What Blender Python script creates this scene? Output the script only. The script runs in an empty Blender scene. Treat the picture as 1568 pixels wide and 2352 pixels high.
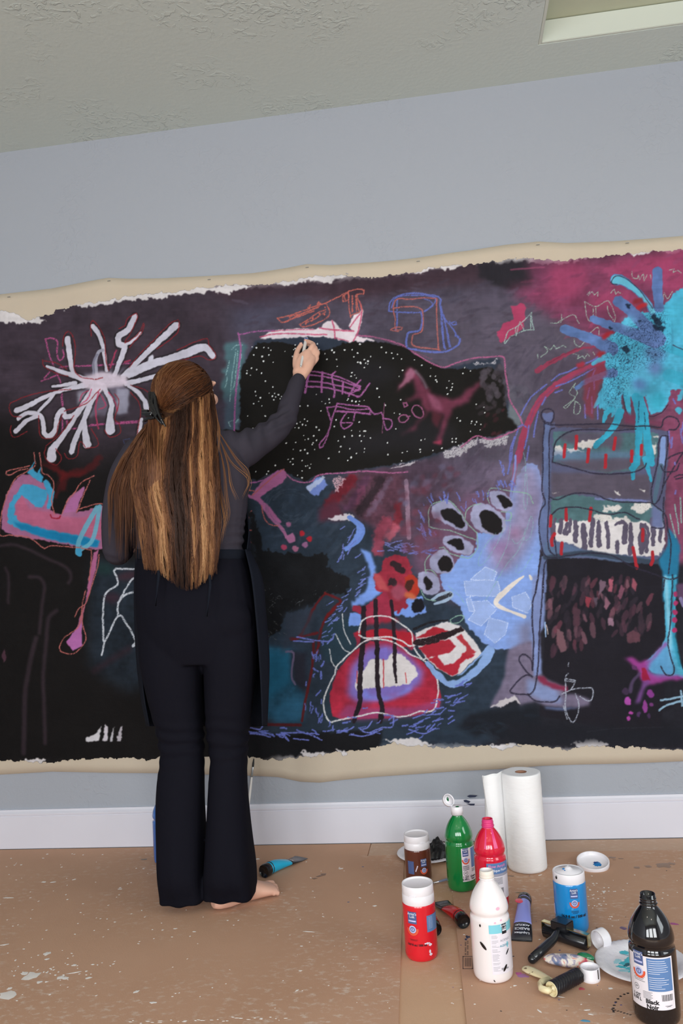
import bpy, bmesh, math, random
import numpy as np
from mathutils import Vector, Matrix, noise as mnoise

random.seed(11)
C = bpy.context.scene.collection
PI = math.pi

# ---------------------------------------------------------------- camera
F, D, H = 1887.3, 3.047, 1.04                       # focal length in pixels of the 1568x2352 frame, distance to the wall, height
YAW, PITCH, ROLL = -0.13044, 0.05612, -0.06262
cy_, sy_, cp_, sp_ = math.cos(YAW), math.sin(YAW), math.cos(PITCH), math.sin(PITCH)
FW = Vector((sy_*cp_, cy_*cp_, sp_)); R0 = Vector((cy_, -sy_, 0)); U0 = R0.cross(FW)
RT = R0*math.cos(ROLL)+U0*math.sin(ROLL); UP = U0*math.cos(ROLL)-R0*math.sin(ROLL)
CAMP = Vector((0, -D, H))
cam = bpy.data.cameras.new('camera'); camo = bpy.data.objects.new('camera', cam); C.objects.link(camo)
m = Matrix((RT, UP, -FW)).transposed().to_4x4(); m.translation = CAMP; camo.matrix_world = m
cam.sensor_fit = 'VERTICAL'; cam.sensor_height = 36; cam.sensor_width = 24; cam.lens = F/2352*36; cam.clip_start = .02
bpy.context.scene.camera = camo

def ray(x, y): return FW+RT*((x-784)/F)-UP*((y-1176)/F)
def at_y(x, y, Y=0.):                                # photo point -> point on the vertical plane y = Y
    d = ray(x, y); return CAMP+d*((Y+D)/d.y)
def at_z(x, y, Z=0.):                                # photo point -> point on the horizontal plane z = Z
    d = ray(x, y); return CAMP+d*((Z-H)/d.z)

# ---------------------------------------------------------------- light: daylight through windows behind and to the right of the camera
sc = bpy.context.scene
w = bpy.data.worlds.new('world'); sc.world = w; w.use_nodes = True
bgn = w.node_tree.nodes['Background']; bgn.inputs[0].default_value = (.86, .93, 1, 1); bgn.inputs[1].default_value = 1.0
def area(name, loc, target, sx, sy, power, col):
    l = bpy.data.lights.new(name, 'AREA'); l.shape = 'RECTANGLE'; l.size = sx; l.size_y = sy; l.energy = power; l.color = col
    o = bpy.data.objects.new(name, l); C.objects.link(o); o.location = loc
    o.rotation_euler = (Vector(target)-Vector(loc)).to_track_quat('-Z', 'Y').to_euler(); return o
WIN = [(-1.9, 1.25), (-.35, 1.25), (1.2, 1.25)]      # window openings in the rear wall: centre x, width
for wx, ww in WIN:
    area('window_daylight', (wx, -5.42, 1.35), (wx, 0, .5), ww-.1, 1.5, 84, (.95, .975, 1.0))
area('side_window_daylight', (2.72, -2.6, 1.5), (0, -1.6, 1.2), 1.3, 1.4, 36, (.90, .97, 1.0))
for cx_, cy0 in ((-.9, -3.2), (.6, -3.9), (1.6, -2.0)):  # added ceiling lamps, unseen, put in only for reflections
    l = bpy.data.lights.new('added_ceiling_glow', 'AREA'); l.shape = 'DISK'; l.size = .12; l.energy = 2.2; l.color = (1, .9, .78)
    o = bpy.data.objects.new('added_ceiling_glow', l); C.objects.link(o); o.location = (cx_, cy0, 2.735)
sc.view_settings.view_transform = 'Standard'; sc.view_settings.look = 'None'; sc.view_settings.gamma = 1
sc.view_settings.exposure = -0.37
try: sc.view_settings.use_curve_mapping = False
except Exception: pass
sc.cycles.max_bounces = 7; sc.cycles.diffuse_bounces = 5; sc.cycles.use_denoising = True

# ---------------------------------------------------------------- helpers
def lin(c):
    c = np.asarray(c, dtype=float)/255
    return np.where(c <= .04045, c/12.92, ((c+.055)/1.055)**2.4)
E_ = .80                                             # light level the photo's colours were read under
def col(r, g, b, k=None):
    v = np.clip(lin((r, g, b))/(k or E_), 0, .92); return (float(v[0]), float(v[1]), float(v[2]), 1)
def mat(name, c, rough=.6, metal=0., spec=.5, coat=0., trans=0., bump=None, var=None, attr=None, sss=0., coatr=.05):
    """principled material; bump=(scale, strength[, detail, stretch]); var=(scale, amount, colour2)"""
    m = bpy.data.materials.new(name); m.use_nodes = True; nt = m.node_tree; N = nt.nodes; b = N['Principled BSDF']
    b.inputs['Base Color'].default_value = c; b.inputs['Roughness'].default_value = rough; b.inputs['Metallic'].default_value = metal
    b.inputs['Specular IOR Level'].default_value = spec; b.inputs['Coat Weight'].default_value = coat; b.inputs['Transmission Weight'].default_value = trans
    b.inputs['Coat Roughness'].default_value = coatr
    if sss: b.inputs['Subsurface Weight'].default_value = sss; b.inputs['Subsurface Radius'].default_value = (.012, .005, .003); b.inputs['Subsurface Scale'].default_value = .6
    tc = N.new('ShaderNodeTexCoord'); src = None
    if attr:
        a = N.new('ShaderNodeAttribute'); a.attribute_name = attr; src = a.outputs['Color']
    if var:
        nz = N.new('ShaderNodeTexNoise'); nz.inputs['Scale'].default_value = var[0]; nz.inputs['Detail'].default_value = 5
        nt.links.new(tc.outputs['Object'], nz.inputs['Vector'])
        r = N.new('ShaderNodeMapRange'); r.inputs[1].default_value = .35; r.inputs[2].default_value = .7; r.inputs[4].default_value = var[1]
        nt.links.new(nz.outputs['Fac'], r.inputs[0])
        mx = N.new('ShaderNodeMix'); mx.data_type = 'RGBA'; mx.inputs[6].default_value = c; mx.inputs[7].default_value = var[2]
        if src: nt.links.new(src, mx.inputs[6])
        nt.links.new(r.outputs[0], mx.inputs[0]); src = mx.outputs[2]
    if src: nt.links.new(src, b.inputs['Base Color'])
    if bump:
        nz = N.new('ShaderNodeTexNoise'); nz.inputs['Scale'].default_value = bump[0]; nz.inputs['Detail'].default_value = bump[2] if len(bump) > 2 else 4
        if len(bump) > 3:
            mp = N.new('ShaderNodeMapping'); mp.inputs['Scale'].default_value = bump[3]; nt.links.new(tc.outputs['Object'], mp.inputs[0]); nt.links.new(mp.outputs[0], nz.inputs['Vector'])
        else: nt.links.new(tc.outputs['Object'], nz.inputs['Vector'])
        bp = N.new('ShaderNodeBump'); bp.inputs['Strength'].default_value = bump[1]; bp.inputs['Distance'].default_value = .01
        nt.links.new(nz.outputs['Fac'], bp.inputs['Height']); nt.links.new(bp.outputs[0], b.inputs['Normal'])
    return m
def tag(o, label=None, cat=None, group=None, kind=None):
    for k, v in (('label', label), ('category', cat), ('group', group), ('kind', kind)):
        if v: o[k] = v
    return o
def empty(name, loc, rot=(0, 0, 0), **k):
    o = bpy.data.objects.new(name, None); C.objects.link(o); o.location = loc; o.rotation_euler = rot; o.empty_display_size = .05
    return tag(o, **k)
def link(name, me, m, parent=None, smooth=True, loc=None):
    o = bpy.data.objects.new(name, me); C.objects.link(o)
    if m: me.materials.append(m)
    if parent: o.parent = parent
    if loc is not None: o.location = loc
    if smooth: me.polygons.foreach_set('use_smooth', [True]*len(me.polygons))
    return o
def pyd(name, V, Fc, m, parent=None, smooth=True, loc=None):
    me = bpy.data.meshes.new(name); me.from_pydata([tuple(v) for v in V], [], Fc); me.update()
    return link(name, me, m, parent, smooth, loc)
def bmo(name, bm, m, parent=None, smooth=False, loc=None):
    bmesh.ops.recalc_face_normals(bm, faces=bm.faces[:])
    me = bpy.data.meshes.new(name); bm.to_mesh(me); bm.free(); return link(name, me, m, parent, smooth, loc)
def bm_box(bm, x0, x1, y0, y1, z0, z1, mtx=None, bev=0.):
    r = bmesh.ops.create_cube(bm, size=1); vs = r['verts']
    for v in vs: v.co = Vector(((x0+x1)/2+v.co.x*(x1-x0), (y0+y1)/2+v.co.y*(y1-y0), (z0+z1)/2+v.co.z*(z1-z0)))
    if bev:
        es = list({e for v in vs for e in v.link_edges}); rr = bmesh.ops.bevel(bm, geom=es, offset=bev, segments=2, affect='EDGES'); vs = list({v for f in rr['faces'] for v in f.verts} | {v for v in vs if v.is_valid})
    if mtx:
        for v in vs: v.co = mtx @ v.co
    return vs
def lathe(prof, n=48, mtx=None):
    """prof: list of (r, z); returns V, F"""
    V, Fc = [], []; rows = []
    for r, z in prof:
        if r < 1e-6: rows.append([len(V)]); V.append(Vector((0, 0, z)))
        else:
            rows.append(list(range(len(V), len(V)+n)))
            V += [Vector((r*math.cos(2*PI*i/n), r*math.sin(2*PI*i/n), z)) for i in range(n)]
    for a, b in zip(rows, rows[1:]):
        for i in range(n):
            j = (i+1) % n
            if len(a) == 1 and len(b) == 1: break
            if len(a) == 1: Fc.append((a[0], b[j], b[i])[::-1])
            elif len(b) == 1: Fc.append((a[i], a[j], b[0]))
            else: Fc.append((a[i], a[j], b[j], b[i]))
    if mtx: V = [mtx @ v for v in V]
    return V, Fc
def profile(pts_, step=.004):
    """smooth (catmull) a radius/height profile"""
    q = [pts_[0]]+list(pts_)+[pts_[-1]]; out = []
    for i in range(1, len(q)-2):
        p0, p1, p2, p3 = [np.array(v, float) for v in q[i-1:i+3]]
        n = max(1, int(np.linalg.norm(p2-p1)/step))
        for k in range(n):
            t = k/n; out.append(tuple(.5*((2*p1)+(-p0+p2)*t+(2*p0-5*p1+4*p2-p3)*t*t+(-p0+3*p1-3*p2+p3)*t**3)))
    out.append(tuple(pts_[-1])); return [(max(0, a), b) for a, b in out]
def tube(path, radii, n=12, flat=1., cap=True, upv=None):
    """tapered tube along 3-D path; flat squashes the second axis"""
    P = [Vector(p) for p in path]; V, Fc = [], []
    ref = Vector(upv) if upv else Vector((0, 0, 1))
    for i, p in enumerate(P):
        t = (P[min(i+1, len(P)-1)]-P[max(i-1, 0)]).normalized()
        a = t.cross(ref)
        if a.length < .05: a = t.cross(Vector((0, 1, 0)))
        a.normalize(); b = a.cross(t).normalized(); r = radii[i] if hasattr(radii, '__len__') else radii
        for k in range(n):
            an = 2*PI*k/n; V.append(p+a*(r*math.cos(an))+b*(r*flat*math.sin(an)))
    for i in range(len(P)-1):
        for k in range(n):
            j = (k+1) % n; Fc.append((i*n+k, i*n+j, (i+1)*n+j, (i+1)*n+k))
    if cap: Fc.append(tuple(range(n))[::-1]); Fc.append(tuple(range((len(P)-1)*n, len(P)*n)))
    return V, Fc
def merge(parts):
    V, Fc = [], []
    for v, f in parts:
        o = len(V); V += list(v); Fc += [tuple(i+o for i in q) for q in f]
    return V, Fc
def remesh(name, parts, voxel, m, parent=None, smooth_it=6, disp=None):
    """fuse overlapping closed shapes into one continuous surface"""
    V, Fc = merge(parts); me = bpy.data.meshes.new(name); me.from_pydata([tuple(v) for v in V], [], Fc); me.update()
    o = bpy.data.objects.new(name, me); C.objects.link(o)
    md = o.modifiers.new('r', 'REMESH'); md.mode = 'VOXEL'; md.voxel_size = voxel; md.adaptivity = 0
    if smooth_it: s = o.modifiers.new('s', 'SMOOTH'); s.factor = .5; s.iterations = smooth_it
    dg = bpy.context.evaluated_depsgraph_get(); me2 = bpy.data.meshes.new_from_object(o.evaluated_get(dg))
    bpy.data.objects.remove(o); me2.name = name; me2.materials.clear()
    if disp:
        n = len(me2.vertices); co = np.empty(n*3, np.float32); me2.vertices.foreach_get('co', co); co = co.reshape(-1, 3)
        no = np.array([v.normal[:] for v in me2.vertices], np.float32)
        d = np.array([disp(c, q) for c, q in zip(co, no)], np.float32)
        co += no*d[:, None]; me2.vertices.foreach_set('co', co.ravel()); me2.update()
    return link(name, me2, m, parent, True)
def setcol(me, cols, name='col'):
    a = me.color_attributes.new(name, 'FLOAT_COLOR', 'POINT'); a.data.foreach_set('color', np.asarray(cols, np.float32).ravel())
def instance(root, loc, rot, label=None):
    r = root.copy(); C.objects.link(r); r.location = loc; r.rotation_euler = rot
    if label: r['label'] = label
    for ch in root.children:
        c = ch.copy(); C.objects.link(c); c.parent = r
    return r
def ease(t): t = min(1, max(0, t)); return t*t*(3-2*t)

# shared materials
M = {}
# ---------------------------------------------------------------- the room
CEIL = 2.766
XL, XR, YR = -3.0, 2.8, -5.5
def wall_mat(name, c, scale, strength, marks=0.):
    m = mat(name, c, rough=.62, spec=.35, bump=(scale, strength, 8))
    nt = m.node_tree; N = nt.nodes
    # a second, patchy trowel relief
    b = [n for n in N if n.type == 'BUMP'][0]
    tc = [n for n in N if n.type == 'TEX_COORD'][0]
    vz = N.new('ShaderNodeTexNoise'); vz.inputs['Scale'].default_value = 2.6; vz.inputs['Detail'].default_value = 3; nt.links.new(tc.outputs['Object'], vz.inputs['Vector'])
    w2 = N.new('ShaderNodeTexNoise'); w2.inputs['Scale'].default_value = 26; w2.inputs['Detail'].default_value = 5; w2.inputs['Distortion'].default_value = 1.6; nt.links.new(tc.outputs['Object'], w2.inputs['Vector'])
    r1 = N.new('ShaderNodeMapRange'); r1.inputs[1].default_value = .5; r1.inputs[2].default_value = .66; nt.links.new(vz.outputs['Fac'], r1.inputs[0])
    r2 = N.new('ShaderNodeMapRange'); r2.inputs[1].default_value = .52; r2.inputs[2].default_value = .62; nt.links.new(w2.outputs['Fac'], r2.inputs[0])
    mu = N.new('ShaderNodeMath'); mu.operation = 'MULTIPLY'; nt.links.new(r1.outputs[0], mu.inputs[0]); nt.links.new(r2.outputs[0], mu.inputs[1])
    b2 = N.new('ShaderNodeBump'); b2.inputs['Strength'].default_value = marks; b2.inputs['Distance'].default_value = .006
    nt.links.new(mu.outputs[0], b2.inputs['Height']); nt.links.new(b.outputs[0], b2.inputs['Normal'])
    nt.links.new(b2.outputs[0], N['Principled BSDF'].inputs['Normal'])
    return m
M['wall'] = wall_mat('wall_paint_grey_blue', col(145, 150, 158), 90, .08, .25)
M['ceil'] = wall_mat('ceiling_plaster', col(181, 191, 186), 60, .10, .55)
M['trim'] = mat('white_trim_paint', col(196, 196, 205), rough=.35, bump=(30, .03))
M['reveal'] = mat('hatch_board_paint', col(184, 190, 180), rough=.5)
M['hatch'] = mat('hatch_panel_paint', col(172, 178, 158), rough=.6, bump=(40, .05), var=(6, .25, col(158, 160, 138)))
def struct(o): o['kind'] = 'structure'; return o
def wall(name, a, b, openings=()):
    """wall from a to b (xy) with rectangular openings (s0, s1, z0, z1) along it, 12 cm thick outwards"""
    A, B = Vector((a[0], a[1], 0)), Vector((b[0], b[1], 0)); d = (B-A); L = d.length; d.normalize(); n = Vector((d.y, -d.x, 0))
    bm = bmesh.new(); xs = sorted({-.0, L, *[o[0] for o in openings], *[o[1] for o in openings]}); zs = sorted({-.08, CEIL, *[o[2] for o in openings], *[o[3] for o in openings]})
    mt = Matrix((d, n, Vector((0, 0, 1)))).transposed().to_4x4(); mt.translation = A
    for i in range(len(xs)-1):
        for k in range(len(zs)-1):
            cx, cz = (xs[i]+xs[i+1])/2, (zs[k]+zs[k+1])/2
            if any(o[0] < cx < o[1] and o[2] < cz < o[3] for o in openings): continue
            bm_box(bm, xs[i], xs[i+1], 0, .12, zs[k], zs[k+1], mt)
    bmesh.ops.remove_doubles(bm, verts=bm.verts, dist=1e-4)
    return struct(bmo(name, bm, M['wall']))
# painted wall (front), normal side towards -y: outwards is +y
wall('wall_front', (XR, 0), (XL, 0))
for o_ in [bpy.data.objects['wall_front']]:
    pass
wall('wall_left', (XL, 0), (XL, YR))
wall('wall_right', (XR, YR), (XR, 0), [(YR*-1-3.3, YR*-1-1.9, .8, 2.2)])
wall('wall_rear', (XL, YR), (XR, YR), [(wx-ww/2-XL, wx+ww/2-XL, .7, 2.2) for wx, ww in WIN])
# window frames in the openings (these are behind the camera, they show in the glossy bottles)
def win(name, c, d, w_, z0, z1):
    bm = bmesh.new(); n = Vector((d.y, -d.x, 0)); mt = Matrix((d, n, Vector((0, 0, 1)))).transposed().to_4x4(); mt.translation = c
    t = .04
    for a in (-w_/2, w_/2-t, -t/2): bm_box(bm, a, a+t, .0, .05, z0, z1, mt)
    for z in (z0, z1-t, (z0+z1)/2-t/2): bm_box(bm, -w_/2, w_/2, .0, .05, z, z+t, mt)
    return struct(bmo(name, bm, M['trim']))
for i, (wx, ww) in enumerate(WIN): win('window_%d' % (i+1), Vector((wx, YR, 0)), Vector((1, 0, 0)), ww, .7, 2.2)
win('window_4', Vector((XR, -2.6, 0)), Vector((0, 1, 0)), 1.4, .8, 2.2)
# floor
M['floor'] = mat('pale_floor_boards', col(190, 150, 110), rough=.5)
bm = bmesh.new(); bm_box(bm, XL-.12, XR+.12, YR-.12, .12, -.08, -.008); struct(bmo('floor', bm, M['floor']))
# ceiling with a recessed hatch
hA = at_z(1235, 104, CEIL); hx0, hy1 = hA.x, hA.y; hx1, hy0 = hx0+1.15, hy1-.62
bm = bmesh.new(); xs = [XL-.12, hx0, hx1, XR+.12]; ys = [YR-.12, hy0, hy1, .12]
for i in range(3):
    for k in range(3):
        if i == 1 and k == 1: continue
        bm_box(bm, xs[i], xs[i+1], ys[k], ys[k+1], CEIL, CEIL+.10)
struct(bmo('ceiling', bm, M['ceil']))
hatch_root = empty('attic_hatch', (hx0, hy0, CEIL), label='recessed attic hatch panel in the textured ceiling, top right corner', cat='hatch')
W_, L_ = hx1-hx0, hy1-hy0
HD = .078
for nm, a in (('reveal_board', (-.0, .012, 0, L_)), ('reveal_board', (W_-.012, W_, 0, L_)), ('reveal_board', (.012, W_-.012, L_-.012, L_)), ('reveal_board', (.012, W_-.012, 0, .012))):
    bm = bmesh.new(); bm_box(bm, a[0], a[1], a[2], a[3], .001, HD, bev=.0015); bmo(nm, bm, M['reveal'], hatch_root)
bm = bmesh.new(); bm_box(bm, .0, W_, .0, L_, HD+.002, HD+.018); bmo('panel', bm, M['hatch'], hatch_root)
# baseboards: flat board with a small stepped cap
def board(name, a, b):
    A, B = Vector((a[0], a[1], 0)), Vector((b[0], b[1], 0)); d = (B-A); L = d.length; d.normalize(); n = Vector((-d.y, d.x, 0))
    prof = [(0, .002), (.016, .002), (.016, .122), (.014, .124), (.014, .126), (.0175, .128), (.0175, .134), (.012, .140), (.009, .147), (0, .147)]
    V = []
    for s in (0, L): V += [A+d*s+n*p+Vector((0, 0, z)) for p, z in prof]
    k = len(prof); Fc = [(i, (i+1) % k, k+(i+1) % k, k+i) for i in range(k)]+[tuple(range(k))[::-1], tuple(range(k, 2*k))]
    return struct(pyd(name, V, Fc, M['trim'], smooth=False))
bb = board('baseboard_front', (XR, 0), (XL, 0)); board('baseboard_left', (XL, -.02), (XL, YR)); board('baseboard_right', (XR, YR), (XR, -.02)); board('baseboard_rear', (XL, YR+.0), (XR, YR+.0))
M['navy'] = mat('navy_paint_smudge', col(40, 48, 72), rough=.4)
for q in ([(1072, 1829), (1078, 1826), (1096, 1827), (1091, 1831), (1078, 1832)], [(1064, 1838), (1070, 1837), (1080, 1841), (1076, 1845), (1066, 1842)], [(1070, 1846), (1090, 1846), (1089, 1850), (1080, 1850)]):
    VV = [at_y(x, y, -.0185) for x, y in q]; n = len(VV); VV = VV+[v+Vector((0, .0008, 0)) for v in VV]
    pyd('paint_smudge', VV, [tuple(range(n)), tuple(range(n, 2*n))[::-1]]+[(i, (i+1) % n, n+(i+1) % n, n+i) for i in range(n)], M['navy'], bb, smooth=False)
# quarter-inch dark gap line under the front board is the real 4 mm gap above
# trims of the added ceiling lamps, out of view, only for reflections
for cx_, cy0, wd_ in ((-.9, -3.2, 'nearest the left wall'), (.6, -3.9, 'nearest the rear windows'), (1.6, -2.0, 'nearest the right wall')):
    V, Fc = lathe([(.06, 0), (.085, 0), (.085, -.008), (.075, -.012), (.062, -.012), (.06, 0)], 24)
    o = pyd('recessed_lamp', V, Fc, M['trim'], loc=(cx_, cy0, CEIL)); tag(o, 'round white recessed ceiling lamp, the one '+wd_, 'lamp', 'recessed ceiling lamps')

# ---------------------------------------------------------------- the canvas and its paint layer
def canvas_y(x, z):                                   # gentle waves of the loose cloth, distance from the wall
    return -(.006+.003*math.sin(x*5.1+1)+.002*math.sin(x*11.7+z*3))
top_px = [(-200, 692), (0, 677), (120, 664), (205, 648), (250, 640), (300, 642), (380, 641), (480, 636), (580, 628), (660, 616), (705, 608), (760, 611), (850, 604), (960, 594), (1080, 578), (1160, 564), (1235, 556), (1300, 560), (1400, 556), (1568, 543), (1750, 530)]
bot_px = [(-200, 1784), (0, 1779), (120, 1771), (250, 1774), (360, 1774), (570, 1780), (640, 1784), (690, 1795), (735, 1797), (780, 1791), (860, 1783), (960, 1777), (1060, 1769), (1180, 1762), (1240, 1758), (1400, 1753), (1568, 1748), (1750, 1744)]
tw = [(p.x, p.z) for p in (at_y(*q) for q in top_px)]; bw = [(p.x, p.z) for p in (at_y(*q) for q in bot_px)]
txs, tzs = zip(*tw); bxs, bzs = zip(*bw)
M['canvas'] = mat('raw_primed_canvas', col(178, 167, 150), rough=.9, spec=.2, bump=(900, .15, 2), var=(5, .35, col(170, 158, 142)))
cx0, cx1 = max(txs[0], bxs[0], XL+.2), min(txs[-1], bxs[-1]); NXC, NZC = 340, 60
V, Fc = [], []
for j in range(NZC+1):
    for i in range(NXC+1):
        x = cx0+(cx1-cx0)*i/NXC; z1 = float(np.interp(x, txs, tzs)); z0 = float(np.interp(x, bxs, bzs)); t = j/NZC
        z = z0+(z1-z0)*t; y = canvas_y(x, z)
        e = .45*(max(0, 1-t*12)+max(0, 1-(1-t)*14))     # edges curl slightly off the wall between the staples
        y -= e*(.004+.004*math.sin(x*14.1+.8*t))
        V.append((x, min(y, -.002), z))
for j in range(NZC):
    for i in range(NXC): k = j*(NXC+1)+i; Fc.append((k, k+1, k+NXC+2, k+NXC+1))
painting = empty('painted_canvas', ((cx0+cx1)/2, -.01, 1.2), label='huge unstretched canvas painting in dark purple, black, blue and pink hung on the wall', cat='painting')
off = Vector(painting.location)
def relo(VV): return [Vector(v)-off for v in VV]
cv = pyd('canvas', relo(V), Fc, M['canvas'], painting)
md = cv.modifiers.new('t', 'SOLIDIFY'); md.thickness = .0015; md.offset = -1
# ---------------------------------------------------------------- the painting (flat paint on canvas), drawn as strokes
AX0, AY0, AW, AH = -130, 545, 1850, 1260          # the sheet the strokes are drawn on (one unit = about 1.6 mm of canvas)
rng = np.random.default_rng(7)
def vnoise(w, h, sx, sy, seed):
    r = np.random.default_rng(seed)
    gw, gh = int(w/sx)+3, int(h/sy)+3
    g = r.random((gh, gw)).astype(np.float32)*2-1
    x = np.arange(w, dtype=np.float32)/sx; y = np.arange(h, dtype=np.float32)/sy
    xi = x.astype(int); yi = y.astype(int); xf = x-xi; yf = y-yi
    xf = xf*xf*(3-2*xf); yf = yf*yf*(3-2*yf)
    a = g[yi][:, xi]*(1-xf)+g[yi][:, xi+1]*xf
    b = g[yi+1][:, xi]*(1-xf)+g[yi+1][:, xi+1]*xf
    return a*(1-yf)[:, None]+b*yf[:, None]
ART = np.zeros((AH, AW, 3), np.float32)
ACOV = np.zeros((AH, AW), np.float32)              # where paint lies
AHT = np.zeros((AH, AW), np.float32)               # paint thickness, mm
N3 = vnoise(AW, AH, 3, 3, 1); N7 = vnoise(AW, AH, 7, 7, 2); N16 = vnoise(AW, AH, 16, 16, 3); N40 = vnoise(AW, AH, 45, 45, 4)
NX = vnoise(AW, AH, 9, 9, 5)*.6+vnoise(AW, AH, 4, 4, 6)*.4
NY = vnoise(AW, AH, 9, 9, 8)*.6+vnoise(AW, AH, 4, 4, 9)*.4
STK = vnoise(AW, AH, 26, 3, 11)*.6+vnoise(AW, AH, 60, 7, 12)*.4
STKV = vnoise(AW, AH, 3, 26, 13)*.6+vnoise(AW, AH, 6, 50, 14)*.4
GR = rng.random((AH, AW)).astype(np.float32)*.55+(vnoise(AW, AH, 2, 2, 15)*.5+.5)*.45
BR = N16*.4+N40*.6
TILE = [0., 0., 1.]
def tile(ox, oy, s):
    TILE[:] = [ox, oy, s]
def pts(s):
    v = np.array([float(q) for q in s.replace(',', ' ').split()], np.float32).reshape(-1, 2)
    return v/TILE[2]+np.array(TILE[:2], np.float32)-np.array([AX0, AY0], np.float32)
def box(p, pad):
    x0 = int(max(0, p[:, 0].min()-pad)); x1 = int(min(AW, p[:, 0].max()+pad+2))
    y0 = int(max(0, p[:, 1].min()-pad)); y1 = int(min(AH, p[:, 1].max()+pad+2))
    return x0, x1, y0, y1
def blur(m, r):
    r = int(round(r))
    if r < 1: return m
    for _ in range(1 if r == 1 else 2):
        for ax in (0, 1):
            c = np.cumsum(np.pad(m, [(r+1, r) if a == ax else (0, 0) for a in (0, 1)], mode='edge'), axis=ax)
            m = (np.take(c, range(2*r+1, c.shape[ax]), ax)-np.take(c, range(0, c.shape[ax]-2*r-1), ax))/(2*r+1)
    return m
def smooth(p, closed=False):
    if len(p) < 3: return p
    q = np.vstack([p[-1:], p, p[:2]]) if closed else np.vstack([2*p[:1]-p[1:2], p, 2*p[-1:]-p[-2:-1]])
    out = []
    for i in range(1, len(q)-2):
        n = max(1, int(np.hypot(*(q[i+1]-q[i]))/5))
        t = (np.arange(n)/n)[:, None]
        out.append(.5*((2*q[i])+(-q[i-1]+q[i+1])*t+(2*q[i-1]-5*q[i]+4*q[i+1]-q[i+2])*t*t+(-q[i-1]+3*q[i]-3*q[i+1]+q[i+2])*t**3))
    out.append(q[-2:-1])
    return np.vstack(out)
def lay(sl, m, col, var=.0, h=0.):
    c = np.array(col, np.float32)/255.
    A = ART[sl]
    v = 1+var*(STK[sl]*.2+STKV[sl]*.08+BR[sl]*.9+N7[sl]*.3)
    A += m[..., None]*(c*v[..., None]-A)
    if h: AHT[sl] = np.maximum(AHT[sl], h*m*(1+.25*STK[sl]))
def fill(s, col, soft=1, al=1., jit=2., var=.07, grain=0., h=0., sm=False, cover=False):
    p = pts(s) if isinstance(s, str) else s
    if sm: p = smooth(p, True)
    x0, x1, y0, y1 = box(p, soft*2+jit+3)
    if x1 <= x0 or y1 <= y0: return
    sl = (slice(y0, y1), slice(x0, x1))
    X = np.arange(x0, x1, dtype=np.float32)[None, :]+jit*NX[sl]; Y = np.arange(y0, y1, dtype=np.float32)[:, None]+jit*NY[sl]
    ins = np.zeros(X.shape, bool)
    for i in range(len(p)):
        a, b = p[i-1], p[i]
        if a[1] == b[1]: continue
        c = ((a[1] > Y) != (b[1] > Y))
        ins ^= c & (X < (b[0]-a[0])*(Y-a[1])/(b[1]-a[1])+a[0])
    m = blur(ins.astype(np.float32), soft)*al
    if grain: m = m*np.clip((GR[sl]-grain+.2*m)*6, 0, 1)
    lay(sl, m, col, var, h)
    if cover: ACOV[sl] = np.maximum(ACOV[sl], m)
def line(s, w, col, al=1., grain=0., jit=1., var=.06, soft=.8, h=0., straight=False, closed=False):
    p = pts(s) if isinstance(s, str) else s
    ws = np.atleast_1d(np.array(w, np.float32))/2
    tw = np.linspace(0, 1, len(ws))
    q = p if straight else smooth(p, closed)
    if closed and straight: q = np.vstack([p, p[:1]])
    if len(q) == 1: q = np.vstack([q, q+.1])
    d = np.r_[0, np.cumsum(np.hypot(*(q[1:]-q[:-1]).T))]; t = d/max(d[-1], 1e-6)
    rw = np.interp(t, tw, ws)
    pad = rw.max()+soft+jit+2
    x0, x1, y0, y1 = box(q, pad)
    if x1 <= x0 or y1 <= y0: return
    F = np.full((y1-y0, x1-x0), 1e3, np.float32)
    for i in range(len(q)-1):
        a, b = q[i], q[i+1]
        u0 = int(max(x0, min(a[0], b[0])-pad)); u1 = int(min(x1, max(a[0], b[0])+pad+1)); v0 = int(max(y0, min(a[1], b[1])-pad)); v1 = int(min(y1, max(a[1], b[1])+pad+1))
        if u1 <= u0 or v1 <= v0: continue
        sl = (slice(v0, v1), slice(u0, u1))
        X = np.arange(u0, u1, dtype=np.float32)[None, :]+jit*NX[sl]-a[0]; Y = np.arange(v0, v1, dtype=np.float32)[:, None]+jit*NY[sl]-a[1]
        e = b-a; L = max(float(e@e), 1e-6)
        k = np.clip((X*e[0]+Y*e[1])/L, 0, 1)
        f = np.hypot(X-k*e[0], Y-k*e[1])-(rw[i]+(rw[i+1]-rw[i])*k)
        G = F[v0-y0:v1-y0, u0-x0:u1-x0]; np.minimum(G, f, out=G)
    sl = (slice(y0, y1), slice(x0, x1))
    m = np.clip(.5-F/(2*soft), 0, 1)*al
    if grain: m = m*np.clip((GR[sl]-grain)*5+np.clip(-F-1.2, 0, 1)*.5, 0, 1)
    lay(sl, m, col, var, h)
def dot(x, y, r, col, al=1., ry=None, soft=.7, h=0., var=0.):
    ry = ry or r; a = np.linspace(0, 6.283, 11)[:-1]
    c = pts('%f %f' % (x, y))[0]
    fill(np.stack([c[0]+r*np.cos(a), c[1]+ry*np.sin(a)], 1).astype(np.float32), col, soft=soft if soft >= 1 else 0, al=al, jit=1., h=h, var=var)
def oval(x, y, rx, ry, ang, col, **k):
    a = np.linspace(0, 6.283, 25)[:-1]; c = pts('%f %f' % (x, y))[0]; t = math.radians(ang); s = TILE[2]
    px, py = rx/s*np.cos(a), ry/s*np.sin(a)
    fill(np.stack([c[0]+px*math.cos(t)-py*math.sin(t), c[1]+px*math.sin(t)+py*math.cos(t)], 1).astype(np.float32), col, **k)
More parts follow.
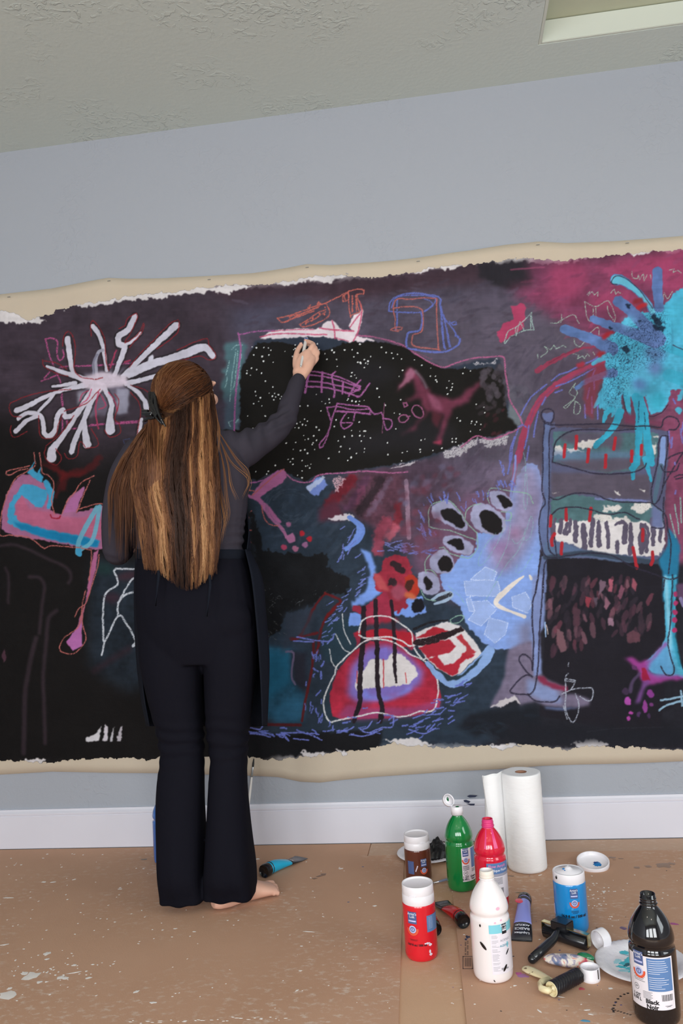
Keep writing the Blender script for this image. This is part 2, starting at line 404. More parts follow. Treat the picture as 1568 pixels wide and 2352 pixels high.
def hatch(s, n, ln, ang, w, col, spread=20, **k):
    """short loose dashes scattered along a path"""
    q = smooth(pts(s)); 
    for i in range(n):
        c = q[int(rng.integers(len(q)))]+rng.normal(0, spread, 2)*.5
        a = math.radians(ang+rng.normal(0, 14)); L = ln*(.6+.8*rng.random())
        e = np.array([math.cos(a), math.sin(a)])*L/2
        line(np.array([c-e, c+rng.normal(0, 1, 2), c+e], np.float32), w*(.7+.6*rng.random()), col, **k)
def dabs(s, n, rx, ry, ang, cols, soft=1, al=.8, h=.15):
    p = pts(s); x0, y0 = p.min(0); x1, y1 = p.max(0); k = 0
    while k < n:
        c = np.array([x0+(x1-x0)*rng.random(), y0+(y1-y0)*rng.random()])
        ins = False
        for i in range(len(p)):
            a, b = p[i-1], p[i]
            if (a[1] > c[1]) != (b[1] > c[1]) and c[0] < (b[0]-a[0])*(c[1]-a[1])/(b[1]-a[1])+a[0]: ins = not ins
        if not ins: continue
        k += 1
        t = math.radians(ang+rng.normal(0, 16)); f = .6+.8*rng.random(); a = np.linspace(0, 6.283, 13)[:-1]
        px, py = rx*f*np.cos(a), ry*f*np.sin(a)
        fill(np.stack([c[0]+px*math.cos(t)-py*math.sin(t), c[1]+px*math.sin(t)+py*math.cos(t)], 1).astype(np.float32), cols[int(rng.integers(len(cols)))], soft=soft, al=al*(.5+.5*rng.random()), h=h, jit=2)

def paint_all():
    PLUM, BLK, GRY = (60, 50, 59), (22, 20, 20), (76, 69, 83)
    tile(0, 0, 1)
    # gesso showing past the paint, then the painted ground
    fill("-130,735 0,722 20,714 45,727 75,738 110,724 180,702 250,692 290,684 340,676 400,672 470,662 530,655 620,653 700,643 790,635 850,640 930,628 1000,618 1080,611 1120,604 1200,594 1290,600 1400,590 1500,578 1560,574 1720,556 1720,1725 1560,1722 1500,1720 1440,1712 1380,1706 1300,1722 1240,1712 1170,1706 1100,1712 1000,1716 920,1702 870,1716 830,1722 790,1724 740,1734 690,1738 640,1746 600,1742 560,1728 520,1738 380,1735 340,1744 300,1740 250,1740 180,1744 100,1752 60,1748 0,1746 -130,1750", (205, 198, 196), jit=5, cover=True, grain=.05)
    fill("-130,748 0,738 60,738 95,728 165,706 220,706 260,694 320,690 400,682 480,668 500,676 560,668 600,662 640,664 700,652 760,652 800,644 830,646 870,640 930,632 945,622 960,634 1000,622 1060,612 1110,608 1200,604 1280,608 1360,596 1440,584 1500,576 1540,582 1720,562 1720,1722 1560,1718 1470,1716 1400,1712 1330,1714 1260,1712 1200,1700 1130,1712 1060,1706 960,1712 900,1700 870,1708 850,1722 790,1718 730,1726 680,1734 640,1736 590,1740 520,1730 380,1732 320,1738 230,1736 160,1742 60,1744 0,1744 -130,1746", PLUM, jit=8, cover=True, var=.16)
    fill("-130,900 60,960 200,1060 330,1020 640,1090 640,1800 -130,1800", BLK, soft=38, var=.1)
    fill("520,700 700,660 900,650 1250,640 1330,800 1300,1180 1240,1300 1100,1200 560,1100", GRY, soft=24, var=.16)
    fill("480,660 800,640 1110,606 1110,650 960,668 820,690 700,690 560,720", (62, 46, 55), soft=10, var=.14)
    fill("540,700 660,680 720,700 640,740 540,770", (72, 70, 88), soft=14, al=.7)
    fill("1096,606 1215,600 1228,640 1222,668 1150,664 1100,640", (42, 39, 45), soft=4, jit=8)
    fill("1215,606 1720,556 1720,930 1430,960 1360,860 1300,760 1200,700 1170,660 1228,662", (120, 56, 84), soft=14, var=.2, jit=8)
    for (x, y, rx, ry) in ((1300, 640, 50, 36), (1290, 680, 40, 14), (1470, 620, 80, 30), (1600, 620, 110, 60), (1410, 690, 60, 22)):
        oval(x, y, rx, ry, -12, (166, 62, 100), soft=12, al=.7, jit=8)
    for (x, y, rx, ry) in ((1370, 730, 60, 20), (1240, 620, 20, 30), (1500, 720, 34, 60)):
        oval(x, y, rx, ry, 0, (104, 52, 78), soft=12, al=.7, jit=8)
    fill("1190,700 1330,760 1380,830 1240,900 1190,1100 1240,1250 1150,1220 1050,1100 1160,990 1150,830 1060,820 1000,700", (86, 78, 92), soft=18, var=.14, al=.9)
    fill("1240,820 1330,810 1410,900 1500,990 1260,990", (78, 68, 82), soft=14)
    fill("1500,960 1720,900 1720,1330 1620,1460 1568,1330 1530,1300 1520,1000", (128, 64, 92), soft=10, var=.16)
    # lower ground
    fill("560,1110 700,1090 900,1100 960,1120 1010,1240 960,1300 1100,1420 1240,1560 1180,1650 860,1720 700,1720 600,1700 590,1300", (42, 54, 68), soft=14, var=.2)
    fill("1100,1060 1220,1060 1230,1160 1120,1180 1000,1130 960,1110 1000,1060", (96, 84, 104), soft=12, var=.16)
    fill("1080,1130 1200,1120 1235,1240 1180,1320 1060,1380 1000,1360 940,1300 950,1230 1000,1180", (104, 74, 98), soft=14, var=.16)
    fill("860,1060 1010,1050 1060,1130 980,1230 900,1260 840,1180 800,1120", (78, 60, 76), soft=16, var=.25)
    # black ground at right bottom
    fill("1238,1262 1540,1290 1720,1300 1720,1724 1100,1716 1110,1640 1180,1600 1240,1500", (34, 34, 41), soft=6, var=.14, jit=6)
    fill("640,1650 1100,1640 1240,1616 1100,1712 860,1712 640,1700", (40, 52, 65), soft=10)
    fill("1080,1640 1240,1620 1240,1700 1100,1690 1050,1670", (28, 31, 38), soft=5, jit=8)
    fill("560,1690 760,1680 880,1676 876,1712 860,1722 700,1736 560,1740", (23, 23, 26), soft=3, jit=6)
    # loose brushwork left visible in the ground
    for reg, n, ang, cs in (("520,690 1100,640 1250,700 1230,820 1150,820 1000,830 870,770 560,760", 150, -12, [(64, 58, 72), (88, 80, 96), (74, 70, 86), (66, 54, 66)]), ("0,760 500,700 520,960 250,1010 0,960", 90, -6, [(52, 42, 50), (70, 58, 70), (60, 48, 58)]), ("1200,640 1568,580 1568,900 1400,880 1300,780", 120, -20, [(142, 60, 96), (104, 50, 76), (126, 66, 100), (168, 66, 104)]), ("1170,720 1330,800 1380,900 1250,960 1200,1060 1160,880", 70, -60, [(74, 66, 82), (96, 88, 102), (66, 60, 74)]), ("1020,1050 1200,1010 1220,1080 1100,1160 1000,1110", 80, -50, [(84, 70, 88), (108, 94, 112), (70, 60, 76)]), ("580,1110 800,1110 840,1380 760,1260 640,1240", 80, -40, [(36, 46, 60), (50, 64, 78), (60, 70, 84), (34, 40, 50)]), ("860,1600 1230,1640 1100,1710 880,1710", 60, 4, [(46, 58, 72), (34, 42, 54), (40, 56, 70)]), ("1250,1560 1568,1600 1568,1710 1250,1700", 50, 3, [(42, 42, 50), (28, 28, 34)]), ("1530,900 1600,900 1600,1280 1540,1250", 40, -70, [(150, 66, 100), (104, 56, 84)])):
        dabs(reg, n, 17, 3.6, ang, cs, soft=1, al=.42, h=.1)
    for q in ("-130,722 0,712 40,722 62,738 90,738 60,744 0,740 -130,746", "420,674 440,666 480,664 520,656 560,654 580,660 560,668 520,676 480,672 450,678", "625,652 650,646 700,640 740,634 800,632 780,642 750,654 735,644 700,650 660,656", "60,738 90,728 110,738 80,744", "170,706 200,698 240,694 290,690 270,698 220,704", "1010,614 1060,610 1050,620 1020,622", "930,628 1000,616 980,626", "1440,584 1500,576 1490,584 1460,590", "60,1742 110,1740 100,1752 60,1750", "690,1724 750,1728 730,1738 700,1736", "770,1722 800,1724 790,1734", "1120,1708 1180,1706 1200,1714 1150,1722", "1310,1704 1360,1698 1400,1706 1380,1714 1330,1716", "880,1700 960,1696 1000,1710 940,1714"):
        fill(q, (206, 199, 197), jit=7, grain=.12, cover=True)
    # ---------------- far left lower: faint purple ribs on the black
    tile(0, 1040, 4.356)
    for s, w in (("20,930 150,920 320,980 480,1060 620,1120 700,1180 715,1260 690,1300", 7), ("570,1580 500,1640 480,1750 470,1900 450,2100 440,2300 450,2500 460,2900", 9), ("370,1850 330,2000 290,2200 260,2400 250,2700 245,3000", 11), ("60,1150 95,1250 90,1500", 6), ("300,1240 400,1250 450,1330 430,1500 400,1800", 8)):
        line(s, w, (66, 50, 60), al=.55, soft=3)
    fill("20,2010 50,1960 72,2050 45,2100", (96, 58, 74), al=.7)
    fill("940,1030 1240,1100 1500,1080 1500,2300 1300,2400 900,2150 880,1600", (33, 42, 52), soft=14, al=.9, var=.3)
    oval(1300, 1230, 120, 40, -10, (74, 42, 52), soft=5, al=.7); oval(1130, 1450, 90, 50, 0, (62, 38, 50), soft=5, al=.7); oval(1040, 1160, 110, 60, 0, (30, 58, 56), soft=6, al=.7)
    line("950,2180 1100,2080 1300,1960", 14, (52, 34, 42), al=.6, soft=6)
    # deep red smears
    for s, w in (("500,80 640,240 640,360", 14), ("640,240 900,160 1000,60", 16), ("640,230 560,440", 9), ("450,120 700,220 850,200", 8)):
        line(s, w, (92, 22, 24), al=.6, soft=4, jit=4)
    # white chalk figure
    for s in ("1450,1165 1170,1160 1150,1180 1190,1310 1070,1400 1040,1550 1040,1750 1055,1880 1190,1630 1270,1700 1330,1800 1370,1900 1350,1930", "1055,1880 1025,2020", "1190,1630 1190,1520 1280,1340 1340,1260 1420,1230", "1190,1500 1260,1420 1370,1385"):
        line(s, 4.6, (190, 194, 200), grain=.2)
    line("1340,1930 1385,1880", 6, (190, 194, 200), grain=.1)
    # ---------------- pink and blue hand-like figure at left
    PK, RO, BL, DB = (166, 90, 128), (176, 90, 120), (58, 150, 190), (16, 118, 165)
    fill("20,760 30,600 70,430 140,290 230,210 330,230 420,290 500,330 540,380 530,500 500,575 560,610 620,610 700,430 850,340 850,380 770,600 900,570 1060,520 1040,960 960,970 760,935 450,880 150,830 60,790", (158, 96, 132), jit=3, h=.2)
    fill("160,640 180,470 220,430 300,560 420,580 520,590 640,640 800,650 1000,620 1030,700 1020,860 900,840 500,770 200,690", RO, soft=2, h=.1)
    fill("640,600 720,450 850,345 850,380 760,590", (168, 98, 148), soft=1)
    fill("230,315 340,330 480,380 475,430 430,560 360,540 290,470 215,430 160,520 150,620 200,690 290,720 500,780 800,830 1010,880 980,950 760,920 480,860 160,750 80,690 90,560 150,430", BL, jit=3, h=.25)
    fill("130,690 290,720 500,780 820,840 1000,880 985,950 760,915 440,850 200,760", DB, soft=2, h=.25)
    fill("370,50 300,170 270,200 340,250 420,295 440,240 400,210 410,140 370,210 330,150", BL, jit=3)
    fill("430,280 470,260 510,320 545,390 540,460 500,560 470,560 490,430 460,350", BL, jit=3)
    line("980,550 880,720 800,880 780,1000", 11, (98, 168, 190), al=.9); line("1010,540 980,700 930,880 830,960 790,990", 10, (98, 168, 190), al=.9); line("790,980 800,1010", 13, (58, 150, 190))
    fill("1000,960 960,1180 905,1400 860,1500 830,1680 820,1830 740,1980 670,1900 780,1740 800,1660 860,1480 890,1280 950,1000", (170, 92, 132), jit=2, h=.15)
    fill("670,1890 780,1740 820,1700 825,1930 740,1985", (172, 98, 160))
    OR = (186, 98, 92)
    for s in ("345,0 350,60 355,130 300,170 250,200 150,270 60,480 20,640 5,820 120,825 300,850 420,940 450,960 520,930 740,945 900,970 925,1010 900,1280", "400,0 415,100 425,200 480,220 530,270 545,330 520,470 548,610",
              "300,130 180,160 70,185 65,215 110,220 200,175 280,160", "950,235 820,300 760,390 680,480 620,620", "910,280 850,410 800,540 770,600", "780,570 880,540 960,515 1050,510", "860,1380 830,1500 820,1600 790,1740 650,1850 600,1950 640,2000 740,2010 820,1940 865,1850 830,1700 840,1560 890,1440 980,1150 1000,1020", "850,1520 790,1560 755,1640"):
        line(s, 2.6, OR, grain=.2)
    line("510,620 520,650 600,655 610,630", 3, (150, 30, 50))
    # ---------------- white splash starburst
    tile(0, 640, 3.015)
    fill("540,780 560,700 600,660 900,620 900,800 885,940 700,950 560,960", (118, 112, 130), soft=4, al=.6, jit=4)
    fill("810,760 900,770 890,935 820,940", (150, 148, 165), soft=2, al=.8)
    fill("545,790 600,780 640,960 560,950", (150, 150, 162), soft=3, al=.7)
    MG = (170, 72, 122)
    for s in ("320,420 370,415 405,440 400,520 420,570 450,540 440,500", "320,420 350,540 400,660 430,740 435,860 470,1000", "290,710 400,670 420,620 520,610 760,600 1000,580", "310,690 350,650", "430,760 440,900 435,1070", "400,640 440,630", "470,1010 475,960", "490,1045 640,1020 800,1000 970,990", "640,1015 760,1010 960,1000", "1240,560 1290,570"):
        line(s, 3.6, MG, grain=.25)
    W = (190, 185, 197)
    def arm(s, w): line(s, w, (28, 24, 26), soft=2, al=.7, jit=1) if 0 else line(s, w, W, h=.6, jit=1.4, var=.05)
    shadow = [("475,420 485,500 500,600 520,660 600,720", (17, 13, 8)), ("650,335 690,390 720,480 745,640", (13, 11, 9)), ("940,270 890,360 830,400 830,460 870,470 850,540 820,620 800,670", (17, 17, 12)), ("980,380 900,450 850,460", (8, 9)), ("1225,330 1170,380 1060,480 950,590 860,680", (20, 15, 14)),
              ("1480,545 1420,480 1300,520 1180,560 1040,600 900,670", (15, 26, 20, 24, 20)), ("1120,670 960,710 880,730", (12, 14)), ("330,610 440,650 560,690 640,720", (7, 13, 17)), ("370,750 450,740 530,725", (7, 11)), ("120,915 200,880 320,820 460,770 600,740", (16, 12, 10, 16)), ("270,920 340,850 380,800", (8, 10)),
              ("110,1060 180,990 260,950", (13, 12)), ("130,970 200,930 290,960 310,1070 350,1090 390,1040 400,960 440,910 460,960 540,930 600,850 680,740", (11, 13, 14, 13, 15, 22)), ("360,1240 370,1180 450,1080 540,950 620,830 690,740", (27, 15, 11, 14, 20)), ("500,1200 530,1110 590,980 640,850 690,760", (16, 14, 16, 22)), ("610,1150 600,1080 590,980", (24, 17, 14)), ("770,1050 770,960 780,870 740,780 720,740", (28, 15, 13, 13)), ("900,750 960,790 1010,860 1020,920", (10, 13, 14)), ("985,980 970,1060 970,1120", (10, 14))]
    for s, w in shadow: line(s, np.array(w)*.9+4.5, (30, 26, 28), soft=2.5, al=.75)
    for s, w in shadow: line(s, np.array(w)*.82, W, h=.6, jit=1.4, var=.08)
    line("680,690 670,580 690,510 720,500", 7, (150, 148, 162)); line("655,670 655,580 680,530", 5, (120, 118, 135))
    fill("560,690 700,650 760,650 880,680 900,740 760,760 690,790 600,760", (204, 188, 200), soft=3, al=.95, h=.5)
    oval(1050, 560, 30, 16, -60, (196, 192, 204), soft=1)
    for s, w in (("690,790 670,900 680,1000 690,1040", 4), ("640,770 620,830 560,880", 3), ("760,790 800,850 820,920", 3), ("700,800 740,880 690,910", 3), ("810,500 790,560 770,620", 4), ("870,580 905,570", 4), ("620,780 580,800 560,850", 3)):
        line(s, w, (186, 52, 88), al=.75, grain=.15)
    RD = (140, 34, 40)
    for s in ("440,470 450,400 480,370 510,400 530,500 520,620 560,680 660,700 720,690", "640,400 635,330 650,295 690,340 730,420 740,560 760,640", "830,350 870,330 890,280 950,245 960,270 910,380 870,440", "870,450 960,390 1000,315 985,380 900,480", "1240,290 1180,320 1060,440 960,540 900,620", "1245,300 1240,370 1180,430 1090,490", "1230,500 1340,450 1440,420 1450,460 1495,520 1490,560 1440,565 1390,540 1300,560 1180,600", "300,565 310,610 400,660 480,680", "310,570 400,590 470,630", "75,860 65,900 90,950 150,960", "80,860 200,810 360,780 500,770", "80,1020 75,1070 110,1100 190,1060", "270,950 280,1080 330,1110 390,1090 410,1010 440,940", "450,920 600,870 700,770", "320,1170 310,1220 340,1270 400,1290 430,1240 390,1180", "320,1160 430,1070 520,950", "450,1210 480,1250 540,1230 560,1130 600,1170", "640,1040 690,1150 600,1180", "730,1050 770,1100 840,1070 830,1000 800,980 830,860 800,800", "910,740 1000,770 1030,790", "910,790 960,850 980,930 960,1050 960,1140"):
        line(s, 2.2, RD, grain=.15, al=.9)
    for s in ("860,1120 905,1110 910,1145 870,1150 860,1120", "835,1210 880,1215 870,1225 840,1225"): line(s, 1.8, (60, 70, 110), grain=.3, straight=True)
    # ---------------- teal column and pink line left of the night shape
    tile(480, 600, 3.733)
    fill("140,700 300,690 330,760 300,950 280,1100 265,1450 130,1500 150,1200 100,1080 150,900", (74, 112, 118), soft=3, jit=7, al=.85)
    fill("130,1180 265,1150 262,1480 110,1500", (72, 74, 96), soft=8, al=.6, jit=7)
    for s in ("235,760 215,900 200,1010 185,1200", "160,1000 155,1060 140,1090", "180,860 170,900 150,980", "250,770 240,900 225,1040 210,1100", "200,760 240,725 290,720", "280,800 262,960 235,1130", "215,1370 170,1380 190,1420", "250,1380 260,1340 230,1400"):
        line(s, 2.4, (138, 176, 176), grain=.35)
    # ---------------- starry night shape
    tile(0, 0, 1)
    fill("587,784 640,772 700,766 760,770 805,785 875,786 927,799 973,826 1016,848 1089,832 1126,826 1150,829 1157,866 1160,912 1172,950 1187,975 1187,985 1132,1004 1095,1007 1016,1040 942,1066 820,1082 732,1098 700,1112 662,1095 646,1079 600,1102 560,1112 480,1112 480,988 551,988 552,857 568,825", (46, 54, 68), soft=2, jit=6)
    fill("590,790 650,786 700,800 730,806 762,802 790,790 805,787 875,786 927,799 973,826 1016,848 1089,848 1126,845 1152,862 1160,912 1163,955 1184,967 1187,985 1132,1004 1095,1007 1016,1037 942,1060 820,1080 735,1090 700,1105 670,1090 646,1079 600,1100 576,1104 480,1112 480,988 553,988 552,857 568,825", (25, 23, 21), jit=4, var=.1)
    for (x, y, rx, ry) in ((960, 1000, 90, 40), (850, 860, 60, 30), (740, 900, 50, 30), (840, 1020, 60, 26)):
        oval(x, y, rx, ry, 0, (38, 36, 42), soft=14, al=.6)
    # white and pink wedge above
    tile(480, 600, 3.733)
    fill("430,665 500,620 560,600 700,582 900,582 960,570 1010,520 1060,510 1130,585 1230,600 1200,560 1215,500 1280,450 1310,400 1320,440 1300,560 1260,640 1330,660 1430,690 1330,690 1210,700 1100,670 1000,655 800,650 600,665", (214, 200, 204), jit=4, h=.3)
    for s, w in (("250,620 260,640 270,700 275,760 260,900 240,1050 230,1200 220,1470", 4.2), ("250,635 350,615 450,600 560,598", 3), ):
        line(s, w, (160, 86, 142), grain=.2)
    for s, w in (("440,650 560,628 700,622 860,630 1010,632", 3.4), ("540,605 700,590 900,590", 2.4), ("950,575 1080,595 1240,602", 4), ("1055,510 1075,590 1080,670", 3.5), ("1240,690 1280,600 1310,430 1290,350", 3.5), ("1210,570 1260,500 1310,440", 3), ("1080,660 1200,690", 2.6)):
        line(s, w, (190, 70, 104), grain=.15, al=.85)
    OR2 = (192, 96, 84)
    for s in ("585,490 700,465 900,395 1020,355 1160,285 1200,260", "585,490 610,515 650,525 760,470 900,410 950,390", "700,500 690,480 800,450 940,400", "780,545 800,565 900,545 1030,470 1010,370 990,365", "780,545 850,505 930,450 1000,420", "830,530 900,500 1000,440", "1200,260 1280,245 1330,255 1325,285 1270,290 1310,400 1315,430", "1195,270 1200,380 1215,485", "1150,290 1150,350 1200,330 1195,280 1160,300 1170,340", "1215,470 1270,450 1290,440 1270,370 1265,290", "1230,300 1230,440", "1260,300 1265,440", "650,520 900,430", "860,410 870,380 850,400", "930,390 940,350 960,370 930,370"):
        line(s, 2.8, OR2, grain=.22)
    for (x, y) in ((1230, 330), (1235, 370), (1232, 425), (990, 460), (995, 400), (890, 490), (950, 455), (830, 540), (880, 515)): dot(x, y, 2, OR2)
    # grid and comb in orchid chalk
    OC = (160, 88, 146)
    for s, w in (("880,945 1000,965 1150,1010 1300,1080", 3.4), ("850,975 1000,995 1150,1035 1290,1090", 3.4), ("840,1030 1000,1045 1180,1085 1290,1110", 3.4), ("830,1075 1000,1085 1150,1120 1280,1165", 4), ("860,960 840,1040 825,1130", 5.5), ("972,955 965,1120", 5.5), ("1085,950 1055,980 1065,1060 1080,1100 1070,1165", 4.2), ("1150,1040 1145,1140", 4.5), ("1300,1025 1240,1090 1200,1160", 4.5), ("1380,1050 1330,1120 1300,1160 1270,1165", 4), ("1220,1060 1300,1075 1270,1110 1230,1110", 3.4), ("1150,1120 1200,1140 1300,1100", 3)):
        line(s, w, OC, grain=.15)
    for s, w in (("1010,1255 1100,1250 1240,1275 1375,1270", 3.4), ("1100,1222 1240,1240 1370,1255 1380,1310", 3.4), ("1090,1290 1240,1295 1385,1315", 4.2), ("1100,1222 1060,1340 1020,1470 945,1575 950,1598 975,1590 1010,1520 1025,1450", 3.4), ("1010,1255 1045,1370", 3.4), ("1180,1300 1130,1385 1160,1440 1230,1390 1135,1388", 3.2), ("1250,1305 1240,1370", 3.2), ("1370,1260 1420,1315 1480,1300 1495,1350 1560,1365 1570,1410 1525,1450 1490,1350", 3.2)):
        line(s, w, OC, grain=.15)
    tile(820, 560, 3.267)
    for s in ("310,1310 330,1290 370,1290 385,1310 360,1340 320,1340 310,1310", "345,1200 370,1195 378,1215 355,1228 345,1200", "410,1250 430,1215 480,1230 498,1280 480,1310 430,1290 410,1250", "370,1300 395,1295", "205,1200 190,1420"):
        line(s, 3. if s[0] != '2' else 1.6, (150, 82, 120), grain=.15)
    # crimson-pink dog-like smear
    fill("390,930 430,950 480,1010 520,1080 560,1130 700,1170 760,1160 850,1090 950,1010 900,1110 830,1190 720,1240 680,1330 650,1400 640,1500 600,1480 650,1290 540,1260 420,1400 330,1440 440,1350 520,1260 470,1170 360,1190 440,1130 420,1010 290,1110 350,1020", (122, 52, 76), soft=4, al=.85, jit=6, var=.2)
    fill("340,1040 400,930 440,960 420,1010 300,1100", (156, 98, 122), soft=2, al=.8); fill("520,1110 620,1180 640,1260 560,1230", (146, 78, 104), soft=3, al=.8)
    fill("560,1260 640,1290 600,1390 560,1330", (100, 38, 52), soft=3, al=.7); line("440,960 490,1020 520,1080", 6, (112, 96, 108), al=.7, soft=3); fill("560,1490 640,1470 630,1515", (150, 50, 76), soft=2)
    dabs("930,960 1100,900 1120,1100 1110,1240 1000,1200 930,1080", 70, 5.5, 6.5, 0, [(66, 58, 64), (78, 70, 78), (52, 46, 52)], soft=1)
    dabs("900,1200 1100,1240 1080,1440 940,1420", 18, 7, 4, -30, [(84, 34, 44), (70, 30, 38), (60, 50, 56)], soft=1, al=.6)
    # grey torn edges
    for s in ("640,1560 760,1530 900,1460 880,1530 760,1590 660,1610", "870,910 1040,880 1060,890 960,900 890,925", "910,1460 1020,1470 1150,1430 1120,1500 1000,1530 920,1500", "250,1670 420,1640 470,1635 400,1665"):
        fill(s, (170, 165, 170), jit=8, grain=.42)
    fill("1120,1290 1140,1180 1190,1260 1240,1330 1200,1370", (100, 108, 114), soft=2, jit=6)
    dabs("1130,1080 1290,1090 1280,1260 1190,1260", 26, 8, 10, 20, [(80, 76, 90), (66, 62, 74), (96, 92, 104)], al=.6)
    line("0,690 160,710 330,760 440,830 540,890 640,930 740,900 860,865 1000,855 1080,850 1105,880 1110,980 1135,1110 1140,1170 1230,1330 1220,1380 1150,1420 1000,1470 890,1445 780,1530", 3.6, (170, 88, 128), grain=.22)
    line("130,700 300,760 400,800 560,870", 2.4, (118, 70, 96), grain=.3)
    # stars
    tile(480, 600, 3.733)
    st = "370,740 408,745 470,743 512,748 530,765 515,805 387,805 456,818 468,860 549,868 368,920 330,943 325,965 357,981 412,931 452,961 653,773 716,817 740,720 725,760 740,752 755,750 486,1029 549,1081 399,1121 515,1135 565,1135 597,1145 545,1158 573,1165 558,1190 405,1153 442,1171 428,1203 386,1226 454,1243 611,1180 623,1160 336,1331 484,1327 376,1433 368,1450 779,1243 847,1240 921,1143 967,1205 996,1222 1033,1215 1030,1186 960,1283 1091,1364 1197,1345 1289,1381 1076,1419 819,1356 845,1372 782,1378 754,1392 802,1400 830,1408 740,1430 772,1430 800,1407 919,1425 944,1447 898,1497 813,1495 821,1530 851,1524 894,1555 922,1534 886,1572 741,1556 663,1560 722,1613 785,1625 823,1617 845,1648 904,1616 677,1700 719,1697 697,1722 717,1743 795,1709 871,1739 830,1757 847,1755 861,1773 799,1797 570,1753 405,1806 513,1804 498,1828 759,1834 797,1858 943,762 928,712 993,798 1055,765 1073,785 1095,848 1099,903 1014,845 1165,765 1228,765 1297,716 1275,793 1243,825 1387,822 1334,847 1275,870 1295,872 1302,880 1345,877 1363,860 1362,885 1332,914 1226,958 1249,978 1218,990 1264,1004 1478,744 1520,785 1466,914 1441,1097 1461,1167 1192,1183 1185,1195 1229,1202 1262,1206 1291,1203 1330,1196 1283,1232 1512,1237 1222,1452 1293,1460 1330,1458 1342,1458 1331,1503 1295,1497 1227,1500 1387,1516 1159,1505 1108,1543 1307,1546 1130,1590 1208,1608 1115,1635 1333,1609 1333,1640 1264,1650 1530,1560 1026,1691 1219,1682 1188,1709 1534,1660"
    for x, y in pts(st)+np.array([AX0, AY0], np.float32):
        tile(0, 0, 1); dot(float(x), float(y), 1.15+.95*rng.random(), (222, 224, 220), h=.5)
    tile(820, 560, 3.267)
    for x, y in pts("22,757 182,781 219,817 260,824 303,831 272,862 332,866 431,874 484,917 552,937 341,953 314,997 806,935 849,958 791,977 689,1034 715,1055 712,1080 703,1100 672,1085 677,1132 212,1212 168,1153 327,1174 281,1274 321,1280 292,1392 103,1458 229,1497 751,1308 771,1333 859,1335 895,1340 855,1350 884,1358 926,1357 921,1398 848,1410 894,1206 950,1230 955,1270 509,1469 480,1478 634,1535 760,1515 712,1465 741,1465 714,1490 740,1488 568,1555 474,1565 377,1559 340,1570 473,1546 333,1630 549,997 588,997 590,1026 597,1038 53,1178")+np.array([AX0, AY0], np.float32):
        tile(0, 0, 1); dot(float(x), float(y), 1.1+.9*rng.random(), (214, 216, 212), h=.5)
    # ---------------- blue and orange chalk sewing-machine form
    tile(820, 560, 3.267)
    BC, OC2 = (92, 104, 178), (176, 94, 88)
    for s, w in (("240,510 250,440 300,400 400,375 520,385 610,405 630,430 625,470 650,560 690,610 740,680 735,700", 3.6), ("260,480 290,410 400,390 560,400 590,430 540,490 490,515 380,520 240,510", 3), ("300,420 300,600 290,650", 3.4), ("480,520 490,560 470,650 390,670 375,700 375,780 450,800 560,815 640,815 700,800 760,760 770,720 740,690", 4.6), ("630,480 635,600 650,760 660,790", 4.6), ("625,430 620,470 640,600 650,780", 3), ("650,560 680,680 700,780", 3.2), ("640,530 680,600 740,590 745,610 720,615 690,590", 2.8), ("480,410 540,430 570,470 500,510", 2.4), ("650,540 690,780", 2.4)):
        line(s, w, BC, grain=.18)
    for s, w in (("270,490 360,475 450,480 490,510 495,600 480,665 420,690 410,750 440,775 560,790 620,800", 3), ("610,800 600,650 595,500 597,420", 3), ("590,415 500,410 400,420 300,420 270,490 285,560 285,640 330,650 340,635 290,630 250,650 310,660", 2.6)):
        line(s, w, OC2, grain=.18)
    # pink marker block with green outline
    fill("1150,480 1240,450 1265,480 1255,580 1240,640 1160,690 1075,745 1040,680 1100,610 1175,570", (168, 58, 92), jit=4, h=.15)
    for s in ("1310,520 1240,590 1190,630 1130,660 1100,740 1105,755 1150,700 1250,655 1325,650 1310,590 1305,520", "1185,635 1190,695 1215,600", "1220,590 1250,655", "1300,540 1300,640"):
        line(s, 2.2, (150, 180, 170), grain=.25, straight=True)
    line("1150,200 1400,180", 4, (150, 70, 100), al=.6)
    # ---------------- green-grey scribbles over magenta
    tile(1140, 540, 3.664)
    GC = (150, 178, 160)
    for s in ("740,565 830,605 940,560 1000,700 990,730 940,650 930,600", "740,565 770,720 850,715", "830,605 835,690", "810,615 810,680", "455,745 540,735 545,670", "500,745 640,675 690,745", "760,500 780,480 770,510 800,480 820,510 850,480 850,520", "960,490 990,460 1000,500 1020,480 1050,500", "1135,310 1140,360 1180,370 1190,340 1200,380 1230,330 1240,390 1260,340", "1290,340 1295,370", "1450,300 1490,290 1480,320 1520,300 1550,320", "1395,560 1410,490 1430,540 1475,480", "370,1030 430,980 400,940 450,970 480,930 500,960 560,930 580,945", "345,1010 345,1040", "650,880 660,920 700,940 740,900", "780,830 850,780 860,840", "640,1000 690,1010 680,1040 720,1020 740,1040 760,1000 780,1020", "810,990 820,1010", "660,1250 610,1330 660,1370 560,1450 580,1465 680,1330 650,1290 660,1250", "640,1390 700,1430 690,1500 650,1500 660,1400", "1520,1040 1500,1100 1540,1110", "1420,1110 1440,1140 1460,1110"):
        line(s, 1.9, GC, grain=.28)
    # crimson arcs with blue lines
    line("870,940 740,950 600,1000 480,1060 340,1145", (4, 8, 12), (140, 54, 78), jit=3); line("700,950 560,1010 440,1080", 3, (110, 40, 60), al=.6)
    line("900,1060 760,1120 600,1200 470,1290 360,1400 290,1530 220,1700 180,1900", (9, 12, 15, 14, 16, 14), (150, 56, 82), jit=2, h=.15)
    line("880,1075 650,1190 480,1290 330,1440 280,1560", 3, (118, 60, 100), al=.7)
    tile(920, 1040, 4.126)
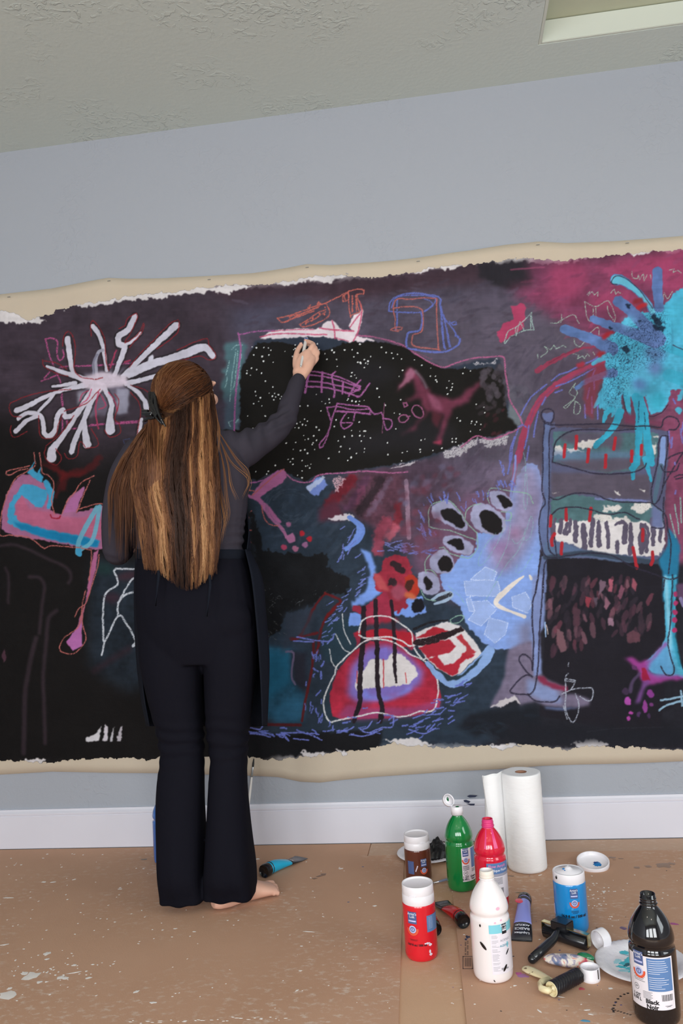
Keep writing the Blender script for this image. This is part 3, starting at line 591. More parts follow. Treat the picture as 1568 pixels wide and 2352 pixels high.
    line("1110,0 1080,150 1060,300", (12, 7), (150, 60, 92))
    line("1085,30 1080,160 1050,320 1040,420", 5, (118, 134, 200)); line("1050,0 1030,120 1010,200", 4, (92, 104, 178), grain=.2)
    tile(1140, 540, 3.664)
    for s in ("880,990 820,1050 700,1100 610,1150 520,1180 460,1230", "830,1120 720,1180 600,1240 500,1275", "420,1260 330,1330 270,1390 200,1520", "830,1130 800,1200", "410,1370 380,1430", "350,1490 325,1600 310,1700", "270,1600 250,1730 230,1800", "180,1640 140,1760 120,1900", "150,1700 110,1830 110,1950", "270,1780 250,1900", "740,1430 745,1540", "800,1360 800,1500 ", "850,1440 850,1550", "490,1330 550,1305", "780,1290 760,1380", "820,1200 820,1300", "180,1620 210,1600 250,1620", "1450,1030 1540,1130 1568,1180", "1520,1190 1530,1250", "1480,1380 1500,1420"):
        line(s, 3.6, (96, 102, 176), grain=.2)
    # ---------------- turquoise burst
    TQ, TD = (66, 160, 190), (82, 108, 158)
    fill("880,860 1000,820 1080,700 1200,660 1280,650 1400,600 1500,480 1600,440 1800,440 1800,960 1600,990 1560,1220 1568,1300 1460,1320 1440,1420 1380,1490 1290,1510 1260,1360 1150,1380 1060,1340 1040,1500 980,1540 930,1470 860,1460 860,1350 910,1180 920,1060 900,960", TQ, jit=5, var=.2, h=.3)
    for s, w in (("1000,380 1060,390 1170,470 1260,560 1310,650", (26, 16, 15, 16)), ("1350,310 1350,450 1365,620", (22, 24, 20)), ("1020,560 1100,620 1220,740 1360,880", (24, 26, 30, 34)), ("810,710 950,760 1120,820 1330,900", (16, 20, 26, 30)), ("570,795 700,840 850,900 960,960", (22, 22, 26, 34)), ("670,1290 760,1230 900,1180 980,1160", (8, 12, 14, 22))):
        line(s, w, TD, h=.3, jit=2, var=.2)
    line("1000,380 1060,390 1170,470 1260,560 1310,650", (22, 13, 10, 12), (92, 176, 200), h=.3)
    line("810,1085 870,1050 940,1020", (8, 16), (70, 160, 190)); line("820,1450 870,1380", (5, 14), TQ)
    for s, w in (("900,1580 920,1500 960,1470", (6, 16)), ("835,1770 920,1690 1000,1590 1040,1490", (14, 12, 15, 18)), ("1170,1370 1195,1500 1190,1750 1180,1910", (20, 17, 17, 14)), ("1210,1380 1240,1500 1270,1750 1300,1920", (16, 17, 19, 16)), ("1090,1330 1100,1430 1120,1520", (16, 14, 5)), ("1440,1180 1568,1220 1700,1260", (26, 30, 30)), ("1440,960 1568,1000", (16, 18))):
        line(s, w, (52, 158, 186), h=.3, jit=2, var=.12)
    tile(1160, 940, 3.843)
    line("1155,420 1150,530", (17, 9), (52, 158, 186)); line("1270,420 1300,570", (20, 6), (52, 158, 186), jit=3)
    tile(1140, 540, 3.664)
    for (x, y, rx, ry, c) in ((1500, 700, 110, 160, (62, 168, 196)), (1240, 1130, 120, 110, (84, 170, 205)), (1350, 1400, 70, 80, (40, 150, 172)), (1110, 1290, 60, 60, (78, 166, 192)), (1330, 1120, 60, 60, (96, 104, 160)), (1200, 1260, 60, 40, (90, 108, 170)), (1330, 1000, 90, 60, (86, 100, 150)), (1110, 740, 50, 50, (90, 182, 208))):
        oval(x, y, rx, ry, 20, c, soft=7, al=.7)
    # sponge speckle: dark crackle over the burst
    q = pts("940,840 1100,800 1280,640 1420,640 1450,950 1390,1060 1150,1150 1100,1330 1000,1470 900,1420 930,1150 920,1000")
    x0, x1, y0, y1 = box(q, 4); s0 = (slice(y0, y1), slice(x0, x1))
    before = ART[s0].copy(); hb = AHT[s0].copy()
    fill(q, (24, 38, 60), soft=8, al=1., jit=6)
    crk = np.abs(vnoise(AW, AH, 3.2, 3.2, 31)+.5*N7)[s0]
    keep = np.clip((crk-.10)*9, 0, 1)[..., None]
    ART[s0] = before*keep+(before*.35+ART[s0]*.65)*(1-keep); AHT[s0] = hb
    for (x, y, r) in ((1330, 700, 9), (1350, 730, 12), (1080, 960, 9), (1100, 600, 6), (1380, 790, 10), (960, 780, 5), (1200, 730, 6), (1190, 1520, 6), (1340, 780, 8)):
        fill(pts('%f %f' % (x, y))+np.array([[-r, -r*.4], [0, -r*.8], [r, 0], [r*.3, r*.9], [-r*.6, r*.5]], np.float32), (20, 30, 48), jit=6, al=.85)
    for s in ("960,400 1000,350 1080,370 1200,470 1310,620", "960,400 975,420 1010,420", "1260,1500 1290,1530 1380,1500 1440,1430", "1060,1350 1080,1460 1110,1550", "1200,1400 1210,1560", "1480,930 1568,970"):
        line(s, 2.2, (50, 30, 50), al=.8)
    for (x, y, c) in ((1220, 600, (176, 40, 48)), (930, 840, (160, 36, 48)), (1180, 560, (130, 40, 50)), (700, 1090, (150, 44, 60)), (880, 1000, (150, 40, 50))):
        oval(x, y, 46, 24, -25, c, soft=2, jit=5)
    fill("840,1080 900,1060 920,1180 870,1250 840,1400 800,1560 740,1500 730,1220", (150, 44, 58), soft=3, al=.55, jit=5)
    fill("1050,1480 1300,1560 1500,1590 1250,1600 1080,1590", (110, 54, 78), soft=3)
    for (x, y) in ((1540, 1370), (1530, 1480), (1560, 1330)): oval(x, y, 26, 30, 30, (70, 160, 188), jit=4)
    # ---------------- red / dark centre field
    tile(540, 1060, 3.733)
    fill("960,110 1330,90 1450,120 1480,300 1400,460 1300,560 1250,700 1200,560 1100,520 940,400 800,350 900,250", (84, 52, 66), soft=7, jit=7, var=.3)
    for s, w, c in (("1000,150 900,260 800,380", 26, (112, 26, 38)), ("1130,150 1050,280 960,400", 18, (86, 52, 76)), ("1250,160 1150,320 1070,430", 22, (42, 32, 38)), ("1330,150 1250,300 1150,450", 12, (98, 76, 96)), ("1060,250 1100,230 1040,360", 9, (118, 60, 86)), ("1400,380 1400,480 1360,560", 16, (120, 34, 46)), ("1300,520 1240,620 1220,760", 26, (148, 60, 80)), ("1380,560 1320,640", 18, (160, 76, 92))):
        line(s, w, c, soft=4, jit=6, al=.85, var=.2)
    line("1465,170 1475,300 1480,480 1490,655", (9, 11, 10), (150, 118, 138), grain=.1, al=.85)
    fill("840,150 900,110 950,150 880,260 850,250", (190, 150, 160), grain=.5, jit=5)
    fill("610,230 720,120 800,200 690,305 640,270", (108, 130, 198), jit=4, h=.2); fill("610,230 740,120 770,130 640,265", (180, 192, 216), jit=4, al=.8)
    line("340,1895 460,1880 540,1840", 3, OC); line("100,190 250,160 370,80", 3.2, OC, grain=.2)
    line("440,110 500,160 580,180 660,170 720,115 900,100 1130,85 1350,100 1480,90", 3.4, (170, 92, 136), grain=.2)
    line("1330,60 1450,40 1540,12", (1, 3, 2), (190, 180, 184), grain=.2)
    fill("720,400 850,330 900,380 930,440 960,500 780,510 720,520", (84, 40, 56), soft=5, jit=6)
    fill("880,470 940,445 1000,460 1020,490 1000,515 900,505 800,505 790,490", (192, 184, 190), jit=5, grain=.15)
    line("980,480 1080,560 1070,640 950,760", (10, 14, 18, 6), (100, 132, 205)); fill("1020,500 1110,590 1050,680 960,770 930,750 1010,660 1050,580", (106, 138, 212), jit=4)
    # pink cross-bone mark with berries
    fill("85,265 140,290 240,170 400,65 440,90 435,140 400,190 300,250 215,310 280,370 400,520 350,545 290,480 200,350 130,310", (164, 92, 138), jit=2, h=.25)
    line("370,540 420,600 440,650", (8, 7), (160, 96, 136)); fill("425,640 500,610 520,650 515,690 465,700", (172, 104, 146), h=.25)
    for (x, y, c) in ((460, 540, (158, 92, 130)), (597, 715, (150, 96, 136)), (520, 745, (170, 100, 132)), (575, 615, (176, 34, 48)), (637, 668, (176, 34, 48)), (420, 735, (168, 60, 90))):
        oval(x, y, 26, 25, 0, c, jit=3, h=.3)
    for s in ("230,380 250,480 300,540 370,550", "145,425 110,500", "135,690 200,720", "125,590 145,590", "100,240 170,255", "150,290 380,90 420,70"): line(s, 2.6, (176, 90, 86), grain=.2)
    for i in range(26):
        a0 = rng.random()*5; r = 60+rng.random()*190; t = np.linspace(a0, a0+.7, 5)
        tile(540, 1060, 3.733); c = pts('480 400')[0]
        line(np.stack([c[0]+r/3.7*np.cos(t)*1.1, c[1]+r/3.7*np.sin(t)*.9], 1).astype(np.float32), 2.2, (70, 84, 98), al=.35, grain=.2)
    # black scrubbed cloud
    fill("110,380 200,560 240,760 480,780 620,820 790,780 800,900 850,940 950,980 990,1030 960,1120 820,1150 760,1130 640,1240 440,1300 380,1440 280,1500 240,1200 180,900", (25, 26, 29), jit=9, var=.2)
    hatch("300,1100 300,1400 400,1500", 20, 9, 40, 1.4, (110, 112, 112), spread=30, grain=.45)
    hatch("250,1100 500,1240 700,1130 800,1090", 16, 10, -50, 1.3, (96, 100, 104), spread=24, grain=.5)
    fill("430,1300 560,1260 700,1220 700,1300 560,1500 440,1420", (52, 62, 78), soft=6, al=.8, jit=6)
    for s in ("770,1130 680,1250 600,1420 540,1510 480,1520", "770,1130 900,1190 850,1250 760,1380 700,1640", "860,1260 780,1340", "560,1500 700,1470"):
        line(s, (5, 7), (112, 22, 24), al=.85, jit=2, soft=1.5)
    # teal panel + its frame lines, lower middle-left
    tile(560, 1380, 2.613)
    fill("60,260 280,290 370,300 360,720 300,740 120,700 60,700", (34, 76, 100), soft=5, jit=5, var=.3)
    fill("120,290 280,310 300,480 140,600", (28, 92, 122), soft=8, al=.9); fill("300,560 360,570 350,720 180,720 160,650", (42, 96, 128), soft=7, al=.7)
    fill("280,290 380,300 380,560 330,520 290,470", (38, 34, 44), soft=5, al=.9)
    line("255,305 300,310 290,400 290,460 310,500", (5, 4), (110, 92, 122), al=.8)
    line("420,240 410,400 370,600 350,720", 6, (96, 24, 26), al=.85); line("130,740 340,745", 7, (88, 22, 24), al=.8)
    fill("230,330 250,90 420,60 400,200 300,210", (50, 58, 72), soft=5, al=.7)
    fill("500,110 640,100 700,160 700,240 560,400 470,330 460,220", (36, 56, 68), soft=3, jit=5)
    # light blue background around mouth
    tile(540, 1060, 3.733)
    fill("1070,740 1150,780 1200,900 1200,1060 1300,1110 1250,1140 1150,1200 1010,1260 1000,1200 1110,1120 1130,1060 1160,980 1140,880", (112, 148, 222), soft=2, jit=5)
    fill("990,1300 1080,1300 1080,1400 970,1410", (112, 148, 222), soft=1, jit=4); fill("1360,1270 1480,1170 1600,1150 1640,1300 1500,1330 1370,1310", (112, 148, 222), soft=1, jit=4)
    # crimson mass + column
    fill("1260,840 1380,790 1480,820 1500,900 1520,960 1500,1010 1568,1060 1560,1160 1480,1160 1470,1240 1420,1290 1350,1270 1300,1180 1200,1080 1200,960 1260,940", (150, 40, 58), jit=6, var=.2, h=.2)
    fill("1190,960 1240,970 1300,1060 1330,1110 1240,1100 1195,1040", (180, 72, 78), soft=2); oval(1520, 1060, 60, 90, -20, (176, 50, 34), jit=5, soft=1); oval(1500, 1150, 60, 26, 20, (196, 96, 60), soft=2)
    oval(1400, 910, 70, 42, 40, (48, 32, 38), jit=5); oval(1345, 1035, 40, 30, 0, (50, 34, 40), jit=4); oval(1490, 1060, 30, 55, 20, (70, 36, 30), jit=4); oval(1400, 1120, 60, 70, 0, (160, 76, 98), soft=3, al=.8)
    fill("1010,1230 1090,1250 1300,1110 1340,1230 1360,1320 1480,1460 1560,1500 1540,1600 1460,1643 1050,1643 1040,1560 1010,1470 1080,1440 1100,1310 1000,1280", (152, 42, 66), jit=4, var=.16)
    fill("1120,1400 1400,1340 1400,1460 1140,1500", (170, 34, 50), soft=4)
    fill("1080,1410 1568,1340 1640,1380 1560,1450 1380,1440 1180,1470 1060,1450", (44, 58, 72), soft=3, jit=4, al=.9)
    # ---------------- mouth
    tile(560, 1380, 2.613)
    fill("440,700 500,560 560,420 700,250 820,220 960,260 1060,340 1160,450 1190,560 1180,680 1000,720 700,730 520,725", (40, 54, 66), soft=2)
    fill("700,180 860,170 1010,190 1020,260 960,280 820,225 720,240 660,200", (172, 30, 46), jit=3)
    fill("530,690 515,560 560,420 660,300 760,240 860,235 980,300 1080,370 1160,470 1185,570 1170,640 1060,680 920,700 760,705 600,710", (166, 36, 58), soft=1, var=.2, h=.15)
    fill("560,700 620,620 760,640 1000,640 1180,590 1170,640 1060,680 920,700 700,712", (146, 62, 112), soft=5, al=.8)
    fill("620,560 640,400 740,280 860,262 980,320 1080,420 1060,500 960,560 800,600 680,610", (118, 100, 178), soft=7)
    fill("700,500 760,570 900,570 1010,500 1000,545 860,600 720,590", (116, 122, 206), soft=4)
    fill("680,420 700,440 760,350 860,350 900,300 960,330 1030,400 1045,440 1000,490 930,510 720,525 680,545 668,500", (205, 198, 196), jit=3, h=.25)
    fill("800,290 860,280 865,345 800,350", (120, 104, 190), soft=1)
    for s, w in (("720,40 720,120 715,250 700,400 695,560 700,600 670,690 660,720", (10, 12, 12, 11, 12, 10)), ("790,0 795,150 800,300 800,450 810,560 830,640 820,720", (9, 10, 11, 11, 10, 12)), ("885,0 895,100 905,250 905,380 915,490", (7, 8, 9, 9, 5))):
        line(s, w, (38, 28, 36), jit=2, var=.2)
    line("838,350 838,520", 2.4, (186, 50, 60)); line("968,430 975,490", 2, (190, 60, 66)); line("678,420 678,490", 2, (190, 60, 66))
    WC = (206, 204, 204)
    for s in ("690,190 710,120 780,92 880,100 960,150 1005,190 1015,260 1040,310 1080,350 1110,300 1110,250 1090,240 1000,270 950,240 860,215 740,225 690,205", "640,310 740,235 860,235 940,270 1000,320 1070,350 1130,400 1165,500 1160,580 1140,650 1090,665", "1090,665 1060,660 940,695 800,670 700,690 560,715 520,725 490,680 480,600 510,510 545,440 560,390 640,310", "560,410 530,370 515,290", "590,80 600,170 640,260", "550,200 600,290 640,310"):
        line(s, 3.6 if len(s) > 60 else 2.4, WC, grain=.15, h=.2)
    # star badge
    fill("1030,190 1100,160 1220,120 1300,150 1340,190 1390,250 1430,320 1370,360 1290,440 1240,450 1180,420 1100,350 1040,260", (206, 200, 200), jit=2, h=.2)
    fill("1110,350 1160,320 1200,380 1260,370 1330,300 1385,320 1300,370 1275,440 1230,445 1180,410", (176, 36, 52), jit=3); fill("1040,220 1140,150 1230,180 1180,200 1050,225", (172, 34, 48), jit=3)
    fill("1110,250 1230,230 1270,270 1240,300 1200,320 1130,330 1110,350 1050,280", (168, 36, 52), jit=3); fill("1270,220 1300,200 1390,310 1330,330 1330,270", (176, 50, 60), jit=3)
    line("1030,250 1100,240 1200,210 1300,170", (14, 16, 12), (40, 28, 32), jit=3, grain=.1); line("1020,170 1110,130 1220,115", (6, 4), (30, 28, 32), grain=.2)
    line("1100,370 1170,450 1250,490 1330,450 1430,360 1470,300", (9, 16, 24, 30, 26), (128, 160, 210), jit=2)
    fill("1160,400 1240,455 1300,445 1430,325 1400,380 1290,470 1220,480", (40, 56, 66), jit=2)
    # blue chalk hatching round the mouth
    BH = (98, 110, 190)
    hatch("470,240 440,380 430,560 440,680 500,760", 30, 12, 100, 3, BH, spread=18, grain=.18)
    hatch("500,760 640,770 820,740 960,740 1100,690 1200,620 1260,560", 44, 15, -15, 3, BH, spread=26, grain=.18)
    hatch("1000,760 1100,780 1220,700 1300,560 1340,500", 22, 14, -30, 3.2, BH, spread=16, grain=.18)
    hatch("60,770 160,800 300,790 440,810", 18, 14, 12, 3.4, BH, spread=14, grain=.12)
    for s in ("40,760 100,770 115,740", "40,795 90,800 160,815", "220,790 350,790", "230,800 270,840 240,795", "300,825 390,835", "380,790 470,835 400,795 450,800", "690,760 740,790 830,760 890,755 900,700", "640,800 720,810 830,770", "990,770 1080,795 1150,760", "320,215 420,235 520,240 540,200", "300,240 420,245", "700,770 740,760 770,720", "560,780 640,770 660,755"):
        line(s, 3, (108, 118, 200), grain=.15)
    tile(540, 1060, 3.733)
    hatch("1090,800 1100,1000 1000,1130 880,1250 820,1400 780,1550", 34, 13, -30, 2.6, (108, 122, 196), spread=18, grain=.2)
    hatch("1280,730 1400,740 1550,720", 22, 12, 5, 2.6, (110, 116, 186), spread=18, grain=.2)
    hatch("900,600 980,620 960,720 880,820", 14, 12, -60, 2.4, (104, 116, 190), spread=14, grain=.2)
    # ---------------- blue rock with eyes
    tile(920, 1040, 4.126)
    fill("1100,230 1180,110 1290,120 1340,300 1330,700 1300,1150 1250,1500 1270,1898 1080,1850 900,1860 780,1800 640,1650 560,1450 480,1400 420,1340 380,1160 500,1060 560,980 700,960 720,760 960,760 1000,560 1050,420", (122, 152, 214), jit=4, var=.1, h=.1)
    fill("1080,240 1180,120 1290,120 1330,300 1320,560 1260,700 1220,860 1100,1060 960,1130 840,1040 820,860 960,800 1020,640 1060,420", (140, 128, 158), soft=14, al=.9, var=.16)
    for (x, y, rx, ry, c) in ((1130, 180, 70, 60, (112, 104, 122)), (1080, 760, 60, 50, (140, 84, 116)), (950, 900, 120, 70, (140, 104, 150)), (1270, 560, 26, 260, (110, 84, 104)), (950, 1060, 70, 40, (150, 112, 150)), (860, 1080, 80, 50, (150, 160, 214))):
        oval(x, y, rx, ry, 10, c, soft=10, al=.7)
    for s in ("600,1220 820,1200 920,1220 940,1320 900,1360 620,1350", "660,1410 820,1400 910,1480 760,1640 640,1580 700,1500", "840,1560 950,1590 1015,1610 990,1720 890,1800 790,1720", "1050,1370 1180,1320 1240,1420 1200,1520 1060,1460", "660,1200 800,1080 910,1130 880,1210", "620,1380 660,1360 700,1500 650,1500"):
        fill(s, (150, 172, 220), jit=3, al=.85, var=.05, h=.35); line(s, 1.8, (196, 208, 236), grain=.3, h=.6, straight=True, closed=True)
    for s, w in (("1160,1170 1080,1230 980,1320 900,1410 940,1460 1060,1510 1170,1550", (4, 10, 13, 10, 5, 9)), ("1220,1165 1235,1190", (5, 8))):
        line(s, w, (216, 206, 196), h=.4)
    fill("1080,1600 1200,1650 1200,1898 1060,1898 1000,1780", (126, 150, 205), soft=5); fill("1130,1640 1240,1560 1240,1898 1120,1898", (112, 106, 130), soft=8, al=.7)
    # eyes: light ring + black pupil
    EW = (150, 150, 180)
    eyes = [("840,380 900,360 990,390 1050,460 1040,540 960,550 880,500 840,430", "915,410 960,400 1040,460 1050,510 980,525 940,470"), ("300,520 400,450 480,480 580,600 640,700 620,750 540,730 400,660 300,600", "370,560 440,530 520,550 600,650 610,700 560,715 480,670 400,620"), ("665,560 700,490 790,480 880,520 960,600 1000,700 940,770 860,775 740,740 670,660", "750,580 800,545 880,560 950,650 960,720 920,770 830,750 760,680"), ("400,850 430,790 520,780 620,830 690,890 680,950 600,970 480,930", "440,850 500,815 570,825 600,880 580,930 500,890"), ("270,1060 290,980 370,920 450,940 500,1030 480,1110 400,1150 300,1110", "350,1040 400,980 460,990 490,1060 440,1130 370,1100"), ("160,1210 180,1140 260,1120 340,1170 380,1260 350,1330 250,1340 190,1290", "215,1210 240,1170 290,1210 300,1270 260,1305 230,1260")]
    for a, b in eyes:
        fill(a, (96, 66, 88), soft=2, jit=2, sm=True) if 0 else None
        fill(a, EW, jit=3, sm=True, var=.14, h=.3); fill(b, (140, 136, 168), soft=3, jit=2, sm=True); fill(b, (28, 25, 27), jit=3, sm=True, h=.15)
    line("300,1390 380,1340 470,1330 480,1350 420,1400 320,1430", (6, 10, 5), (150, 172, 196)); line("370,1380 470,1340", (8, 9), (50, 52, 58), grain=.2)
    oval(165, 1450, 60, 70, 20, (24, 24, 32), jit=4); fill("40,1380 130,1400 110,1600 20,1560 0,1500", (112, 148, 222), jit=3) if 0 else None
    for s in ("270,700 265,560 300,490 420,450 480,470 560,560 640,680 720,760", "270,700 340,720 480,740 580,780 720,830", "720,760 725,900 660,990 600,990 480,960 410,900", "610,620 620,560 680,500 760,485", "840,480 820,420 840,350 880,335 1030,365 ", "1030,365 1200,390 1250,480", "370,900 410,895", "240,1140 230,1040 280,960", "240,1110 290,1110 340,1160", "190,1300 240,1380 330,1400", "480,1610 470,1580 540,1540 600,1545 560,1600 490,1615", "950,560 1040,570 1030,640 980,640"):
        line(s, 2.2, (130, 170, 150), grain=.2)
    for s in ("980,700 900,880 800,1030 740,1070 740,1000 800,880 900,760", "1050,820 1100,860 1180,760 1230,600 1250,700 1210,820 1160,820 1180,720", "1040,600 1030,760 980,940 880,1130", "1180,780 1100,940 1000,1060 900,1230 800,1400", "1100,1060 1090,1130 1150,1120 1250,960", "1160,0 1180,120 1170,340 1160,470 1180,540 1200,420 1190,200", "450,1260 560,1360 620,1450"):
        line(s, 1.6, (126, 176, 176), grain=.3, al=.8)
    for c, n in (("300,450 420,430", 12), ("560,430 610,500", 4), ("700,420 705,470", 3), ("760,400 810,410", 5), ("930,290 1020,300", 9), ("150,640 250,780 360,780", 14), ("0,900 180,950 300,920", 18), ("200,470 210,640 250,560", 6), ("950,80 980,190", 6)):
        hatch(c, n, 12, 70 if n < 16 else 10, 2.6, (100, 110, 186), spread=9, grain=.2)
    dabs("0,300 480,60 560,90 560,330 300,420 100,560 0,500", 60, 9, 7, -30, [(70, 58, 74), (52, 46, 58), (88, 78, 98), (104, 46, 60), (110, 116, 150)], soft=2, al=.5)
    dabs("0,600 260,460 480,800 400,900 200,1000 0,880", 40, 10, 8, -30, [(112, 60, 78), (90, 60, 82), (124, 54, 70)], soft=3, al=.5)
    # ---------------- chair / piano at right
    tile(1160, 940, 3.843)
    LB, TE = (92, 106, 146), (74, 106, 112)
    fill("350,120 430,120 440,160 1340,180 1440,200 1440,260 1400,900 1400,1250 1340,1330 1200,1340 340,1300 300,1000 330,780 340,600", (82, 84, 112), soft=1, jit=3)
    fill("320,40 420,30 410,110 340,120", (92, 100, 140), jit=2)
    fill("340,120 390,120 400,480 390,800 400,1240 440,1300 340,1300 300,1200 300,950 340,780 320,600", LB, jit=2, var=.14); fill("320,1300 400,1310 370,1614 330,1614 260,1614", LB)
    fill("420,200 1350,210 1340,420 1260,520 900,570 420,470", TE, jit=3, soft=1, var=.16)
    fill("450,250 600,190 1000,200 1040,260 1000,380 880,330 700,340 560,300", (84, 74, 90), soft=5, al=.9)
    for s in ("430,330 520,340 540,400 430,405", "620,300 700,270 830,265 860,300 780,310 760,340 640,340", "1290,310 1340,300 1320,410 1280,400", "540,350 640,350 700,375 560,380", "1300,240 1350,235 1350,250 1310,250"): fill(s, (200, 194, 188), jit=6, grain=.2)
    fill("430,450 800,430 1250,420 1240,500 900,560 600,520", (84, 78, 92), soft=2); fill("400,370 1240,380 1240,430 900,430 420,460", (88, 112, 146), soft=5, al=.7)
    fill("400,560 1280,580 1280,800 900,790 800,750 600,750 450,800 400,760", (84, 76, 90), soft=3, var=.1)
    line("450,480 600,500 800,530", 10, (80, 72, 88), al=.4)
    fill("400,790 600,750 800,780 1130,820 1290,830 1390,900 1400,1000 400,1010", (74, 106, 110), soft=1, jit=3, var=.14)
    fill("790,780 900,790 1240,800 1280,830 1100,815 900,800 780,800", (110, 116, 164), soft=1)
    for s in ("850,850 1040,850 1000,900 860,900", "1120,840 1280,830 1270,900 1180,930 1120,880", "790,930 900,950 1100,960 1100,1000 780,990", "400,725 480,730 420,740", "960,740 1020,710 1010,770", "1190,720 1250,720 1230,745"): fill(s, (204, 198, 192), jit=7, grain=.25)
    fill("430,1000 560,980 760,985 1000,990 1160,990 1390,1000 1400,1100 1400,1180 1350,1300 1100,1290 800,1270 560,1190 420,1150", (206, 200, 198), jit=5)
    for s, w in (("490,985 480,1090", 11), ("545,1010 520,1100 560,1080", 8), ("570,980 565,1060", 7), ("615,990 620,1080 615,1170", (10, 12, 11)), ("685,1020 690,1100 700,1180 690,1260", (11, 14, 13, 12)), ("775,970 760,1100 750,1210", (10, 13, 8)), ("825,1000 820,1100 825,1200", (8, 11, 14)), ("895,1000 900,1120 905,1220", (9, 10, 7)), ("975,1020 1010,1000 1060,1010 1050,1170", (7, 9, 12, 12)), ("985,1170 985,1260", 9), ("1100,1010 1110,1120 1100,1270", (8, 13, 11)), ("1205,1020 1210,1120 1200,1260", (8, 22, 12)), ("1300,970 1305,1100 1300,1200", (14, 12, 8)), ("1370,1060 1360,1160", 8), ("1230,1020 1260,1100 1240,1260", 7), ("440,970 420,1060 410,1150", (6, 10, 9))):
        line(s, w, (86, 78, 96), jit=3, var=.1)
    fill("340,1180 500,1170 620,1220 800,1270 1100,1295 1200,1300 1330,1330 1360,1380 1000,1350 700,1300 420,1310 340,1280", (84, 104, 136), soft=2, al=.95)
    line("350,1310 700,1270 1000,1310 1330,1360", (10, 12, 14), (54, 66, 82), soft=2)
    # black interior with plum dabs
    fill("365,1320 700,1315 1000,1350 1340,1370 1385,1400 1390,1614 1400,2000 1400,2600 1350,2900 300,2700 350,2000 360,1614", (32, 30, 37), jit=2)
    tile(1140, 1320, 3.664)
    dabs("430,60 800,20 1250,20 1340,300 1230,560 1100,560 900,440 640,640 430,660 400,400", 120, 5, 14, 8, [(84, 52, 66), (70, 48, 60), (112, 58, 72), (60, 46, 56), (128, 84, 96), (50, 42, 52)], soft=1, al=.75, h=.3)
    for s, c in (("940,30 975,40 970,150 940,140", (176, 88, 106)), ("870,40 920,60 900,130 850,180", (120, 92, 108)), ("910,180 960,240 920,300 900,270", (140, 92, 108)), ("1050,80 1080,120 1040,210 1010,180", (126, 74, 92)), ("745,180 790,190 780,280 745,270", (150, 56, 70)), ("930,360 980,370 980,430 935,430", (150, 112, 130)), ("640,260 700,290 700,420 640,440", (84, 54, 66)), ("510,450 560,480 590,640 540,650 500,560", (124, 86, 94)), ("1150,30 1190,80 1170,140 1130,100", (150, 76, 90)), ("1090,500 1150,460 1210,510 1200,565 1100,575", (96, 60, 70)), ("800,190 850,190 830,270", (92, 76, 90))):
        fill(s, c, jit=3, h=.35, al=.9)
    fill("60,1290 60,1240 1568,1290 1568,1430 900,1400 200,1430", (30, 31, 38), soft=8)
    # the long turquoise drips run down over the chair back
    tile(1140, 540, 3.664)
    for s, w in (("835,1770 920,1690 1000,1590 1040,1490", (14, 12, 15, 18)), ("1170,1370 1195,1500 1190,1750 1180,1910 1140,1960", (20, 17, 17, 14, 14)), ("1210,1380 1240,1500 1270,1750 1300,1920", (16, 17, 19, 16)), ("1150,1880 1145,2045", (12, 9)), ("1250,1890 1300,2070", (14, 5))):
        line(s, w, (44, 148, 176), h=.3, jit=2, var=.15)
    for s in ("1195,1400 1190,1580", "1240,1500 1250,1640"): line(s, 3, (28, 50, 70), al=.8, grain=.3)
    # red ticks
    tile(1160, 940, 3.843)
    for s in ("525,315 515,420", "628,240 620,350", "735,355 722,465", "885,405 880,515", "970,255 955,355", "1115,370 1112,460", "1200,320 1198,400", "533,875 535,980", "755,875 740,985", "402,940 395,1030", "430,1100 405,1150 412,1200", "497,1180 490,1275", "1212,1060 1210,1160", "1125,1220 1145,1330 1160,1400", "1295,1260 1300,1340 1285,1370"):
        line(s, 7.5, (168, 36, 46), jit=1, h=.3)
    # right arm of the chair and teal leg
    line("1390,260 1380,480", (12, 13), (120, 146, 196)); line("1370,500 1330,720 1310,830", (12, 9), (76, 100, 120)); fill("1290,830 1380,900 1400,1060 1290,1040", (100, 110, 150), soft=3)
    fill("1430,1040 1510,1130 1540,1200 1530,1350 1510,1614 1500,1700 1390,1700 1385,1440 1350,1330 1430,1200", (32, 110, 146), soft=2)
    tile(1140, 1320, 3.664)
    fill("1400,20 1510,0 1500,500 1520,650 1568,800 1600,880 1540,860 1440,850 1300,820 1240,740 1380,610 1420,520", (70, 160, 190), jit=2, soft=1, var=.16, h=.15)
    line("1420,20 1440,300 1460,560 1440,760", 8, (132, 196, 218), al=.8, soft=3); line("1490,20 1480,300 1500,560 1540,760", 7, (34, 130, 158), al=.8, soft=3)
    fill("1060,700 1130,690 1210,740 1300,700 1420,560 1440,590 1330,720 1260,800 1320,830 1568,850 1568,880 1380,900 1250,930 1200,880 1190,790 1120,740", (156, 58, 140), soft=3, jit=4, al=.95)
    fill("1280,740 1400,620 1460,620 1500,840 1360,850 1270,800", (86, 150, 196), soft=6, al=.95)
    fill("1215,790 1250,780 1290,890 1220,890", (150, 26, 60)); fill("1230,900 1300,890 1240,960 1200,1080 1160,1080 1200,980", (110, 66, 128), soft=3); line("1200,830 1140,900 1120,980", (6, 9), (84, 66, 98), soft=2, al=.8)
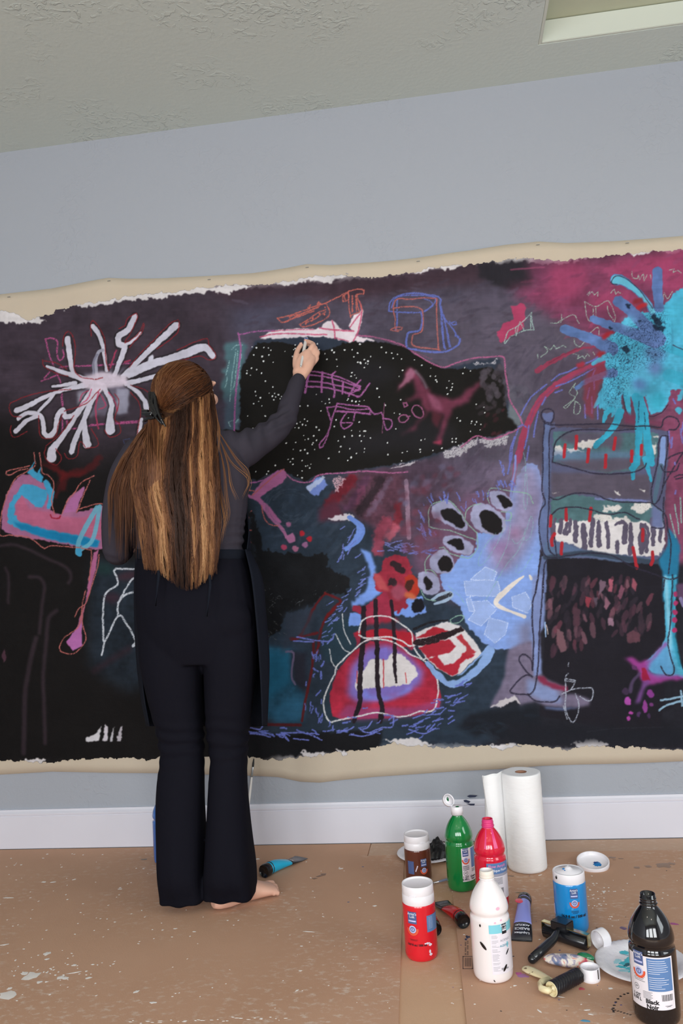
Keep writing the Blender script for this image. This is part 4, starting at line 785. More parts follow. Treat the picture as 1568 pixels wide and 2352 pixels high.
    for (x, y, rx, ry, c) in ((1100, 1060, 26, 34, (168, 70, 160)), (1125, 1160, 20, 16, (168, 62, 150)), (1104, 1210, 20, 22, (168, 62, 150)), (1245, 1110, 22, 55, (140, 58, 136)), (1290, 1000, 30, 32, (128, 52, 130)), (1190, 1170, 20, 24, (76, 48, 88)), (1280, 1180, 16, 20, (66, 44, 76)), (1080, 980, 26, 34, (60, 44, 68)), (1160, 780, 26, 22, (92, 48, 92)), (1300, 1090, 14, 16, (110, 52, 110))):
        oval(x, y, rx, ry, 0, c, jit=3, h=.3)
    for y in (160, 240, 315, 380, 465): oval(1505 - (y > 300)*8, y, 22, 22, 0, (168, 48, 96), jit=2, h=.35)
    for s in ("1380,1055 1480,1040 1568,1020", "1365,1140 1420,1100 1500,1075 1560,1060", "1550,980 1560,1100"): line(s, 5, (132, 168, 190), grain=.1)
    fill("1510,80 1600,70 1600,260 1560,260 1520,180", (90, 64, 92), soft=2); line("1545,200 1568,260", 8, (120, 110, 150))
    # chair foot
    fill("100,620 260,560 330,560 370,830 420,880 580,940 560,1000 680,1010 790,1050 780,1100 560,1120 400,1100 320,1060 200,1100 160,1020 40,1100 -60,1110 0,1000 60,880 80,740", (110, 100, 122), soft=3, jit=3, var=.14)
    fill("250,870 500,960 560,1080 380,1060 260,1000", (122, 136, 178), soft=5); fill("330,850 400,850 430,900 590,940 600,980 480,960 360,900", (128, 42, 70), soft=2)
    fill("300,0 410,0 400,420 360,500 380,830 310,860 290,400", (120, 136, 184), soft=2, var=.1)
    fill("-60,1110 20,1060 160,1010 200,1090 140,1060 60,1100", (190, 182, 184), grain=.2, jit=5)
    fill("400,1110 560,1120 700,1110 560,1140 420,1130", (86, 100, 140), soft=2)
    # dark charcoal outlines
    CH = (44, 40, 56)
    tile(1160, 940, 3.843)
    for s in ("400,130 330,100 315,60 330,15 380,0 420,20 425,80 400,120", "330,110 400,140 700,135 900,130 1100,150 1250,150 1370,160 1390,100 1440,65 1500,80 1530,130 1500,180 1440,185", "345,120 330,300 330,560 320,720 350,830 310,900 295,1050 320,1220 350,1290 440,1310 700,1270 900,1280 1000,1320 1100,1380 1300,1450 1450,1500 1530,1480", "430,170 390,200 385,400 385,700 380,880 370,1100 385,1240 430,1290", "415,470 430,330 470,260 600,190 800,180 920,190 1100,180 1150,175", "415,470 600,520 800,570 1000,570 1150,550 1230,510 1240,480", "380,770 450,800 600,745 780,750 900,800 1040,820 1280,825", "410,930 470,880 620,865 760,890 900,930 1050,910 1150,960 1180,970", "1430,200 1440,260 1410,470 1390,680 1350,800 1310,840 1290,800 1290,700 1340,480 1350,300 1380,240 1430,240", "1290,830 1380,900 1420,960 1430,1060 1460,1200 1440,1450", "1395,780 1390,950 1400,1040 1340,1050 1290,1040", "1568,380 1520,450 1390,680", "1420,440 1500,400 1568,380", "1370,500 1400,550 1500,545 1530,480", "1490,600 1530,580 1568,580", "1500,620 1568,600", "370,1320 340,1400 335,1614", "310,1260 290,1450 265,1614", "430,1130 450,1290", "1430,240 1430,330"):
        line(s, 3.4, CH, grain=.15, al=.9)
    tile(1140, 1320, 3.664)
    for s in ("350,0 330,130 300,240 300,430 310,560 300,800", "390,0 380,200 360,460 350,720 330,900 300,990 240,1005 120,990 130,950 200,870 260,840 300,860 240,800 190,720 200,680 240,670 290,720 300,800", "260,1000 330,1060 480,1065 530,1020", "1410,40 1400,130", "1480,0 1470,250 1460,420 1440,560 1460,680 1490,780 1480,840 1420,840 1380,770", "410,400 410,440 440,440"):
        line(s, 3.6, CH, grain=.12, al=.9)
    for s in ("605,740 600,770", "600,830 575,870 660,890 625,960", "575,880 580,1000 575,1100 600,1190 640,1240 680,1170 690,1080 660,1000", "580,890 650,900", "550,1000 640,960 740,950 800,950 810,1000 790,1060 740,1050 700,1020", "560,1100 590,1210"):
        line(s, 2.6, (170, 176, 190), grain=.25)
    line("405,400 410,520", 3, (150, 180, 220)); line("415,420 430,500", 2, (200, 180, 170))
    line("760,1320 1000,1290 1400,1280", 2, (60, 60, 68), al=.4, grain=.3)
    tile(1160, 940, 3.843)
    for s in ("1450,930 1500,1130", "1490,840 1520,1010 1530,1100", "1540,780 1550,1000"): line(s, 3, (130, 168, 160), grain=.2)
    for s in ("1440,200 1450,300", "1470,250 1460,340", "1500,720 1495,750", "1490,470 1495,490", "1540,180 1560,300", "1565,120 1550,200"): line(s, 4, (110, 106, 176), grain=.2)
    # bare gesso slot at the lower left
    tile(0, 1440, 3.92)
    fill("780,1025 780,990 860,970 920,880 900,1022", (196, 192, 194), jit=4); fill("930,1025 955,870 985,900 975,1025", (200, 192, 198), jit=3); fill("1000,1025 1010,950 1030,900 1030,1025", (182, 178, 182), jit=4, grain=.15); fill("1060,1025 1080,900 1110,880 1105,1025", (178, 170, 176), jit=4, grain=.3)
    # brushed relief over everything
    g_ = ART.mean(2, keepdims=True); ART[:] = (g_+(ART-g_)*.92)*np.array([.985, 1., 1.02], np.float32)
    f = 1+.025*STK*np.clip(N40+.4, 0, 1)+.015*STKV*np.clip(-N40+.4, 0, 1)+.04*(GR-.5)
    np.multiply(ART, f[..., None], out=ART); np.clip(ART, 0, 1, out=ART)
    AHT[:] = AHT+.18*(STK*.5+.5)*np.clip(N40+.5, 0, 1)+.15*(N7*.5+.5)
paint_all()
M['paint'] = mat('acrylic_paint', (.1, .1, .1, 1), rough=.6, spec=.07, attr='col', bump=(260, .10, 3))
nz = M['paint'].node_tree
gx0, gx1 = at_y(-105, 1200).x, at_y(1690, 1200).x; gz0, gz1 = .22, 2.24; STEP = .00215
gnx, gnz = int((gx1-gx0)/STEP), int((gz1-gz0)/STEP)
X = np.linspace(gx0, gx1, gnx); Z = np.linspace(gz0, gz1, gnz); XX, ZZ = np.meshgrid(X, Z)
# wall point -> sheet coordinates of the strokes (a plane-to-plane map)
dx, dz = XX, ZZ-H
den = dx*FW.x+D*FW.y+dz*FW.z
U_ = 784+F*(dx*RT.x+D*RT.y+dz*RT.z)/den-AX0; V_ = 1176-F*(dx*UP.x+D*UP.y+dz*UP.z)/den-AY0
def samp(A):
    u = np.clip(U_, 0, AW-1.01); v = np.clip(V_, 0, AH-1.01); i = u.astype(int); j = v.astype(int); fu, fv = u-i, v-j
    if A.ndim == 3: fu, fv = fu[..., None], fv[..., None]
    return (A[j, i]*(1-fu)+A[j, i+1]*fu)*(1-fv)+(A[j+1, i]*(1-fu)+A[j+1, i+1]*fu)*fv
inside = (U_ > 1) & (U_ < AW-2) & (V_ > 1) & (V_ < AH-2)
cov = samp(ACOV)*inside; rgb = samp(ART); ht = samp(AHT)
keep = cov > .45
zt = np.interp(X, txs, tzs)[None, :]; zb = np.interp(X, bxs, bzs)[None, :]
keep &= (ZZ < zt-.006) & (ZZ > zb+.006)
t_ = (ZZ-zb)/(zt-zb); e = .45*(np.clip(1-t_*12, 0, 1)+np.clip(1-(1-t_)*14, 0, 1))
YY = -(.006+.003*np.sin(XX*5.1+1)+.002*np.sin(XX*11.7+ZZ*3))-e*(.004+.004*np.sin(XX*14.1+.8*t_))-.0012-ht*.0012
idx = np.full(keep.shape, -1, np.int64); q4 = keep[:-1, :-1] & keep[1:, :-1] & keep[:-1, 1:] & keep[1:, 1:]
used = np.zeros_like(keep); used[:-1, :-1] |= q4; used[1:, :-1] |= q4; used[:-1, 1:] |= q4; used[1:, 1:] |= q4
idx[used] = np.arange(used.sum())
co = np.stack([XX[used]-off.x, YY[used]-off.y, ZZ[used]-off.z], 1).astype(np.float32)
jj, ii = np.nonzero(q4); faces = np.stack([idx[jj, ii], idx[jj, ii+1], idx[jj+1, ii+1], idx[jj+1, ii]], 1).astype(np.int32)
me = bpy.data.meshes.new('paint_layer'); me.vertices.add(len(co)); me.vertices.foreach_set('co', co.ravel())
me.loops.add(faces.size); me.loops.foreach_set('vertex_index', faces.ravel()); me.polygons.add(len(faces))
me.polygons.foreach_set('loop_start', np.arange(0, faces.size, 4, dtype=np.int32)); me.update(calc_edges=True)
c4 = np.ones((len(co), 4), np.float32); s = np.clip(rgb[used], 0, 1)
c4[:, :3] = np.clip(np.where(s <= .04045, s/12.92, ((s+.055)/1.055)**2.4)/.98, 0, .9)
setcol(me, c4); link('paint_layer', me, M['paint'], painting)
# staples that hold the cloth
for px, py in ((250, 645), (705, 614), (1235, 562), (20, 682), (480, 642), (960, 600), (1440, 558)):
    p = at_y(px, py, -.013); bm = bmesh.new(); bm_box(bm, -.006, .006, -.0008, .0012, -.0009, .0009)
    o = bmo('staple', bm, mat('staple_steel', (.25, .25, .26, 1), .4, 1.) if 'st' not in M else M['st'], painting, loc=p-off)
    M['st'] = o.data.materials[0]
# ---------------------------------------------------------------- the painter, seen from behind
M['skin'] = mat('skin', col(200, 158, 138), rough=.5, spec=.35, sss=.12, bump=(180, .05))
M['shirt'] = mat('charcoal_knit', col(51, 48, 56), rough=.85, spec=.10, bump=(700, .12, 2))
M['pants'] = mat('black_stretch_cloth', col(17, 17, 24), rough=.8, spec=.05, bump=(600, .08, 2))
M['apron'] = mat('black_apron_cloth', col(22, 25, 33), rough=.85, spec=.06, bump=(500, .2, 2))
M['clip'] = mat('glossy_black_plastic', (.006, .006, .007, 1), rough=.12, spec=.5, coat=.2)
YB = -.52
foot_c = at_z(470, 2072, 0)
person = empty('person', (foot_c.x, foot_c.y, 0), label='barefoot woman with long brown hair, charcoal top and black flared trousers, painting the canvas', cat='person')
PO = Vector(person.location)
def L_(p): return Vector(p)-PO
def g(x, y, Y): return L_(at_y(x, y, Y))
def ring(xl, xr, y, Y, hd, n=28, front=None, sq=2.3):
    a, b = g(xl, y, Y), g(xr, y, Y); c = (a+b)/2; h = (b-a)/2; out = []
    for i in range(n):
        t = 2*PI*i/n; ct, st = math.cos(t), math.sin(t)
        ct = math.copysign(abs(ct)**(2/sq), ct); st = math.copysign(abs(st)**(2/sq), st)
        out.append(c+h*ct+Vector((0, 1, 0))*((front if (front and st > 0) else hd)*st))
    return out
def loft(rings, sub=4):
    n = len(rings[0]); R = []
    q = [rings[0]]+rings+[rings[-1]]
    for i in range(1, len(q)-2):
        for k in range(sub):
            t = k/sub; R.append([.5*((2*b)+(-a+c)*t+(2*a-5*b+4*c-d)*t*t+(-a+3*b-3*c+d)*t**3) for a, b, c, d in zip(q[i-1], q[i], q[i+1], q[i+2])])
    R.append(rings[-1]); V, Fc = [], []
    for r in R: V += r
    for i in range(len(R)-1):
        for k in range(n): j = (k+1) % n; Fc.append((i*n+k, (i+1)*n+k, (i+1)*n+j, i*n+j))
    Fc.append(tuple(range(n))); Fc.append(tuple(range((len(R)-1)*n, len(R)*n))[::-1]); return V, Fc
def ellip(c, rs, rf, rz, fw=Vector((0, 1, 0)), n=20, tilt=0):
    s = fw.cross(Vector((0, 0, 1))).normalized(); u = s.cross(fw).normalized(); V = [c+u*rz]; Fc = []
    for i in range(1, n):
        th = PI*i/n
        for k in range(2*n): ph = PI*k/n; V.append(c+s*(rs*math.sin(th)*math.cos(ph))+fw*(rf*math.sin(th)*math.sin(ph))+u*(rz*math.cos(th)))
    V.append(c-u*rz); m2 = 2*n
    for k in range(m2): Fc.append((0, 1+k, 1+(k+1) % m2))
    for i in range(n-2):
        for k in range(m2): a = 1+i*m2; Fc.append((a+k, a+m2+k, a+m2+(k+1) % m2, a+(k+1) % m2))
    a = 1+(n-2)*m2
    for k in range(m2): Fc.append((a+k, len(V)-1, a+(k+1) % m2))
    return V, Fc
def chain(ps, n=12):
    """smooth tapered limb through (px, py, Y, r) points, round ends"""
    P = [np.array(list(g(p[0], p[1], p[2]))+[p[3]]) for p in ps]; q = [2*P[0]-P[1]]+P+[2*P[-1]-P[-2]]; out = []
    for i in range(1, len(q)-2):
        for k in range(5):
            t = k/5; out.append(.5*((2*q[i])+(-q[i-1]+q[i+1])*t+(2*q[i-1]-5*q[i]+4*q[i+1]-q[i+2])*t*t+(-q[i-1]+3*q[i]-3*q[i+1]+q[i+2])*t**3))
    out.append(P[-1]); path = [Vector(o[:3]) for o in out]; rr = [max(o[3], .003) for o in out]
    e = (path[-1]-path[-2]).normalized()
    for a in (.5, .8, 1.): path.append(Vector(out[-1][:3])+e*rr[len(out)-1]*a); rr.append(rr[len(out)-1]*math.sqrt(max(.02, 1-a*a)))
    e = (path[0]-path[1]).normalized(); r0 = rr[0]; p0 = path[0]
    for a in (.5, .8, 1.): path.insert(0, p0+e*r0*a); rr.insert(0, r0*math.sqrt(max(.02, 1-a*a)))
    return tube(path, rr, n)
# --- head frame: she looks up to the right at her brush
yaw_h = math.radians(38); hf = Vector((math.sin(yaw_h), math.cos(yaw_h), .10)).normalized(); hs = hf.cross(Vector((0, 0, 1))).normalized(); hu = hs.cross(hf)
HC = g(429, 897, -.47)
def hp(s, f, u): return HC+hs*s+hf*f+hu*u
body = []
body.append(ellip(HC, .071, .090, .092, hf)); body.append(ellip(hp(0, .030, -.050), .056, .062, .075, hf)); body.append(ellip(hp(0, .072, -.100), .026, .026, .020, hf))
body.append(ellip(hp(0, .100, -.030), .011, .020, .020, hf)); body.append(ellip(hp(0, .088, -.066), .022, .012, .010, hf))
body.append(ellip(hp(0, .086, .018), .045, .012, .012, hf))
for s in (-1, 1):
    body.append(ellip(hp(s*.038, .062, -.035), .020, .022, .020, hf)); body.append(ellip(hp(s*.073, -.004, -.026), .008, .018, .030, hf)); body.append(ellip(hp(s*.077, -.010, -.014), .008, .012, .014, hf))
body.append(chain([(425, 925, -.49, .050), (424, 965, -.50, .048), (424, 1000, -.50, .055)]))
# trunk under the clothes
body.append(loft([ring(380, 470, 985, -.49, .05), ring(335, 520, 1010, -.49, .06), ring(318, 540, 1060, -.49, .085), ring(325, 545, 1120, -.49, .09), ring(340, 540, 1200, -.49, .08), ring(342, 538, 1270, -.49, .08), ring(335, 560, 1360, -.49, .10), ring(352, 560, 1440, -.49, .09), ring(372, 545, 1500, -.49, .06)]))
for (a, b, c, d) in (((395, 1480), (405, 1690), (412, 1900), (418, 2040)), ((515, 1480), (520, 1690), (522, 1900), (525, 2030))):
    body.append(chain([(a[0], a[1], -.49, .062), (b[0]+(8 if a[0] < 450 else 2), b[1], -.49, .042), (c[0], c[1]-80, -.51, .05), (c[0], c[1]+60, -.52, .036), (d[0], d[1], -.53, .034)], 16))
# right arm to the canvas, left arm bent forward
body.append(chain([(540, 1035, -.47, .048), (612, 1004, -.38, .034), (652, 968, -.30, .031), (670, 912, -.24, .027), (686, 868, -.172, .0235)], 16))
body.append(chain([(312, 1055, -.49, .046), (268, 1180, -.48, .036), (272, 1268, -.44, .032), (305, 1242, -.30, .027), (328, 1215, -.20, .021)], 16))
# right hand, back of the hand towards us
RH = [[(686, 868, -.170, .0225), (692, 848, -.150, .023), (699, 828, -.125, .0235), (705, 815, -.108, .021)],
      [(690, 866, -.168, .020), (705, 842, -.142, .022), (714, 826, -.115, .019)],
      [(684, 856, -.162, .020), (688, 836, -.142, .019), (697, 818, -.118, .017)],
      [(680, 842, -.150, .0135), (679, 824, -.128, .0115), (683, 806, -.098, .0098), (691, 792, -.072, .0085)],
      [(704, 816, -.110, .0115), (716, 797, -.098, .0100), (719, 791, -.078, .0092), (709, 785, -.058, .0080), (702, 783, -.046, .0070)],
      [(713, 820, -.108, .0105), (724, 803, -.088, .0092), (721, 797, -.066, .0088), (711, 793, -.050, .0075), (706, 791, -.046, .0068)],
      [(718, 828, -.112, .0100), (729, 812, -.092, .0090), (726, 806, -.068, .0082), (716, 802, -.056, .0070)],
      [(716, 838, -.122, .0095), (727, 825, -.104, .0082), (726, 819, -.082, .0076), (718, 815, -.070, .0066)]]
for ch in RH: body.append(chain(ch, 12))
# left hand, fingers loosely curled
LH = [[(328, 1215, -.20, .021), (336, 1200, -.16, .024), (342, 1190, -.13, .020)]]+[[(338+i*6, 1196+i*5, -.14, .009), (342+i*6, 1184+i*6, -.11, .0085), (346+i*5, 1186+i*6, -.085, .0078), (347+i*4, 1194+i*6, -.075, .007)] for i in range(4)]+[[(332, 1202, -.17, .011), (334, 1186, -.145, .0095), (342, 1178, -.125, .0085)]]
for ch in LH: body.append(chain(ch, 12))
# feet: heel, arch, ball, toes (right foot turned out to the right, left foot nearly straight)
def foot(heel, ang, s=1.):
    h = L_(at_z(heel[0], heel[1], .0))+Vector((0, 0, .0025)); f = Vector((math.sin(ang), math.cos(ang), 0)); sd = Vector((f.y, -f.x, 0)); out = []
    def q(a, b, z): return h+f*a+sd*b+Vector((0, 0, z))
    V, Fc = [], []
    secs = [(-.004, 0, .018, .014, .020), (.015, 0, .031, .030, .027), (.055, 0, .032, .042, .032), (.10, .002*s, .033, .036, .034), (.145, .004*s, .040, .026, .026), (.175, .004*s, .043, .019, .019), (.198, .004*s, .040, .015, .014)]
    rr = []
    for a, b, wd, hz, cz in secs:
        r = [];
        for i in range(24):
            t = 2*PI*i/24; z = cz+hz*math.sin(t); r.append(q(a, b+wd*math.cos(t), max(.003, z)))
        rr.append(r)
    out.append(loft(rr)); out.append(tube([q(.045, 0, .03), q(.045, 0, .07), q(.04, 0, .13)], [.030, .032, .036], 16))
    for k in range(5):
        b = (-.030+.0165*k)*s+.003; r = (.0125, .0098, .0092, .0088, .0082)[k]; ln = (.040, .042, .036, .029, .022)[k]
        P = [q(.180, b, r+.004), q(.180+ln*.5, b, r+.005), q(.180+ln*.85, b, r), q(.180+ln, b, r*.8)]; out.append(tube(P, [r, r*.95, r, r*.5], 10))
    return out
body += foot((492, 2092), math.radians(50)); body += foot((430, 2084), math.radians(-8), -1)
sk = remesh('body', body, .0030, M['skin'], person, 3)
# eyes, nails
M['eye'] = mat('eye_white', (.8, .78, .75, 1), rough=.15)
for s in (-1, 1):
    V, Fc = ellip(hp(s*.031, .068, -.008), .0125, .0125, .0125, hf, 8); pyd('eye', V, Fc, M['eye'], person)
M['nail'] = mat('nail', col(214, 168, 158), rough=.25)
def nail(tip, prev, up):
    t = (tip-prev).normalized(); s = t.cross(up).normalized(); u = s.cross(t)
    V = [tip+t*a+s*b+u*(.0068-.10*b*b*60) for a in (-.004, .002, .007) for b in (-.0048, -.0024, 0, .0024, .0048)]
    Fc = [(r*5+k, r*5+k+1, r*5+k+6, r*5+k+5) for r in range(2) for k in range(4)]
    o = pyd('nail', V, Fc, M['nail'], person); md = o.modifiers.new('s', 'SOLIDIFY'); md.thickness = .0008
nail(g(691, 792, -.074), g(683, 806, -.098), Vector((-.2, -1, .2))); nail(g(703, 783.5, -.048), g(709, 785, -.058), Vector((-.1, -1, .5)))
# --- shirt
cuts = [loft([ring(395, 455, 972, -.49, .045), ring(372, 478, 985, -.49, .058), ring(332, 522, 1003, -.49, .075), ring(300, 552, 1035, -.49, .098), ring(292, 572, 1085, -.49, .112), ring(303, 567, 1140, -.49, .112), ring(312, 561, 1200, -.49, .104), ring(318, 557, 1250, -.49, .100), ring(320, 557, 1290, -.49, .102)]),
        chain([(500, 1018, -.48, .050), (545, 1035, -.46, .064), (590, 1016, -.40, .052), (622, 996, -.36, .045), (652, 966, -.30, .040), (663, 935, -.265, .036), (673, 905, -.23, .0315), (684, 874, -.182, .0275)], 20),
        chain([(322, 1045, -.49, .062), (290, 1100, -.49, .058), (271, 1170, -.49, .050), (265, 1235, -.47, .045), (270, 1270, -.44, .042), (294, 1248, -.33, .034), (322, 1222, -.22, .028)], 20)]
def shirt_disp(c, n):
    x, y, z = map(float, c); d = .0015*mnoise.noise(Vector((x*9, y*9, z*9)))
    zz = z
    # horizontal pulls at the waist
    e = math.exp(-((zz-zw)/.055)**2)*(.5+mnoise.noise(Vector((x*7, y*7, z*10)))); d += .0045*e*math.sin((zz+.10*x+.03*mnoise.noise(Vector((x*9, 3, z*9))))*230)
    # folds on the top of the raised shoulder and upper arm
    s = (x-sx0); e2 = math.exp(-((s-.10)/.09)**2)*max(0, n[2]*.8+.3)
    d += .0050*e2*math.sin(s*150+(z-sz0)*45)
    e3 = math.exp(-(((x-ex0)**2+(z-ez0)**2)/.0035)); d += .0034*e3*math.sin((x*.8-z)*170)
    return d
zw = float(g(540, 1235, YB).z); sp = g(500, 1005, -.47); sx0, sz0 = float(sp.x), float(sp.z); ep = g(648, 970, -.3); ex0, ez0 = float(ep.x), float(ep.z)
remesh('shirt', cuts, .0048, M['shirt'], person, 5, shirt_disp)
# --- trousers
pel = loft([ring(322, 558, 1268, -.49, .098), ring(316, 572, 1310, -.49, .112), ring(316, 584, 1370, -.49, .125), ring(320, 590, 1430, -.49, .128), ring(325, 590, 1480, -.49, .116), ring(330, 588, 1520, -.49, .098)])
bum = [ellip(g(392, 1425, -.535), .082, .070, .095), ellip(g(520, 1425, -.535), .082, .070, .095)]
ll = loft([ring(322, 468, 1440, -.50, .095), ring(326, 466, 1520, -.50, .095), ring(342, 463, 1600, -.50, .085), ring(362, 466, 1680, -.50, .073), ring(370, 467, 1740, -.51, .066), ring(364, 467, 1790, -.52, .070), ring(362, 467, 1850, -.53, .078), ring(368, 468, 1930, -.54, .088, sq=2.8), ring(374, 469, 2000, -.545, .095, sq=3.4), ring(377, 470, 2048, -.55, .072, sq=4), ring(378, 470, 2064, -.55, .068, sq=5)])
rl = loft([ring(466, 589, 1440, -.50, .095), ring(470, 588, 1520, -.50, .095), ring(473, 580, 1600, -.50, .085), ring(477, 571, 1680, -.50, .073), ring(485, 567, 1740, -.51, .066), ring(482, 566, 1790, -.52, .070), ring(479, 569, 1850, -.53, .078), ring(477, 574, 1930, -.54, .088, sq=2.8), ring(476, 580, 2000, -.545, .092, sq=3.4), ring(476, 583, 2040, -.545, .072, sq=4), ring(476, 583, 2055, -.545, .066, sq=5)])
kz = float(g(500, 1700, YB).z)
def pant_disp(c, n):
    x, y, z = map(float, c); e = math.exp(-((z-kz)/.07)**2)
    d = .0028*e*math.sin((z+.12*x+.02*mnoise.noise(Vector((x*10, 1, z*10))))*150)+.002*mnoise.noise(Vector((x*14, y*14, z*3)))
    f = ease((kz-z)/.5); d += .0026*f*math.sin(x*85+2*mnoise.noise(Vector((x*4, 0, z*2))))
    return d
remesh('trousers', [pel, ll, rl]+bum, .005, M['pants'], person, 5, pant_disp)
# --- apron: a sheet round the front whose sides show past the hips
def sheet(rows, n=34, thick=.002):
    """rows: (py, [(px, Y), ...]) control curve per height"""
    V = []
    R = []
    for py, cp in rows: R.append([np.array(g(a, py, b)) for a, b in cp])
    def cr(q, t):
        q = [2*q[0]-q[1]]+list(q)+[2*q[-1]-q[-2]]; m = len(q)-3; s = min(t*m, m-1e-6); i = int(s); f = s-i; a, b, c, d = q[i:i+4]
        return .5*((2*b)+(-a+c)*f+(2*a-5*b+4*c-d)*f*f+(-a+3*b-3*c+d)*f**3)
    NR = 26; 
    for j in range(NR+1):
        row = [cr([r[k] for r in R], j/NR) for k in range(len(R[0]))]
        V += [Vector(cr(row, i/n)) for i in range(n+1)]
    Fc = [(j*(n+1)+i, j*(n+1)+i+1, (j+1)*(n+1)+i+1, (j+1)*(n+1)+i) for j in range(NR) for i in range(n)]
    return V, Fc
rows = [(1262, [(562, -.53), (572, -.47), (556, -.39), (440, -.36), (330, -.39), (314, -.47), (316, -.52)]),
        (1330, [(577, -.56), (601, -.48), (578, -.37), (445, -.345), (322, -.37), (312, -.47), (315, -.53)]),
        (1420, [(587, -.56), (609, -.48), (590, -.37), (445, -.335), (322, -.37), (313, -.47), (317, -.54)]),
        (1510, [(594, -.55), (616, -.48), (596, -.37), (450, -.335), (326, -.37), (318, -.46), (322, -.53)]),
        (1600, [(599, -.53), (614, -.47), (596, -.38), (455, -.34), (336, -.37), (327, -.45), (332, -.51)]),
        (1668, [(601, -.52), (611, -.46), (594, -.38), (455, -.345), (350, -.37), (338, -.45), (344, -.50)])]
V, Fc = sheet(rows); o = pyd('apron_skirt', V, Fc, M['apron'], person); md = o.modifiers.new('s', 'SOLIDIFY'); md.thickness = .0025
rows = [(1100, [(545, -.385), (500, -.37), (440, -.362), (370, -.37), (335, -.385)]), (1170, [(566, -.43), (530, -.372), (440, -.362), (350, -.372), (318, -.42)]), (1215, [(571, -.48), (556, -.385), (440, -.362), (330, -.385), (312, -.46)]), (1264, [(566, -.51), (566, -.40), (440, -.362), (325, -.395), (312, -.49)])]
V, Fc = sheet(rows); o = pyd('apron_bib', V, Fc, M['apron'], person); md = o.modifiers.new('s', 'SOLIDIFY'); md.thickness = .0025
for s0 in ((540, 1100, 470, 985), (340, 1100, 395, 985)):
    P = [g(s0[0], s0[1], -.385), g((s0[0]*2+s0[2])/3, 1050, -.375), g(s0[2], 1000, -.40), g((s0[2]+430)/2, 975, -.455)]
    V, Fc = tube(P, .010, 8, .2); pyd('apron_strap', V, Fc, M['apron'], person)
V, Fc = loft([ring(318, 562, 1262, -.49, .107), ring(317, 564, 1269, -.49, .110), ring(317, 564, 1277, -.49, .110), ring(318, 563, 1284, -.49, .107)], 2)
pyd('apron_tie', V, Fc, M['apron'], person)
for px_, py_ in ((360, 1372), (478, 1396)):           # bow ends hanging at the back
    P = [g(px_+3, py_-95, -.625), g(px_+4, py_-50, -.64), g(px_, py_-15, -.655), g(px_-3, py_+20, -.652)]
    V, Fc = tube(P, [.004, .005, .005, .004], 6, .3); pyd('apron_tie', V, Fc, M['apron'], person)

# --- hair
M['hair'] = mat('brown_hair', (.1, .05, .02, 1), rough=.45, spec=.16, attr='col')
tabL = ([850, 880, 930, 985, 1050, 1120, 1200, 1280, 1352], [392, 362, 338, 330, 305, 300, 320, 326, 338])
tabR = ([850, 880, 930, 985, 1050, 1120, 1200, 1280, 1352], [470, 487, 492, 496, 500, 504, 504, 502, 494])
tabY = ([850, 930, 985, 1050, 1120, 1200, 1280, 1352], [-.47, -.49, -.53, -.585, -.605, -.612, -.615, -.618])
tabD = ([850, 930, 985, 1050, 1120, 1200, 1280, 1352], [.07, .085, .062, .034, .030, .028, .026, .020])
def itp(tab, y): return float(np.interp(y, *tab))
HX, HY_, HZ = .098, .112, .106
HCc = g(420, 905, -.478)
def on_head(d, k=1.): return HCc+Vector((d.x*HX, d.y*HY_, d.z*HZ))*k
rings_ = [ring(itp(tabL, y)+8, itp(tabR, y)-6, y, itp(tabY, y), itp(tabD, y)*.7) for y in (905, 930, 960, 985, 1015, 1050, 1085, 1120, 1160, 1200, 1240, 1280, 1310)]
cap = ellip(HCc, HX*.93, HY_*.93, HZ*.93, n=24)
fc = hp(0, .10, -.05)                                 # keep the face free of the cap
V, Fc = cap; V2 = []
for v in V:
    d = (v-HCc); a = d.normalized().dot((hf*.9-hu*.45).normalized())
    V2.append(HCc+d*(1-.34*ease((a-.35)/.35)))
bulk = remesh('hair', [(V2, Fc), loft(rings_, 3)], .005, M['hair'], person, 4)
n_ = len(bulk.data.vertices); setcol(bulk.data, np.tile(np.array([*lin((58, 36, 24)), 1.]), (n_, 1)))
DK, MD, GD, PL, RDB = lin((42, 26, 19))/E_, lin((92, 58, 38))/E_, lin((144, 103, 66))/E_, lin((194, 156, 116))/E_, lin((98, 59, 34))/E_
SV, SF, SC = [], [], []
def strand(path, r, c0, c1, seg=None, tip=.25):
    base = len(SV); n = len(path)
    for i, p in enumerate(path):
        t = (path[min(i+1, n-1)]-path[max(i-1, 0)]).normalized(); a = t.cross(Vector((0, 1, .15)))
        if a.length < .1: a = t.cross(Vector((1, 0, 0)))
        a.normalize(); b = a.cross(t); k = i/(n-1); rr = r*(1-(1-tip)*max(0, (k-.55)/.45)**1.5)*min(1, .5+k*6)
        for q in range(3):
            an = 2*PI*q/3+PI/2; SV.append(p+a*(rr*math.cos(an))-b*(rr*.42*math.sin(an)))
        SC.append(c0*(1-k)+c1*k)
    for i in range(n-1):
        for q in range(3): SF.append((base+i*3+q, base+i*3+(q+1) % 3, base+(i+1)*3+(q+1) % 3, base+(i+1)*3+q))
R_ = random.random
